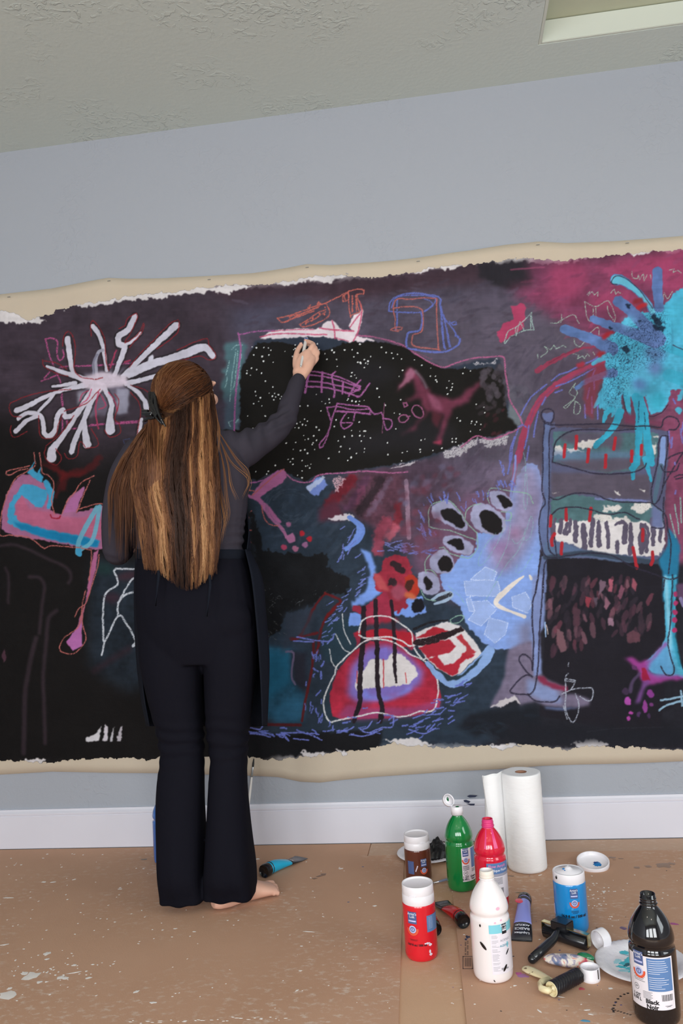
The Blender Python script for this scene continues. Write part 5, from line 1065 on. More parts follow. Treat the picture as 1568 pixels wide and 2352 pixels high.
def tone(px, k):
    """brown and gold streaks with light and shade painted in by position, lighter at the ends"""
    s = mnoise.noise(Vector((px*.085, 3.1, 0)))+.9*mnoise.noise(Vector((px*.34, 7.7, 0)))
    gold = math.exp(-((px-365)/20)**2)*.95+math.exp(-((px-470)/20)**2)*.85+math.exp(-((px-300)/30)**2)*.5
    dark = math.exp(-((px-404)/20)**2)*1.0  # shaded band painted into the strand colour, as the lit pieces are above
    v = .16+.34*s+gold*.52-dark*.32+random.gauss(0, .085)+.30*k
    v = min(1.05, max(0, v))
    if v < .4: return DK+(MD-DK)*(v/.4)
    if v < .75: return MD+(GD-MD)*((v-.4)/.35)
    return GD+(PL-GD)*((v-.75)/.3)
def path_px(fn, n): return [fn(i/(n-1)) for i in range(n)]
# long lengths falling down the back
for i in range(3400):
    s = R_(); layer = R_()
    y0 = 985-(max(0, s-.15))**.8*95+random.uniform(-6, 8) if s > .12 else 975
    bottom = 1300+52*math.exp(-((s-.6)/.35)**2)+random.uniform(-34, 6)-(40*R_() if layer < .3 else 0)
    clump = round(s*30)/30; ph, ph2 = clump*41+random.gauss(0, .6), clump*77+random.gauss(0, .7); wv = 1.2+1.6*abs(math.sin(clump*57))+random.gauss(0, .3); s2 = s+(clump-s)*random.uniform(.1, .75); drift = random.gauss(0, .008)+.012*math.sin(clump*91)
    def f(t, s=s, s2=s2, y0=y0, b=bottom):
        y = y0+(b-y0)*t; l, r = itp(tabL, y), itp(tabR, y); q = s+(s2-s)*t**1.2+drift*t; q = min(1.02, max(-.02, q))
        x = l+(r-l)*q+wv*math.sin(y*.045+ph)+.6*wv*math.sin(y*.09+ph2)
        h = 2*q-1; Y = itp(tabY, y)-itp(tabD, y)*math.sqrt(max(.0, 1-min(1, h*h)))*(.86+.22*layer)-.002
        return g(x, y, Y)
    px_mid = itp(tabL, 1150)+(itp(tabR, 1150)-itp(tabL, 1150))*s
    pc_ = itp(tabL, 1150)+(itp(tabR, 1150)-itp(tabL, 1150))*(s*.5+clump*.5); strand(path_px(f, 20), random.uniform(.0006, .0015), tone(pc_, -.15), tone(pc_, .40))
# fan over her left shoulder
for i in range(430):
    u = R_()**.8; x1 = 322-u*74; y1 = 1110+R_()**1.3*185-(u > .8)*40; ph = round(u*9)*2.1+random.gauss(0, .3); lay_ = R_()
    def f(t):
        y = 968+(y1-968)*t; x = 345+(x1-345)*(1-(1-min(1, t*(y1-968)/175))**1.7)+1.5*math.sin(t*7+ph)-8*(t**2)*0
        x += (1-t)*8*(lay_-.5); Y = -.535-.055*ease(t*3)-.012*lay_+u*.045*ease(t*2)
        return g(x, y, Y)
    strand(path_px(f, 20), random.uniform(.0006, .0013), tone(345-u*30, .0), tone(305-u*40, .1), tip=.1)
# half-up top section swept back into the clip
clip_p = g(366, 940, -.56); cd = (clip_p-HCc); cd = Vector((cd.x/HX, cd.y/HY_, cd.z/HZ)).normalized()
def dirpx(x, y, Y): v = g(x, y, Y)-HCc; return Vector((v.x/HX, v.y/HY_, v.z/HZ)).normalized()
edge = [dirpx(493, 905, -.50), dirpx(492, 880, -.46), dirpx(478, 852, -.44), dirpx(450, 836, -.42), dirpx(415, 832, -.41), dirpx(382, 842, -.41), dirpx(355, 868, -.42), dirpx(342, 900, -.44)]
for i in range(2200):
    u = R_()*(len(edge)-1); k = int(u); a = edge[k].lerp(edge[k+1], u-k).normalized(); w_ = u/(len(edge)-1); lay_ = R_()
    e = (cd+Vector((random.gauss(0, .05), 0, random.gauss(0, .07)))).normalized(); sag = (.16 if w_ < .35 else -.02)*(1-w_)
    P = []
    for j in range(18):
        t = j/17; d = a.lerp(e, t); d = d.normalized(); d.z -= sag*math.sin(t*PI); d.normalize()
        P.append(on_head(d, .97+.05*lay_+.015*math.sin(t*PI)))
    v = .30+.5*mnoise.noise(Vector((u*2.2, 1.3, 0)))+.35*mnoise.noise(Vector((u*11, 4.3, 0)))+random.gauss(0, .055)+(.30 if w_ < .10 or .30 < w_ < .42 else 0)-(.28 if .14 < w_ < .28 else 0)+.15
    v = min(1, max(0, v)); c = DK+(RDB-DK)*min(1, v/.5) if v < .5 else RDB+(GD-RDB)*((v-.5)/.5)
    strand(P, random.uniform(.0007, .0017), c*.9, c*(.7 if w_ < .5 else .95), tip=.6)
# hair held by the clip drops below it
for i in range(120):
    x0 = 340+R_()*32; x1 = x0+random.uniform(-10, 14); y1 = 1180+R_()*140; ph = R_()*6
    def f(t):
        y = 955+(y1-955)*t; return g(x0+(x1-x0)*t+2*math.sin(t*6+ph), y, -.575-.05*ease(t*2.5)-.008*math.sin(PI*t))
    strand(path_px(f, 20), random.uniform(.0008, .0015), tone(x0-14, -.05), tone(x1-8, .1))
# loose flyaways over the right shoulder and at the temple
for a in ([(498, 985), (540, 1052), (566, 1085), (572, 1120)], [(498, 990), (522, 1060), (530, 1110), (545, 1145)], [(500, 1010), (515, 1080), (520, 1140), (524, 1180), (516, 1212)], [(500, 1000), (530, 1060), (572, 1100), (560, 1140)], [(496, 950), (504, 985), (502, 1020), (500, 1040)], [(500, 1060), (508, 1130), (518, 1180), (512, 1230)], [(498, 1080), (506, 1150), (514, 1200), (505, 1250)], [(494, 930), (498, 960), (500, 990), (498, 1010)]):
    for k in range(5):
        jx, jy = random.gauss(0, 3), random.gauss(0, 4)
        Ys = (-.56, -.59, -.61, -.615)
        P0 = [g(x+jx*(j*.4), y+jy*(j*.4), Ys[min(j, 3)]-.004) for j, (x, y) in enumerate(a)]
        n = 16; q = [2*P0[0]-P0[1]]+P0+[2*P0[-1]-P0[-2]]; out = []
        for j in range(n+1):
            s = min(j/n*(len(P0)-1), len(P0)-1-1e-6); ii = int(s); t = s-ii; A_, B_, C_, D_ = q[ii:ii+4]
            out.append(.5*((2*B_)+(-A_+C_)*t+(2*A_-5*B_+4*C_-D_)*t*t+(-A_+3*B_-3*C_+D_)*t**3))
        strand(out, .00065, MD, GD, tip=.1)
me = bpy.data.meshes.new('hair_strands'); me.from_pydata([tuple(v) for v in SV], [], SF); me.update()
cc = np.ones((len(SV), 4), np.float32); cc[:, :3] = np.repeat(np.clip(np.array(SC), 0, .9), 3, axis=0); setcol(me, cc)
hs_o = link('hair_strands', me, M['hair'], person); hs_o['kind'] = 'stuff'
# --- claw clip
parts_ = []
def clipg(x, y, Y=-.575): return g(300+x/6.03, 820+y/6.03, Y)
parts_.append(tube([clipg(335, 478, -.560), clipg(338, 560, -.572), clipg(352, 660, -.580), clipg(385, 770, -.588), clipg(430, 870, -.596), clipg(485, 965, -.598)], [.0058, .0062, .0066, .0068, .0060, .003], 10, .7))
parts_.append(tube([clipg(262, 478, -.548), clipg(262, 560, -.556), clipg(285, 660, -.568), clipg(320, 760, -.580), clipg(370, 850, -.590), clipg(440, 940, -.594)], [.0050, .0060, .0085, .0095, .0080, .004], 10, .5))
parts_.append(tube([clipg(300, 482, -.556), clipg(300, 600, -.568), clipg(325, 700, -.580), clipg(370, 800, -.588)], [.0065, .0070, .0075, .006], 10, .35))
parts_.append(tube([clipg(175, 790, -.560), clipg(230, 800, -.572), clipg(300, 790, -.584)], [.0085, .0095, .008], 12))
parts_.append(tube([clipg(160, 745, -.560), clipg(240, 752, -.572)], [.0052, .0060], 8)); parts_.append(tube([clipg(190, 880, -.565), clipg(262, 850, -.575), clipg(330, 840, -.586)], [.006, .0065, .004], 8))
V, Fc = merge(parts_); hc = pyd('hair_clip', V, Fc, M['clip'], person)
md = hc.modifiers.new('r', 'REMESH'); md.mode = 'VOXEL'; md.voxel_size = .0016
md = hc.modifiers.new('s', 'SMOOTH'); md.iterations = 3; md.factor = .5; md = hc.modifiers.new('b', 'SUBSURF'); md.levels = 0; md.render_levels = 0
for k in range(5):
    V, Fc = tube([clipg(350+k*28, 640+k*68, -.582), clipg(385+k*30, 660+k*66, -.572), clipg(400+k*30, 690+k*62, -.560)], [.0016, .0012, .0006], 6); pyd('clip_tooth', V, Fc, M['clip'], hc)
# --- the marker she holds
M['pen'] = mat('white_plastic_barrel', col(206, 204, 200), rough=.35); M['penblue'] = mat('blue_ring_plastic', col(28, 92, 160), rough=.3)
M['nibw'] = mat('white_cap_plastic', col(225, 228, 232), rough=.3)
tipP, tailP = at_y(703.5, 776, -.021), at_y(690.5, 842, -.196)
pen = empty('paint_marker', tailP, label="white paint marker held upright in the woman's raised right hand against the canvas", cat='marker')
dv = tipP-tailP; Ln = dv.length; pen.rotation_euler = dv.to_track_quat('Z', 'Y').to_euler()
V, Fc = lathe(profile([(0, 0), (.0028, .0004), (.0038, .004), (.0044, .03), (.0064, Ln-.090), (.0066, Ln-.034)], .006)+[(0, Ln-.034)], 24); pyd('barrel', V, Fc, M['pen'], pen)
V, Fc = lathe([(0, Ln-.034), (.0070, Ln-.034), (.0076, Ln-.016), (.0074, Ln-.012), (0, Ln-.012)], 24); pyd('collar', V, Fc, M['penblue'], pen)
V, Fc = lathe([(0, Ln-.0125), (.0080, Ln-.0125), (.0072, Ln-.006), (0, Ln-.006)], 24); pyd('collar_ring', V, Fc, M['nibw'], pen)
V, Fc = lathe([(0, Ln-.006), (.0026, Ln-.006), (.0022, Ln-.002), (.001, Ln), (0, Ln)], 16); pyd('nib', V, Fc, M['nibw'], pen)
# ---------------------------------------------------------------- cardboard sheets on the floor
def card_mat(name, c, c2):
    m = mat(name, c, rough=.8, spec=.2, bump=(240, .08, 3), var=(2.2, .5, c2)); nt = m.node_tree; N = nt.nodes; b = N['Principled BSDF']
    # pale scuffs rubbed into the board
    old = b.inputs['Base Color'].links[0].from_socket
    tc = [n for n in N if n.type == 'TEX_COORD'][0]
    mp = N.new('ShaderNodeMapping'); mp.inputs['Scale'].default_value = (5, 9, 5); nt.links.new(tc.outputs['Object'], mp.inputs[0])
    a = N.new('ShaderNodeTexNoise'); a.inputs['Scale'].default_value = 7; a.inputs['Detail'].default_value = 9; a.inputs['Roughness'].default_value = .75; nt.links.new(mp.outputs[0], a.inputs['Vector'])
    z = N.new('ShaderNodeTexNoise'); z.inputs['Scale'].default_value = 1.9; nt.links.new(tc.outputs['Object'], z.inputs['Vector'])
    r1 = N.new('ShaderNodeMapRange'); r1.inputs[1].default_value = .53; r1.inputs[2].default_value = .66; nt.links.new(a.outputs['Fac'], r1.inputs[0])
    r2 = N.new('ShaderNodeMapRange'); r2.inputs[1].default_value = .42; r2.inputs[2].default_value = .62; r2.inputs[4].default_value = .75; nt.links.new(z.outputs['Fac'], r2.inputs[0])
    mu = N.new('ShaderNodeMath'); mu.operation = 'MULTIPLY'; nt.links.new(r1.outputs[0], mu.inputs[0]); nt.links.new(r2.outputs[0], mu.inputs[1])
    mx = N.new('ShaderNodeMix'); mx.data_type = 'RGBA'; mx.inputs[7].default_value = col(198, 184, 172); nt.links.new(old, mx.inputs[6]); nt.links.new(mu.outputs[0], mx.inputs[0]); nt.links.new(mx.outputs[2], b.inputs['Base Color'])
    return m
M['card'] = card_mat('brown_cardboard', col(178, 142, 118), col(163, 126, 101)); M['card2'] = card_mat('light_cardboard', col(186, 152, 124), col(172, 138, 110))
M['card3'] = card_mat('pale_cardboard', col(178, 150, 130), col(164, 136, 114))
def sheet_obj(name, poly, z0, z1, m, label):
    P = [Vector((p[0], p[1], 0)) for p in poly]; c = sum(P, Vector())/len(P); e = empty(name, (c.x, c.y, z0), label=label, cat='cardboard')
    n = len(P); V = [p-c for p in P]+[p-c+Vector((0, 0, z1-z0)) for p in P]
    Fc = [tuple(range(n))[::-1], tuple(range(n, 2*n))]+[(i, (i+1) % n, n+(i+1) % n, n+i) for i in range(n)]
    pyd('board', V, Fc, m, e, smooth=False); return e
def fz(x, y): p = at_z(x, y, 0); return (p.x, p.y)
a0, a1 = fz(928, 1963), fz(915, 2352); b0, b1 = fz(1029, 1961), fz(1015, 2352)
def ext(p, q, y): t = (y-p[1])/(q[1]-p[1]); return (p[0]+(q[0]-p[0])*t, y)
FY = -2.7; yb = a0[1]; b1 = (b0[0]+(a1[0]-a0[0])*.97, b0[1]+(a1[1]-a0[1]))
sheet_obj('cardboard_sheet', [(XL+.02, FY), (XR-.02, FY), (XR-.02, -.02), (XL+.02, -.02)], -.0078, -.0042, M['card2'], 'light tan cardboard lying lowest, showing as the strip under the red paint bottle')
shA = sheet_obj('cardboard_sheet', [(XL+.05, FY), ext(a0, a1, FY), a0, fz(843, 1966), (fz(843, 1966)[0], -.0175), (XL+.05, -.0175)], -.0040, 0, M['card'], 'big brown paint-spattered cardboard sheet under the woman, covering the left floor')
shB = sheet_obj('cardboard_sheet', [ext(b0, b1, FY), (XR-.05, FY), (XR-.05, yb+.012), b0], -.0040, 0, M['card'], 'brown cardboard sheet under the white and black paint bottles at right')
shC = sheet_obj('cardboard_sheet', [(fz(843, 1966)[0]+.003, fz(843, 1966)[1]+.004), (a0[0], yb+.003), (b0[0], yb+.003), (XR-.05, yb+.016), (XR-.05, -.0175), (fz(843, 1966)[0]+.003, -.0175)], -.0040, -.0004, M['card3'], 'pale cardboard strip along the foot of the white baseboard, behind the bottles')
# paint drips: low domes of dried paint with ragged outlines
def blob(V, Fc, Cc, x, y, rx, ry, ang, c, hgt=.0007, org=Vector()):
    p = at_z(x, y, 0); sc_ = (p-CAMP).dot(FW)/F; base = len(V); n = 12; t = math.radians(ang)
    ph = [random.uniform(.65, 1.2) for _ in range(n)]
    V.append(Vector((p.x, p.y, hgt))-org); Cc.append(c)
    for rr, hh in ((.6, .85), (1., .0)):
        for k in range(n):
            a = 2*PI*k/n; u, v = rx*sc_*rr*math.cos(a)*ph[k], ry*sc_*2.2*rr*math.sin(a)*ph[k]
            V.append(Vector((p.x+u*math.cos(t)-v*math.sin(t), p.y+u*math.sin(t)+v*math.cos(t), hgt*hh+.00012))-org); Cc.append(c)
    for k in range(n):
        j = (k+1) % n; Fc.append((base, base+1+k, base+1+j)); Fc.append((base+1+k, base+1+n+k, base+1+n+j, base+1+j))
M['drip'] = mat('dried_paint', (.8, .8, .8, 1), rough=.4, attr='col')
WH = (214, 208, 202)
def spatter(parent, items):
    V, Fc, Cc = [], [], []; org = Vector(parent.location)
    for it in items: blob(V, Fc, Cc, *it[:5], it[5], org=org)
    o = pyd('paint_spatter', V, Fc, M['drip'], parent); cc = np.ones((len(V), 4), np.float32); cc[:, :3] = [np.clip(lin(c)/E_, 0, .9) for c in Cc]; setcol(o.data, cc); o['kind'] = 'stuff'
it = [(72, 2242, 19, 10, 10, WH), (56, 2236, 9, 4, 0, WH), (90, 2256, 7, 3, 0, WH), (16, 2286, 22, 9, 5, WH), (150, 2246, 9, 3, -20, WH), (108, 2190, 8, 4, 30, WH), (108, 2203, 5, 2.5, 60, WH), (140, 2245, 11, 3.5, 10, WH), (203, 2246, 8, 2.4, 20, WH), (172, 2234, 20, 1.3, 20, WH), (312, 2278, 9, 2.6, 50, WH), (350, 2303, 10, 2, 0, WH), (22, 2270, 6, 3, 0, WH), (170, 2217, 6, 2.4, 0, WH), (100, 2026, 7, 1.8, 0, WH), (122, 2026, 8, 1.6, 20, WH), (170, 2020, 6, 1.6, 50, WH), (276, 2042, 6, 1.4, 0, WH), (20, 2062, 16, 1.3, 0, WH), (10, 2170, 12, 1.6, 20, WH), (446, 2140, 5, 1.4, 0, WH), (402, 2133, 6, 1.2, 10, WH), (590, 1973, 6, 2, 0, WH), (783, 1995, 6, 1.6, 10, WH), (708, 2140, 14, 1.3, -8, WH), (692, 2173, 4, 1, 0, WH), (690, 2230, 5, 1.4, 0, WH), (682, 2275, 6, 1.4, 50, WH), (826, 2062, 5, 1, -40, WH), (860, 2081, 5, 2, 0, WH), (330, 1974, 9, 2, 0, (90, 84, 76)), (268, 1947, 12, 1, 0, WH), (735, 2012, 12, 2.2, 25, (112, 84, 66)), (742, 2008, 8, 3, 10, (112, 84, 66)), (722, 2018, 7, 2, 0, (118, 90, 70)), (800, 2072, 3, 1, 0, (70, 80, 110)), (833, 1991, 3, 1, 0, (70, 76, 100)), (820, 1952, 8, 1.6, 0, (120, 90, 84))]
it += [(random.uniform(0, 560), 1960+random.random()**1.3*330, random.uniform(1, 3.6), random.uniform(.5, 1.3), random.uniform(-60, 60), WH) for _ in range(120)]
it += [(random.gauss(110, 60), random.gauss(2225, 28), random.uniform(1, 4), random.uniform(.6, 1.8), random.uniform(-60, 60), WH) for _ in range(46)]
it += [(random.uniform(620, 905), random.uniform(1975, 2345), random.uniform(.8, 2.4), random.uniform(.5, 1), random.uniform(-60, 60), WH) for _ in range(50)]
it += [(300+i*13+random.gauss(0, 5), 2348-i*.4+random.gauss(0, 2), random.uniform(2, 7), random.uniform(.4, .8), random.uniform(-10, 10), WH) for i in range(28)]
spatter(shA, [q for q in it if q[0] < 905 and q[1] > 1956])
OL = (128, 98, 76)
it = [(1522, 1988, 20, 7, -5, OL), (1540, 1984, 9, 4, 0, OL), (1488, 1990, 9, 3.4, -20, OL), (1462, 1993, 8, 3, -10, OL), (1405, 1970, 9, 3, 0, OL), (1425, 1972, 6, 1.6, 0, OL), (1410, 1975, 5, 1.2, 0, OL), (1431, 2132, 8, 4, 0, (104, 84, 112)), (1200, 2241, 14, 5, -10, (150, 104, 150)), (1190, 2236, 8, 4, 0, (170, 80, 130)), (1335, 2271, 8, 3, 0, (180, 80, 90)), (1548, 2122, 12, 3, -12, (150, 70, 120)), (1343, 2345, 12, 2.5, -15, (80, 140, 170)), (1026, 2245, 5, 8, 0, (120, 120, 160)), (1402, 2270, 6, 2, 0, WH), (1350, 2260, 0.1, .1, 0, WH), (1172, 2012, 8, 1.6, -10, (112, 92, 78)), (1190, 2050, 8, 1.6, 0, (108, 92, 60)), (1240, 2010, 6, 1.3, 40, WH), (1348, 2320, 8, 1.5, 10, WH), (1356, 2330, 7, 1.3, -15, WH), (1238, 2322, 3, 4, 30, WH), (1288, 2290, 9, 1, -20, WH), (1182, 2264, 5, 1.2, 10, WH)]
it += [(1412-9*math.cos(a)*1.6+4*k, 2303-22*math.sin(a), 3.4, 1.4, 0, (28, 26, 26)) for k, a in enumerate(np.linspace(-1.3, 1.4, 9))]+[(1405+q*7, 2318+q*2.2, 3.5, .8, 10, (40, 34, 32)) for q in range(7)]
it += [(random.uniform(1035, 1568), random.uniform(1975, 2345), random.uniform(.8, 3), random.uniform(.5, 1.1), random.uniform(-60, 60), random.choice([WH, WH, WH, WH, (90, 80, 120), (60, 50, 50)])) for _ in range(120)]
it += [(random.gauss(1375, 22), random.gauss(2055, 24), random.uniform(1, 3.4), random.uniform(.6, 1.4), random.uniform(-60, 60), WH) for _ in range(36)]
it += [(1400-340+random.gauss(15, 6), 2150+random.gauss(0, 8), 3, 2.5, 0, (52, 62, 84)) for _ in range(4)]
spatter(shB, [q for q in it if q[0] > 1034 and q[1] > 1966])
# printed marks on the board by the white bottle (a box and a column of tiny print)
M['ink'] = mat('print_ink', col(96, 78, 70), rough=.8)
def marks(parent, rects, z=.0003, m=None, name='print'):
    V, Fc = [], []; org = Vector(parent.location)
    for x0, y0, x1, y1 in rects:
        b = len(V); V += [Vector((*fz(a, c), z))-org for a, c in ((x0, y1), (x1, y1), (x1, y0), (x0, y0))]; Fc.append((b, b+1, b+2, b+3))
    o = pyd(name, V, Fc, m or M['ink'], parent, smooth=False); o['kind'] = 'stuff'; return o
rc = [(1062, 2196, 1064, 2226), (1084, 2196, 1086, 2226), (1062, 2196, 1086, 2197.6), (1062, 2224.5, 1086, 2226)]+[(1067+i*2, 2200, 1068+i*2, 2220) for i in range(8)]+[(1067+c*5, 2161+r*2.6, 1070.5+c*5, 2162.6+r*2.6) for r in range(13) for c in range(2) if (r*3+c) % 5]
marks(shB, rc)

# ---------------------------------------------------------------- bottles and jars
def stand(px, pyn, r, z=0.):                          # photo point of the nearest bottom edge -> foot of the upright axis
    p = at_z(px, pyn, z); d = Vector((p.x, p.y, 0))-Vector((0, -D, 0)); d.normalize(); return p+d*r
def zat(px, py, Y): return at_y(px, py, Y).z
def cyl(s, z, r): a = s/r; return Vector((r*math.sin(a), -r*math.cos(a), z))
def cyl_patch(name, s0, s1, z0, z1, r, m, parent, n=14, lift=.0004, smooth=True):
    V = [cyl(s0+(s1-s0)*i/n, z, 1)*1 for i in range(0) for z in (0,)]
    V = []
    for z in (z0, z1):
        for i in range(n+1):
            a = (s0+(s1-s0)*i/n)/r; V.append(Vector(((r+lift)*math.sin(a), -(r+lift)*math.cos(a), z)))
    Fc = [(i, i+1, n+2+i, n+1+i) for i in range(n)]
    return pyd(name, V, Fc, m, parent, smooth)
def bars(name, rects, r, m, parent, lift=.0008):
    V, Fc = [], []
    for s0, s1, z0, z1 in rects:
        n = max(1, int(abs(s1-s0)/.004)); b = len(V)
        for z in (z0, z1):
            for i in range(n+1): a = (s0+(s1-s0)*i/n)/r; V.append(Vector(((r+lift)*math.sin(a), -(r+lift)*math.cos(a), z)))
        Fc += [(b+i, b+i+1, b+n+2+i, b+n+1+i) for i in range(n)]
    o = pyd(name, V, Fc, m, parent, smooth=False)
    if len(rects) > 1: o['kind'] = 'stuff'
    return o
def text_mesh(txt, size, bold=.0, spacing=1.):
    cu = bpy.data.curves.new('t', 'FONT'); cu.body = txt; cu.size = size; cu.align_x = 'CENTER'; cu.align_y = 'CENTER'; cu.offset = bold; cu.resolution_u = 2; cu.space_line = .85; cu.space_character = spacing
    o = bpy.data.objects.new('t', cu); C.objects.link(o); dg = bpy.context.evaluated_depsgraph_get(); dg.update()
    me = bpy.data.meshes.new_from_object(o.evaluated_get(dg)); bpy.data.objects.remove(o); bpy.data.curves.remove(cu); return me
def text_cyl(txt, size, s, z, r, m, parent, bold=0., lift=.0010, flip=False, name='lettering', spacing=1.):
    me = text_mesh(txt, size, bold, spacing); k = -1 if flip else 1
    for v in me.vertices:
        a = (s+k*v.co.x)/r; zz = z+k*v.co.y; v.co = Vector(((r+lift)*math.sin(a), -(r+lift)*math.cos(a), zz))
    me.name = name; me.materials.clear(); return link(name, me, m, parent, False)
def ring_cyl(s, z, r0, r1, r, m, parent, lift=.0009, a0=0, a1=2*PI, name='emblem'):
    n = 28; V, Fc = [], []
    for k in range(n+1):
        t = a0+(a1-a0)*k/n
        for q in (r0, r1): a = (s+q*math.cos(t))/r; V.append(Vector(((r+lift)*math.sin(a), -(r+lift)*math.cos(a), z+q*math.sin(t))))
    Fc = [(2*k, 2*k+1, 2*k+3, 2*k+2) for k in range(n)]
    return pyd(name, V, Fc, m, parent, smooth=False)
def paint_mat(name, c, rough=.12): return mat(name, c, rough=rough, spec=.5, coat=.6)
LBL = mat('white_label_paper', col(214, 210, 216), rough=.35); BLU = mat('label_blue', col(84, 118, 164), rough=.35); BLD = mat('label_dark_blue', col(70, 88, 134), rough=.35)
ORG = mat('label_orange', col(206, 84, 58), rough=.35); LAV = mat('label_lavender', col(176, 180, 216), rough=.35); INK = mat('label_black_ink', (.015, .015, .02, 1), rough=.4); WTX = mat('label_white_ink', col(212, 214, 222), rough=.4)
WHP = mat('white_plastic', col(220, 217, 221), rough=.28, spec=.5)
BP = [(0, 0), (.120, 0), (.150, .006), (.166, .022), (.172, .05), (.174, .10), (.174, .30), (.173, .50), (.172, .575), (.168, .590), (.155, .606), (.158, .620), (.168, .640), (.170, .665), (.163, .710), (.150, .752), (.130, .800), (.104, .846), (.080, .880), (.064, .902), (.059, .915)]
def bottle_body(R, Hh, neck=True):
    q = profile([(r*R/.174, z*Hh) for r, z in BP], .003)
    nk = [(.059, .918), (.068, .922), (.068, .928), (.058, .932), (.057, .940), (.062, .944), (.062, .949), (.057, .953), (.057, .960), (.062, .964), (.062, .969), (.056, .974), (.056, .997), (.053, 1.), (.047, .998), (.047, .93), (.0, .90)]
    return q+[(r*R/.174, z*Hh) for r, z in nk]
def bottle(px, pyn, ptx, pty, wpx, label, mbody, name='paint_bottle', z=0., turn=0., extra=None):
    r = wpx/2*1.0/F*(at_z(px, pyn, z)-CAMP).dot(FW); p = stand(px, pyn, r, z); Hh = zat(ptx, pty, p.y)-z
    dirv = math.atan2(p.x, p.y+D)                     # face the viewer
    e = empty(name, p, (0, 0, -dirv+turn), label=label, cat='bottle')
    V, Fc = lathe(bottle_body(r, Hh), 56); pyd('body', V, Fc, mbody, e); e['_r'] = r; return e, r, Hh
GRN = paint_mat('green_paint_in_plastic', col(10, 112, 52)); PNK = paint_mat('red_pink_paint_in_plastic', col(200, 24, 52)); BKP = paint_mat('black_paint_in_plastic', (.006, .006, .008, 1), .08)
WHB = paint_mat('white_paint_in_plastic', col(222, 216, 216), .16); NKP = mat('pink_neck_plastic', col(206, 56, 116), rough=.3); BLB = paint_mat('blue_paint_in_plastic', col(18, 126, 192), .25); RDB_ = paint_mat('red_paint_in_plastic', col(200, 22, 38), .2); BRB = paint_mat('brown_paint_in_plastic', col(86, 42, 30), .2)
DBL = paint_mat('deep_blue_paint_in_plastic', col(38, 92, 164), .2)
def std_logo(e, r, s, z, k=1., body=None, sq=True):
    """small square label with the shop lettering over a round emblem"""
    cyl_patch('label', s-.012*k, s+.012*k, z+.0*k, z+.030*k, r, BLD, e, 6, .0010)
    text_cyl("Artist's\nLoft", .0085*k, s, z+.021*k, r, WTX, e, .0001, .0014); bars('label_line', [(s-.010*k, s+.010*k, z+.005*k, z+.009*k)], r, LAV, e, .0013)
    ring_cyl(s, z-.014*k, .0105*k, .0155*k, r, ORG, e, .0012, PI*.94, PI*2.06); ring_cyl(s, z-.014*k, .0, .0095*k, r, LAV, e, .0012); ring_cyl(s, z-.014*k, .0042*k, .0062*k, r, BLD, e, .0016)
    text_cyl('1', .009*k, s, z-.014*k, r, BLD, e, .0003, .0017)
# green, with a flip cap standing open
e, r, Hh = bottle(1062, 2052, 1051, 1856, 67, 'green paint bottle with its white flip cap open, beside the paper towel roll', GRN)
V, Fc = lathe([(.0, Hh*.965), (.016, Hh*.925), (.0185, Hh*.925), (.0185, Hh*1.02), (.0175, Hh*1.025), (.010, Hh*1.026), (.0035, Hh*1.035), (.002, Hh*1.033), (0, Hh*1.028)], 32); pyd('cap', V, Fc, WHP, e)
mt = Matrix.Translation((-.0185, .004, Hh*1.02)) @ Matrix.Rotation(math.radians(38), 4, 'Z') @ Matrix.Rotation(math.radians(58), 4, 'X') @ Matrix.Translation((0, .019, 0))
V, Fc = lathe([(0, .001), (.0165, .001), (.0175, .005), (.0192, .005), (.0195, -.003), (0, -.004)], 32, mt); pyd('cap_lid', V, Fc, WHP, e)
dp = mat('green_drip', col(8, 84, 48), rough=.2); V, Fc = ellip(mt @ Vector((-.002, .002, .0015)), .0035, .0025, .008, n=8); pyd('paint_drip', V, Fc, dp, e); V, Fc = ellip(Vector((.002, -.008, Hh*1.028)), .006, .005, .0018, n=8); pyd('paint_drip', V, Fc, dp, e)
cyl_patch('label', .004, r*1.45, Hh*.14, Hh*.55, r, LBL, e); std_logo(e, r, .017, Hh*.45, .8); cyl_patch('label_panel', .036, r*1.40, Hh*.30, Hh*.54, r, BLU, e, 8, .0010)
bars('small_print', [(.006, .027, Hh*(.33-.012*i), Hh*(.335-.012*i)) for i in range(5)]+[(.036, .050, Hh*(.28-.010*i), Hh*(.284-.010*i)) for i in range(4)], r, INK, e); ring_cyl(.014, Hh*.245, .0062, .0070, r, INK, e); text_cyl('AP', .007, .014, Hh*.245, r, INK, e)
text_cyl('1 QT\n0.94 L', .0085, .014, Hh*.180, r, INK, e, .0003); text_cyl('Green\nVert', .0085, .040, Hh*.180, r, INK, e, .0003)
# red-pink
e, r, Hh = bottle(1134, 2097, 1121, 1880, 75, 'pinkish red paint bottle without a cap, behind the white bottle', PNK)
V, Fc = lathe([(q*r/.174, z*Hh) for q, z in [(.066, .906), (.0605, .918), (.070, .922), (.070, .929), (.060, .932), (.0595, .940), (.0645, .944), (.0645, .950), (.059, .954), (.059, .960), (.0645, .964), (.0645, .970), (.058, .974), (.058, 1.001), (.050, 1.002), (.049, .95)]], 36); pyd('neck', V, Fc, NKP, e)
for s, wd in ((.020, .012), (-.012, .006)):
    V = []; 
    for i in range(9):
        z = .71+.19*i/8; rad = float(np.interp(z, [b for a, b in BP], [a for a, b in BP]))*r/.174+.0006; w_ = wd*(1-.5*i/8)
        for q in (-1, 1): a = (s*(1-.45*i/8)+q*w_/2)/rad; V.append(Vector((rad*math.sin(a), -rad*math.cos(a), z*Hh)))
    pyd('pink_drip', V, [(2*i, 2*i+1, 2*i+3, 2*i+2) for i in range(8)], NKP, e)
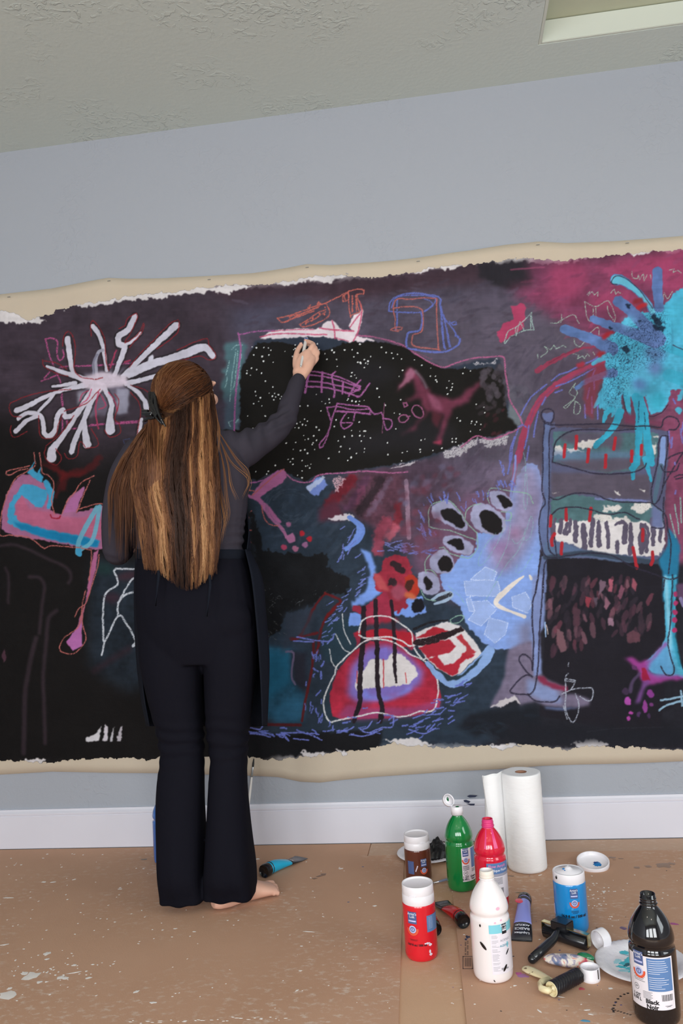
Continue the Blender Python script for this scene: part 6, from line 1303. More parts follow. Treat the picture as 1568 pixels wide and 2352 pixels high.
cyl_patch('label', -.012, r*1.4, Hh*.14, Hh*.55, r, LBL, e); cyl_patch('label_band', -.012, r*1.39, Hh*.43, Hh*.55, r, BLU, e, 14, .0009); text_cyl('Flow Acrylic', .011, .021, Hh*.515, r, mat('label_pink_ink', col(214, 130, 176), rough=.4), e, .0002, .0013); text_cyl('Acrylique Fluide', .010, .020, Hh*.468, r, WTX, e, .0002, .0013)
cyl_patch('label_panel', -.010, r*1.38, Hh*.40, Hh*.43, r, mat('label_grey', col(150, 150, 164), rough=.4), e, 14, .0009)
bars('small_print', [(.008, .034, Hh*(.38-.013*i), Hh*(.384-.013*i)) for i in range(6)], r, INK, e)
bars('barcode', [(.018+i*.0016, .0188+i*.0016, Hh*.20, Hh*.27) for i in range(11)], r, INK, e)
# white, in front
e, r, Hh = bottle(1135, 2264, 1117, 1998, 93, 'white paint bottle without a cap, front bottle of the middle group', WHB)
V, Fc = lathe([(r*a/.174, z*Hh) for a, z in [(.060, .935), (.0635, .938), (.065, .950), (.061, .957), (.064, .966), (.0615, .985), (.058, 1.002), (.052, 1.003), (.048, .96)]], 30)
V = [v+v.normalized()*.0008*mnoise.noise(v*160) for v in V]; pyd('dried_paint_rim', V, Fc, mat('dried_white_paint', col(214, 206, 196), rough=.6), e)
TEAL = mat('label_teal', col(120, 190, 204), rough=.35)
cyl_patch('label_band', -.004, r*1.45, Hh*.475, Hh*.555, r, TEAL, e); cyl_patch('label', -.002, r*1.44, Hh*.10, Hh*.475, r, mat('label_clear_white', col(216, 212, 220), rough=.3), e)
cyl_patch('logo_box', .028, .042, Hh*.462, Hh*.555, r, INK, e, 5, .0010); text_cyl("Artist's\nLoft", .0078, .035, Hh*.528, r, WTX, e, .0001, .0014); bars('logo_line', [(.029, .041, Hh*.490, Hh*.502)], r, WTX, e, .0014)
random.seed(3)
bars('small_print', [(.001, .001+random.uniform(.010, .019), Hh*(.455-.0115*i), Hh*(.4575-.0115*i)) for i in range(29) if i not in (3, 7, 10, 14, 21, 24)], r, mat('label_grey_ink', col(130, 126, 134), rough=.4), e)
text_cyl('ACRYLIC', .0072, .036, Hh*.405, r, mat('label_grey_ink', col(150, 150, 160), rough=.4), e, .0001); text_cyl('ACRYLIC', .0070, .034, Hh*.355, r, mat('label_teal_ink', col(60, 140, 160), rough=.4), e, .0001); cyl_patch('teal_mark', .040, .044, Hh*.33, Hh*.38, r, TEAL, e, 3, .0010); text_cyl('32 fl oz', .0068, .030, Hh*.145, r, INK, e, .0001)
for s, z, a, b, t in ((-.020, .36, .0036, .0115, .7), (-.0245, .545, .0022, .0035, 0), (.030, .15, .0030, .009, -.6), (.040, .29, .0018, .008, -.7), (.001, .045, .0012, .003, .5)):
    n = 12; V = []
    for k in range(n):
        u, v = a*math.cos(2*PI*k/n), b*math.sin(2*PI*k/n); u, v = u*math.cos(t)-v*math.sin(t), u*math.sin(t)+v*math.cos(t); an = (s+u)/r; V.append(Vector(((r+.0016)*math.sin(an), -(r+.0016)*math.cos(an), z*Hh+v)))
    pyd('black_smear', V, [tuple(range(n))], BKP, e, smooth=False)
PKS = mat('pink_smear', col(214, 168, 190), rough=.5)
for s, z, q in ((.012, .575, .0028), (.028, .59, .0032), (.022, .70, .005)):
    rr_ = r*(.985 if z < .65 else .97); n = 8; V = [Vector(((rr_+.001)*math.sin((s+q*math.cos(2*PI*k/n))/r), -(rr_+.001)*math.cos((s+q*math.cos(2*PI*k/n))/r), z*Hh+q*.8*math.sin(2*PI*k/n))) for k in range(n)]
    pyd('pink_smear', V, [tuple(range(n))], PKS, e, smooth=False)
# black, nearest
e, r, Hh = bottle(1512, 2366, 1487, 2051, 107, 'glossy black paint bottle without a cap, nearest the viewer at lower right', BKP)
cyl_patch('label', -r*1.22, r*.86, Hh*.155, Hh*.565, r, LBL, e, 22); cyl_patch('label_panel', -.0135, r*.78, Hh*.300, Hh*.555, r, BLU, e, 14, .0009)
std_logo(e, r, -.032, Hh*.487, .95)
random.seed(5)
bars('small_print', [(-.011, -.011+random.uniform(.022, .042), Hh*(.535-.0165*i), Hh*(.5385-.0165*i)) for i in range(14) if i != 7], r, WTX, e, .0014)
bars('small_print', [(-.047+.002*(i % 2), -.020-.002*(i % 3), Hh*(.395-.012*i), Hh*(.398-.012*i)) for i in range(4)]+[(-.026, -.006-.003*(i % 2), Hh*(.285-.010*i), Hh*(.2875-.010*i)) for i in range(6)]+[(.018, .034, Hh*.185, Hh*.188), (.021, .031, Hh*.178, Hh*.181)], r, INK, e)
bars('barcode', [(.012+i*.0018, .012+i*.0018+(.0010 if i % 3 else .0006), Hh*.225, Hh*.275) for i in range(14)], r, INK, e)
ring_cyl(-.041, Hh*.305, .0056, .0063, r, INK, e); text_cyl('AP', .006, -.041, Hh*.305, r, INK, e); text_cyl('1 QT\n0.94 L', .0090, -.042, Hh*.225, r, INK, e, .0003); text_cyl('Black\nNoir', .0125, -.008, Hh*.192, r, INK, e, .0005)
# deep blue, half hidden behind her left trouser leg
bottle(386, 1989, 376, 1815, 63, 'tall blue paint bottle half hidden behind the left trouser leg', DBL)

def jar(px, pyn, ptx, pty, wpx, label, mbody, caph, z=0., kind='flip'):
    r = wpx/2/F*(at_z(px, pyn, z)-CAMP).dot(FW); p = stand(px, pyn, r, z); Hh = zat(ptx, pty, p.y)-z
    e = empty('paint_jar', p, (0, 0, -math.atan2(p.x, p.y+D)), label=label, cat='bottle'); zc = Hh-caph
    V, Fc = lathe(profile([(0, 0), (r*.80, 0), (r*.94, .003), (r, .012), (r, .03), (r, zc*.6), (r, zc-.004), (r*.985, zc), (r*.93, zc+.003), (r*.9, zc+.006), (0, zc+.008)], .003), 48); pyd('body', V, Fc, mbody, e)
    if kind == 'flip':
        V, Fc = lathe([(0, zc), (r*.965, zc), (r*.98, zc+.001), (r*.975, Hh-caph*.52), (r*.955, Hh-caph*.50), (r*.965, Hh-caph*.48), (r*.955, Hh-.0015), (r*.94, Hh), (r*.90, Hh-.0004), (r*.88, Hh-.003), (r*.80, Hh-.0042), (0, Hh-.0046)], 48); pyd('flip_cap', V, Fc, WHP, e)
        bm = bmesh.new(); bm_box(bm, -.009, .009, -.0012, .0012, -.0012, .0012, bev=.0004); o = bmo('cap_latch', bm, WHP, e); a = -.35 if px < 975 and pyn > 2100 else .5
        o.location = (r*.985*math.sin(a), -r*.985*math.cos(a), Hh-caph*.46); o.rotation_euler = (0, 0, a)
    else:
        V, Fc = lathe([(0, zc), (r*.965, zc), (r*.98, zc+.001), (r*.97, Hh-.002), (r*.95, Hh), (r*.90, Hh+.0002), (r*.86, Hh-.0015), (r*.78, Hh-.0016), (r*.74, Hh+.0006), (r*.30, Hh+.0022), (.007, Hh+.008), (.004, Hh+.010), (.0028, Hh+.0095), (0, Hh+.006)], 48); pyd('spout_cap', V, Fc, WHP, e)
    return e, r, Hh
e, r, Hh = jar(970, 2212, 959, 2026, 77, 'red paint bottle with a wide white flip cap, foremost at left of the group', RDB_, .047, -.004)
std_logo(e, r, -.020, Hh*.52, 1.0); cyl_patch('side_label', .018, r*1.35, Hh*.40, Hh*.62, r, BLU, e, 8, .0008); bars('small_print', [(.022, .036, Hh*(.59-.018*i), Hh*(.594-.018*i)) for i in range(9)], r, WTX, e)
bars('small_print', [(-.030, -.008, Hh*.305, Hh*.309), (-.028, -.010, Hh*.292, Hh*.296)], r, INK, e); text_cyl('16.9 fl oz / 500 ml', .0072, -.012, Hh*.235, r, INK, e, .0003)
PS = mat('pale_smear', col(206, 196, 210), rough=.5)
for s, z, a, b in ((.016, .255, .008, .003), (.024, .23, .005, .004), (.022, .14, .0028, .006), (.024, .10, .0045, .004)):
    n = 12; V = [Vector(((r+.0009)*math.sin((s+a*math.cos(2*PI*k/n))/r), -(r+.0009)*math.cos((s+a*math.cos(2*PI*k/n))/r), z*Hh+b*math.sin(2*PI*k/n)*(1 if k % 2 else .6))) for k in range(n)]
    pyd('paint_smear', V, [tuple(range(n))], PS, e, smooth=False)
e, r, Hh = jar(963, 2030, 956, 1914, 61, 'small brown paint bottle with a wide white flip cap, behind the red one', BRB, .043, -.004)
std_logo(e, r, .018, Hh*.36, .8); cyl_patch('side_label', -.036, -.014, Hh*.20, Hh*.48, r, BLD, e, 6, .0008); bars('small_print', [(-.030, -.020, Hh*(.42-.03*i), Hh*(.425-.03*i)) for i in range(6)], r, LAV, e)
bars('scratch', [(-.010+.0015*i, -.007+.0015*i, Hh*(.26+.025*i), Hh*(.29+.025*i)) for i in range(5)], r, PS, e)
e, r, Hh = jar(1316, 2149, 1306, 1998, 75, 'bright blue paint bottle with a white spout cap, right of the towel roll', BLB, .026, kind='spout')
std_logo(e, r, .010, Hh*.62, .85); bars('small_print', [(.000, .020, Hh*.405, Hh*.412), (.000, .020, Hh*.385, Hh*.392), (.003, .017, Hh*.367, Hh*.373)], r, INK, e); text_cyl('16.9 fl oz / 500 ml', .0095, .007, Hh*.315, r, INK, e, .0004); cyl_patch('label_edge', -r*1.42, -r*1.18, Hh*.28, Hh*.46, r, LAV, e, 4, .0012)
BD = mat('blue_drip', col(30, 110, 170), rough=.2)
for c, q in (((-.012, -.004, Hh+.004), (.004, .003, .002)), ((-.009, -.010, Hh+.0015), (.003, .003, .0015))):
    V, Fc = ellip(Vector(c), *q, n=8); pyd('blue_drip', V, Fc, BD, e)
a = -.85; V, Fc = ellip(Vector((r*math.sin(a)*.985, -r*math.cos(a)*.985, Hh-.010)), .003, .0015, .005, n=8); pyd('black_drip', V, Fc, BKP, e)

# ---------------------------------------------------------------- paper towel roll
M['paper'] = mat('quilted_paper', col(240, 237, 240), rough=.9, spec=.1, bump=(34, .16, 2, (1, 1, 2.2)))
rr = 90/2/F*(at_z(1213, 2009, 0)-CAMP).dot(FW); p = stand(1213, 2009, rr); Ht = zat(1201, 1772, p.y)
e = empty('paper_towel_roll', p, label='tall white paper towel roll standing by the baseboard, its loose end hanging out to the left', cat='paper towel'); e['label'] = 'tall white paper towel roll standing on end with its loose sheet open at left'
V, Fc = lathe(profile([(.017, .002), (rr*.9, 0), (rr*.985, .002), (rr, .008), (rr, .03), (rr, Ht*.5), (rr, Ht-.008), (rr*.985, Ht-.001), (rr*.95, Ht), (.019, Ht-.0005)], .006), 64)
V = [v+Vector((v.x, v.y, 0)).normalized()*.0006*mnoise.noise(v*60) if (v.x or v.y) else v for v in V]; pyd('paper_roll', V, Fc, M['paper'], e)
V, Fc = lathe([(.0195, Ht-.001), (.0180, Ht-.002), (.0165, Ht-.003), (.0160, .003), (.0190, .002)], 32); pyd('cardboard_core', V, Fc, mat('core_cardboard', col(136, 98, 78), rough=.8), e)
bm = []; n = 26; V = []
lx = at_y(1108, 1784, p.y-.035)-p; 
ctrl = [Vector((.010, rr+.001, 0)), Vector((-.030, rr-.004, 0)), Vector((-rr-.004, .006, 0)), Vector((-rr-.026, -.016, 0)), Vector((lx.x+.004, -.030, 0)), Vector((lx.x, -.046, 0)), Vector((lx.x+.006, -.054, 0))]
q = [ctrl[0]]+ctrl+[ctrl[-1]]; S = []
for i in range(1, len(q)-2):
    for k in range(5):
        t = k/5; S.append(.5*((2*q[i])+(-q[i-1]+q[i+1])*t+(2*q[i-1]-5*q[i]+4*q[i+1]-q[i+2])*t*t+(-q[i-1]+3*q[i]-3*q[i+1]+q[i+2])*t**3))
S.append(ctrl[-1]); nz_ = 24
for j in range(nz_+1):
    for i, s in enumerate(S):
        z = .001+(Ht-.002)*j/nz_; f = i/len(S)
        V.append(s+Vector((.003*math.sin(z*30+i*.3)*f, .002*math.sin(z*23)*f, z+.003*f*math.sin(i*.9)*(j == nz_))))
w_ = len(S); Fc = [(j*w_+i, j*w_+i+1, (j+1)*w_+i+1, (j+1)*w_+i) for j in range(nz_) for i in range(w_-1)]
o = pyd('loose_sheet', V, Fc, M['paper'], e); md = o.modifiers.new('s', 'SOLIDIFY'); md.thickness = .0008

# ---------------------------------------------------------------- paint tubes
M['tubecap'] = mat('black_ribbed_plastic', (.008, .008, .009, 1), rough=.22)
def paint_tube(cx, cyy, tx, ty, wpx, label, c, c2, crimp=.052, z=0., lift=.0, text=None, split=.5, band=None):
    """cap end at photo point (cx, cyy), crimped end at (tx, ty), both measured on the board"""
    A = at_z(cx, cyy, z); B = at_z(tx, ty, z); r = wpx/2/F*(A-CAMP).dot(FW); d = B-A; L = d.length; ang = math.atan2(d.y, d.x)
    e = empty('paint_tube', (A.x, A.y, z), (0, 0, ang), label=label, cat='paint tube')
    capL = .024
    prof = [(r*.93, 0), (r*.98, .002), (r, .006), (r, capL-.001), (r*.98, capL)]
    V, Fc = lathe([(0, .0)]+prof+[(0, capL)], 40); V = [Vector((v.z, v.x, v.y+r)) for v in V]
    V = [v if not (.003 < v.x < capL-.002) else Vector((v.x, v.y*(1+.012*math.sin(math.atan2(v.z-r, v.y)*30)), r+(v.z-r)*(1+.012*math.sin(math.atan2(v.z-r, v.y)*30)))) for v in V]
    pyd('cap', V, Fc, M['tubecap'], e)
    def sect(x):
        t = ease((x-capL-.01)/(L-capL-.012)); hy = r*.93*(1-t)+crimp/2*t; hz = r*.93*(1-t)+.0012*t; return hy, hz
    def part(x0, x1, m, name, n=16, g_=0):
        V, Fc = [], []; N = 32
        for i in range(n+1):
            x = x0+(x1-x0)*i/n; hy, hz = sect(x)
            for k in range(N): a = 2*PI*k/N; V.append(Vector((x, (hy+g_)*math.cos(a), max(.0004, hz+.001*(1-ease((x-capL)/.03))*0+(hz+g_)*math.sin(a)+.0006+r*.07*(1-ease((x-capL)/(L-capL)))))))
        for i in range(n):
            for k in range(N): j = (k+1) % N; Fc.append((i*N+k, i*N+j, (i+1)*N+j, (i+1)*N+k))
        Fc.append(tuple(range(N))[::-1]); Fc.append(tuple(range(n*N, (n+1)*N))); return pyd(name, V, Fc, m, e)
    xs_ = capL+(L-capL)*split
    part(capL, capL+.006, c, 'shoulder', 2, .0006); part(capL+.006, capL+.009, M['tubecap'], 'neck_band', 2, .0010); part(capL+.009, xs_, c, 'body'); part(xs_, L-.0005, c2, 'printed_end')
    if band: part(capL+.012, capL+.020, band, 'stripe', 2, .0008)
    if text:
        for tx_, sz, fx, flip, mm in text:
            me = text_mesh(tx_, sz, .0004); x = capL+(L-capL)*fx
            for v in me.vertices:
                yy = -v.co.x if not flip else v.co.x; xx = x+(v.co.y if not flip else -v.co.y); hy, hz = sect(xx); s_ = max(-.95, min(.95, yy/hy)); v.co = Vector((xx, yy, 2*hz*.5+hz*math.sqrt(1-s_*s_)+.0014+r*.07*(1-ease((xx-capL)/(L-capL)))))
            me.materials.clear(); link('lettering', me, mm, e, False)
    return e, L, sect, r
TLB = mat('turquoise_tube', col(20, 158, 196), rough=.25); BKT = mat('black_tube_print', (.012, .012, .014, 1), rough=.25); RDT = mat('red_tube', col(190, 16, 28), rough=.22); PRT = mat('lavender_tube', col(134, 140, 206), rough=.3); GRT = mat('grey_print', col(150, 156, 168), rough=.4)
paint_tube(606, 2017, 692, 1970, 30, 'turquoise paint tube with a black cap lying beside her right foot', TLB, BKT, .058, text=[('BASICS', .012, .62, True, WTX)], split=.55)
paint_tube(1066, 2134, 1011, 2072, 33, 'red paint tube with a black cap lying left of the white bottle', RDT, BKT, .050, text=[('BASICS', .011, .72, True, GRT)], split=.58)
paint_tube(1000, 2152, 966, 2066, 32, 'red paint tube mostly hidden behind the red bottle, black cap showing', RDT, BKT, .030, split=.75, z=-.0)
e, L, sect, r = paint_tube(1206, 2079, 1197, 2163, 31, 'lavender and black paint tube lying upside down right of the white bottle', PRT, BKT, .056, text=[('ACRYLIC', .0095, .66, False, WTX), ('BASICS', .0130, .73, False, WTX), ('Liquitex', .0125, .82, False, WTX)], split=.60, band=BKT)
V, Fc = ellip(Vector((.052, -.010, .0305)), .012, .012, .002, n=8) if 0 else ellip(Vector((.055, -.004 if 0 else -.010, r*1.78)), .015, .014, .0022, n=10)
pyd('red_swatch', V, Fc, mat('red_swatch_print', col(206, 58, 84), rough=.3), e)

# ---------------------------------------------------------------- plates, lid, caps
def oval_flat(name, c, rx, ry, ang, z, m, parent, seed=0, n=20, jag=.25, th=.0006):
    random.seed(seed); V = [Vector((c[0], c[1], z+th))]; Fc = []
    for k in range(n):
        a = 2*PI*k/n; q = 1+random.uniform(-jag, jag); x, y = rx*q*math.cos(a), ry*q*math.sin(a); V.append(Vector((c[0]+x*math.cos(ang)-y*math.sin(ang), c[1]+x*math.sin(ang)+y*math.cos(ang), z)))
    Fc = [(0, 1+k, 1+(k+1) % n) for k in range(n)]; return pyd(name, V, Fc, m, parent)
M['plate'] = mat('paper_plate', col(214, 212, 216), rough=.6, bump=(60, .2), var=(14, .35, col(170, 160, 176)))
def plate(px, py, r, label, z=0.):
    p = at_z(px, py, z); e = empty('paper_plate', p, label=label, cat='plate'); V, Fc = [], []
    n = 96; prof = [(0, .0012), (r*.60, .0012), (r*.68, .0030), (r*.74, .0080), (r*.82, .0130), (r*.93, .0150), (r*.985, .0140), (r, .0125)]
    V.append(Vector((0, 0, .0012)))
    for q, z_ in prof[1:]:
        for k in range(n): f = (q/r-.66)/.3; a = 2*PI*k/n; V.append(Vector((q*math.cos(a), q*math.sin(a), z_+(.0008*math.sin(k*PI)*0+(.0007*(1 if k % 2 else -1) if q > r*.7 and q < r*.99 else 0)))))
    Fc = [(0, 1+k, 1+(k+1) % n) for k in range(n)]+[(1+i*n+k, 1+(i+1)*n+k, 1+(i+1)*n+(k+1) % n, 1+i*n+(k+1) % n) for i in range(len(prof)-2) for k in range(n)]
    o = pyd('dish', V, Fc, M['plate'], e); md = o.modifiers.new('s', 'SOLIDIFY'); md.thickness = .001; md.offset = 1; return e
pr = 103/F*(at_z(1474, 2218, 0)-CAMP).dot(FW)
e = plate(1474, 2219, pr, 'paper plate with turquoise paint smears, lying behind the black bottle')
PT = [mat('turquoise_smear', col(70, 176, 190), rough=.3), mat('pale_blue_smear', col(150, 196, 206), rough=.3), mat('dark_teal_smear', col(36, 96, 108), rough=.3), mat('olive_smear', col(110, 104, 60), rough=.4), mat('black_smear', col(34, 34, 34), rough=.3), mat('pink_stain', col(200, 172, 198), rough=.4)]
for i, (x, y, a, b, t, k) in enumerate([(-.040, .010, .026, .018, .3, 0), (-.050, -.008, .020, .010, -.3, 0), (-.030, -.022, .022, .014, .5, 0), (-.055, .020, .014, .008, .9, 1), (-.046, -.026, .018, .006, .2, 1), (-.034, .002, .012, .006, .8, 2), (-.026, .024, .016, .010, 1.2, 0), (-.020, -.004, .010, .012, .1, 2), (-.070, -.034, .016, .008, -.8, 5), (.052, .020, .022, .028, .2, 3), (.060, -.004, .018, .014, .8, 4), (.050, .040, .014, .010, .2, 4), (.064, .008, .008, .012, 0, 0), (.048, -.018, .016, .008, .4, 3), (-.010, .050, .020, .010, 0, 1), (-.030, .060, .012, .010, 0, 0)]):
    oval_flat('paint_smear', (x, y), a, b, t, .0016+.0002*i, PT[k], e, i, th=.0012)
pr = 69/F*(at_z(982, 1967, 0)-CAMP).dot(FW)
e = plate(981, 1966, pr, 'paper plate under the crumpled black cloth, behind the small brown bottle', -.004)
oval_flat('paint_smear', (-.050, -.035), .020, .010, .2, .0112, PT[5], e, 4); oval_flat('paint_smear', (.04, -.04), .045, .022, -.3, .0022, PT[4], e, 5)
# crumpled black cloth on it
pc = at_z(1001, 1968, .0); V, Fc = [], []; nn = 30
for j in range(nn+1):
    for i in range(nn+1):
        u, v = i/nn*2-1, j/nn*2-1; q = 1-max(abs(u), abs(v))**2; f = mnoise.noise(Vector((u*1.5, v*1.5, 3)))+.5*abs(mnoise.noise(Vector((u*4, v*4, 9))))
        V.append(Vector((u*.050+.010*mnoise.noise(Vector((v*4, 1, u))), v*.045+.010*mnoise.noise(Vector((u*3.5, 5, v))), (.006+max(0, q)*(.034+.026*f))+.006*abs(math.sin(u*9+v*4))*q)))
Fc = [(j*(nn+1)+i, j*(nn+1)+i+1, (j+1)*(nn+1)+i+1, (j+1)*(nn+1)+i) for j in range(nn) for i in range(nn)]
o = pyd('black_cloth', V, Fc, mat('black_wrinkled_cloth', (.012, .012, .013, 1), rough=.35, bump=(60, .3)), loc=(pc.x, pc.y, .0)); md = o.modifiers.new('s', 'SOLIDIFY'); md.thickness = .0015
tag(o, 'crumpled glossy black cloth heaped on the paper plate by the baseboard', 'cloth')
# white lid with a blob of blue
rl_ = 36/F*(at_z(1362, 1985, 0)-CAMP).dot(FW); p = at_z(1362, 1990, 0)
e = empty('jar_lid', (p.x, p.y, .006), (math.radians(13), 0, 0), label='round white lid lying open with a blob of blue paint inside', cat='lid')
V, Fc = lathe([(0, 0), (rl_*.97, 0), (rl_, .002), (rl_, .0145), (rl_*.975, .016), (rl_*.93, .0155), (rl_*.925, .004), (rl_*.88, .0022), (0, .002)], 48); pyd('shell', V, Fc, WHP, e)
oval_flat('blue_paint', (.013, -.001), .012, .013, .2, .0026, BD, e, 3, th=.003); oval_flat('blue_paint', (.009, .004), .007, .005, .2, .0045, mat('dark_blue_paint', col(22, 70, 130), rough=.2), e, 8, th=.002)
# screw caps
def screw_cap(name, loc, rot, r, h, label):
    e = empty(name, loc, rot, label=label, cat='cap')
    V, Fc = lathe([(0, 0), (r*.96, 0), (r, .001), (r, h*.22), (r*.985, h*.24), (r*.985, h-.001), (r*.96, h), (r*.88, h), (r*.87, h*.85), (r*.84, h*.80), (r*.87, h*.74), (r*.84, h*.62), (r*.87, h*.55), (r*.87, .002), (0, .002)], 36); pyd('shell', V, Fc, WHP, e); return e
p = at_z(1356, 2249, 0); r_ = 22/F*(p-CAMP).dot(FW)
e = screw_cap('bottle_cap', (p.x, p.y, 0), (0, 0, 0), r_, .030, 'white screw cap standing open side up, in front of the stained sponge')
cyl_patch('black_mark', r_*.70, r_*.84, .008, .030, r_, BKP, e, 3, .0004); bm = bmesh.new(); bm_box(bm, -.004, .012, -.002, .0, .0022, .003); bmo('black_mark', bm, BKP, e)
p = at_z(1381, 2181, 0); r_ = 22/F*(p-CAMP).dot(FW); ax = Vector((-.80, -.55, -.02)).normalized()
e = screw_cap('bottle_cap', (p.x+.012, p.y+.012, r_+.0005), ax.to_track_quat('Z', 'Y').to_euler(), r_, .026, 'white screw cap lying on its side, touching the rim of the turquoise-stained plate')
# ---------------------------------------------------------------- black brayer (rubber roller)
M['bray'] = mat('black_rubber', (.012, .013, .016, 1), rough=.22, spec=.6); M['chrome'] = mat('nickel_plate', col(196, 190, 150), rough=.22, metal=1.)
A = at_z(1252, 2151, 0); B = at_z(1350, 2183, 0); d = B-A; L = d.length; ang = math.atan2(d.y, d.x); rb = .0165
e = empty('rubber_brayer', (A.x, A.y, 0), (0, 0, ang), label='black-handled roller with nickel bracket lying in front of the bright blue bottle', cat='roller')
V, Fc = lathe([(0, 0), (rb*.9, 0), (rb, .0015), (rb, L-.0015), (rb*.9, L), (0, L)], 36); V = [Vector((v.z, v.x, v.y+rb)) for v in V]; pyd('roller', V, Fc, M['bray'], e)
bm = bmesh.new(); bm_box(bm, -.005, L+.005, -.0075, .0075, rb*2+.006, rb*2+.0085, bev=.0006); bm_box(bm, -.0055, -.0035, -.0075, .0075, rb*.6, rb*2+.0085, bev=.0005); bm_box(bm, L+.0035, L+.0055, -.0075, .0075, rb*.6, rb*2+.0085, bev=.0005); bmo('bracket', bm, M['chrome'], e)
bm = bmesh.new(); bm_box(bm, L*.25, L*.62, -.020, .019, rb*1.2+.016, rb*2+.024, bev=.002); bmo('block', bm, M['bray'], e)
inv = Matrix.Rotation(-ang, 3, 'Z'); h0 = inv @ (at_z(1222, 2203, .011)-Vector((A.x, A.y, 0))); h1 = inv @ (at_z(1270, 2162, .022)-Vector((A.x, A.y, 0)))
hA = Vector((L*.42, -.012, rb*2+.008)); hB = Vector((h1.x, h1.y, .026)); hC = h0; hC.z = .0115
V, Fc = tube([hA, hA.lerp(hB, .5), hB, hB.lerp(hC, .15), hB.lerp(hC, .6), hC], [.006, .008, .0105, .0118, .0120, .0112], 20); pyd('handle', V, Fc, M['bray'], e)
V, Fc = ellip(hC, .0114, .0114, .0113, n=10); pyd('handle_end', V, Fc, M['bray'], e)
# ---------------------------------------------------------------- cream-handled roller with black textured sleeve
M['cream'] = mat('cream_plastic', col(216, 204, 164), rough=.35); M['sleeve'] = mat('black_wet_sleeve', (.014, .014, .018, 1), rough=.28)
A = at_z(1268, 2291, 0); B = at_z(1329, 2258, 0); d = B-A; L = d.length; ang = math.atan2(d.y, d.x); rb = .0185
e = empty('paint_roller', (A.x, A.y, 0), (0, 0, ang), label='small cream-handled paint roller with a black ridged sleeve, in front of the sponge', cat='roller')
V, Fc = [], []; n1, n2 = 60, 90
for i in range(n1+1):
    x = L*i/n1
    for k in range(n2):
        a = 2*PI*k/n2; w1 = math.sin(x*760+3.2*math.sin(a*2+.6)+a*2); q = rb-.0016+.0013*w1*(.6+.4*mnoise.noise(Vector((x*60, math.cos(a)*3, math.sin(a)*3)))); V.append(Vector((x, q*math.cos(a), rb+q*math.sin(a))))
Fc = [(i*n2+k, i*n2+(k+1) % n2, (i+1)*n2+(k+1) % n2, (i+1)*n2+k) for i in range(n1) for k in range(n2)]; Fc.append(tuple(range(n1*n2, (n1+1)*n2)))
pyd('sleeve', V, Fc, M['sleeve'], e)
V, Fc = lathe([(rb*.90, .0005), (rb*.90, -.0012), (rb*.80, -.0012), (rb*.78, .006), (rb*.3, .008), (rb*.25, -.004), (0, -.004)], 32); V = [Vector((v.z, v.x, v.y+rb)) for v in V]; pyd('end_disc', V, Fc, M['cream'], e)
inv = Matrix.Rotation(-ang, 3, 'Z')
def loc_(px, py, z): return inv @ (at_z(px, py, z)-Vector((A.x, A.y, 0)))
q = [Vector((-.002, 0, rb)), Vector((-.012, .0, rb)), loc_(1243, 2272, .016), loc_(1240, 2258, .020), loc_(1262, 2250, .020)]
V, Fc = tube(q, [.006, .0065, .0075, .0075, .0065], 4, 1.3); pyd('frame', V, Fc, M['cream'], e)
hq = [loc_(1264, 2251, .019), loc_(1250, 2244, .015), loc_(1235, 2237, .010), loc_(1218, 2229, .0075), loc_(1207, 2224, .0065), loc_(1202, 2221, .0065)]
V, Fc = tube(hq, [.0080, .0105, .0135, .0150, .0130, .0060], 16, .40); pyd('handle', V, Fc, M['cream'], e)
hp_ = loc_(1209, 2224, .0118); oval_flat('hang_hole', (hp_.x, hp_.y), .0065, .0035, -ang+.2, hp_.z+.0004, mat('hole_shadow_brown', col(120, 98, 76), rough=.8), e, 3, jag=.05, th=.0001)
for i, (x, y) in enumerate(((1222, 2233), (1240, 2241), (1245, 2243), (1216, 2236))): v = loc_(x, y, .0148); oval_flat('black_fleck', (v.x, v.y), .003, .001, i, v.z+.0005, BKP, e, i, 8)
# ---------------------------------------------------------------- paint-smeared oval sponge with a green blob
M['sponge'] = mat('smeared_white', col(200, 190, 186), rough=.45, bump=(90, .25)); nt = M['sponge'].node_tree; N = nt.nodes; tc = [n for n in N if n.type == 'TEX_COORD'][0]
nz = N.new('ShaderNodeTexNoise'); nz.inputs['Scale'].default_value = 36; nz.inputs['Detail'].default_value = 4; nz.inputs['Distortion'].default_value = 1.2; nt.links.new(tc.outputs['Object'], nz.inputs['Vector'])
cr = N.new('ShaderNodeValToRGB'); el = cr.color_ramp.elements; el[0].position = .36; el[0].color = col(90, 108, 140); el[1].position = .68; el[1].color = col(190, 44, 84)
for ps, cc_ in ((.43, (150, 140, 160)), (.48, (212, 204, 196)), (.56, (214, 204, 190)), (.61, (206, 130, 120))): x_ = el.new(ps); x_.color = col(*cc_)
nt.links.new(nz.outputs['Fac'], cr.inputs[0]); nt.links.new(cr.outputs[0], N['Principled BSDF'].inputs['Base Color'])
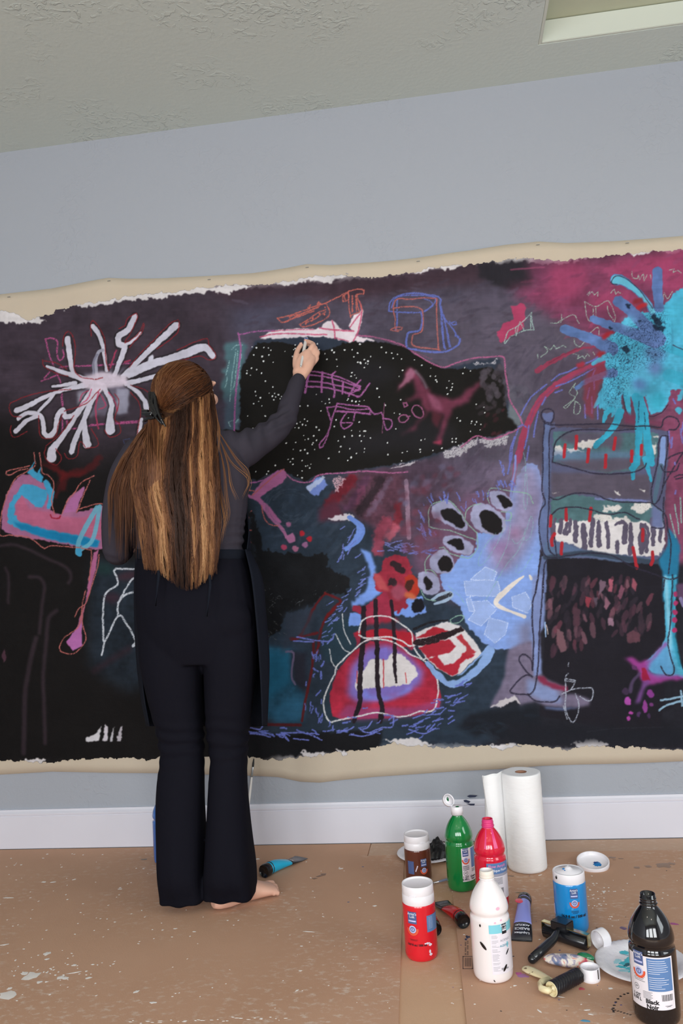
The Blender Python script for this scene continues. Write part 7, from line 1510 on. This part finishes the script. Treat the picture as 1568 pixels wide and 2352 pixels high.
A = at_z(1249, 2216, 0); B = at_z(1366, 2226, 0); c = (A+B)/2; d = B-A; L = d.length
e = empty('stained_sponge', (c.x, c.y+.006, 0), (0, 0, math.atan2(d.y, d.x)), label='oval white sponge smeared with red and blue paint, a glossy green blob at one end', cat='sponge')
V, Fc = ellip(Vector((0, 0, .013)), L*.5, .024, .013, n=24); V = [Vector((v.x*(1-.0), v.y*(1-.25*max(0, v.x/(L*.5))), max(.0006, v.z+.0012*mnoise.noise(v*50)))) for v in V]; pyd('pad', V, Fc, M['sponge'], e)
GB = paint_mat('glossy_green', col(20, 104, 66)); V, Fc = ellip(Vector((L*.34, .010, .0205)), .022, .010, .009, Vector((.35, 1, 0)).normalized(), n=14); pyd('green_blob', V, Fc, GB, e)
# ---------------------------------------------------------------- two brushes
M['ferrule'] = mat('brushed_tin', (.6, .6, .62, 1), rough=.3, metal=1.); M['bristle'] = mat('black_bristle', (.012, .012, .014, 1), rough=.6); M['stick'] = mat('grey_blue_lacquer', col(120, 128, 150), rough=.35)
def brush(P0, P1, r, label, mh, name='paint_brush'):
    e = empty(name, P0, label=label, cat='brush'); d = P1-P0; L = d.length; e.rotation_euler = d.to_track_quat('Z', 'Y').to_euler()
    V, Fc = lathe(profile([(0, 0), (r*.5, .002), (r*.6, L*.2), (r*1.1, L*.62), (r*.8, L*.80)], .01)+[(0, L*.80)], 16); pyd('handle', V, Fc, mh, e)
    V, Fc = lathe([(0, L*.795), (r*.95, L*.795), (r, L*.90), (r*.9, L*.905), (0, L*.905)], 16); pyd('ferrule', V, Fc, M['ferrule'], e)
    V, Fc = lathe([(0, L*.90), (r*.85, L*.90), (r*.95, L*.94), (r*.5, L*.985), (0, L)], 12); pyd('bristles', V, Fc, M['bristle'], e); return e
brush(at_z(1085, 2004, .005), at_z(985, 2031, .004), .0034, 'thin paint brush lying between the brown and green bottles', M['stick'])
brush(Vector((at_y(556, 1925, -.10).x, -.10, .002)), at_y(583, 1741, -.024), .0042, 'slim white paint brush leaning on the canvas edge behind her right leg', M['pen'])
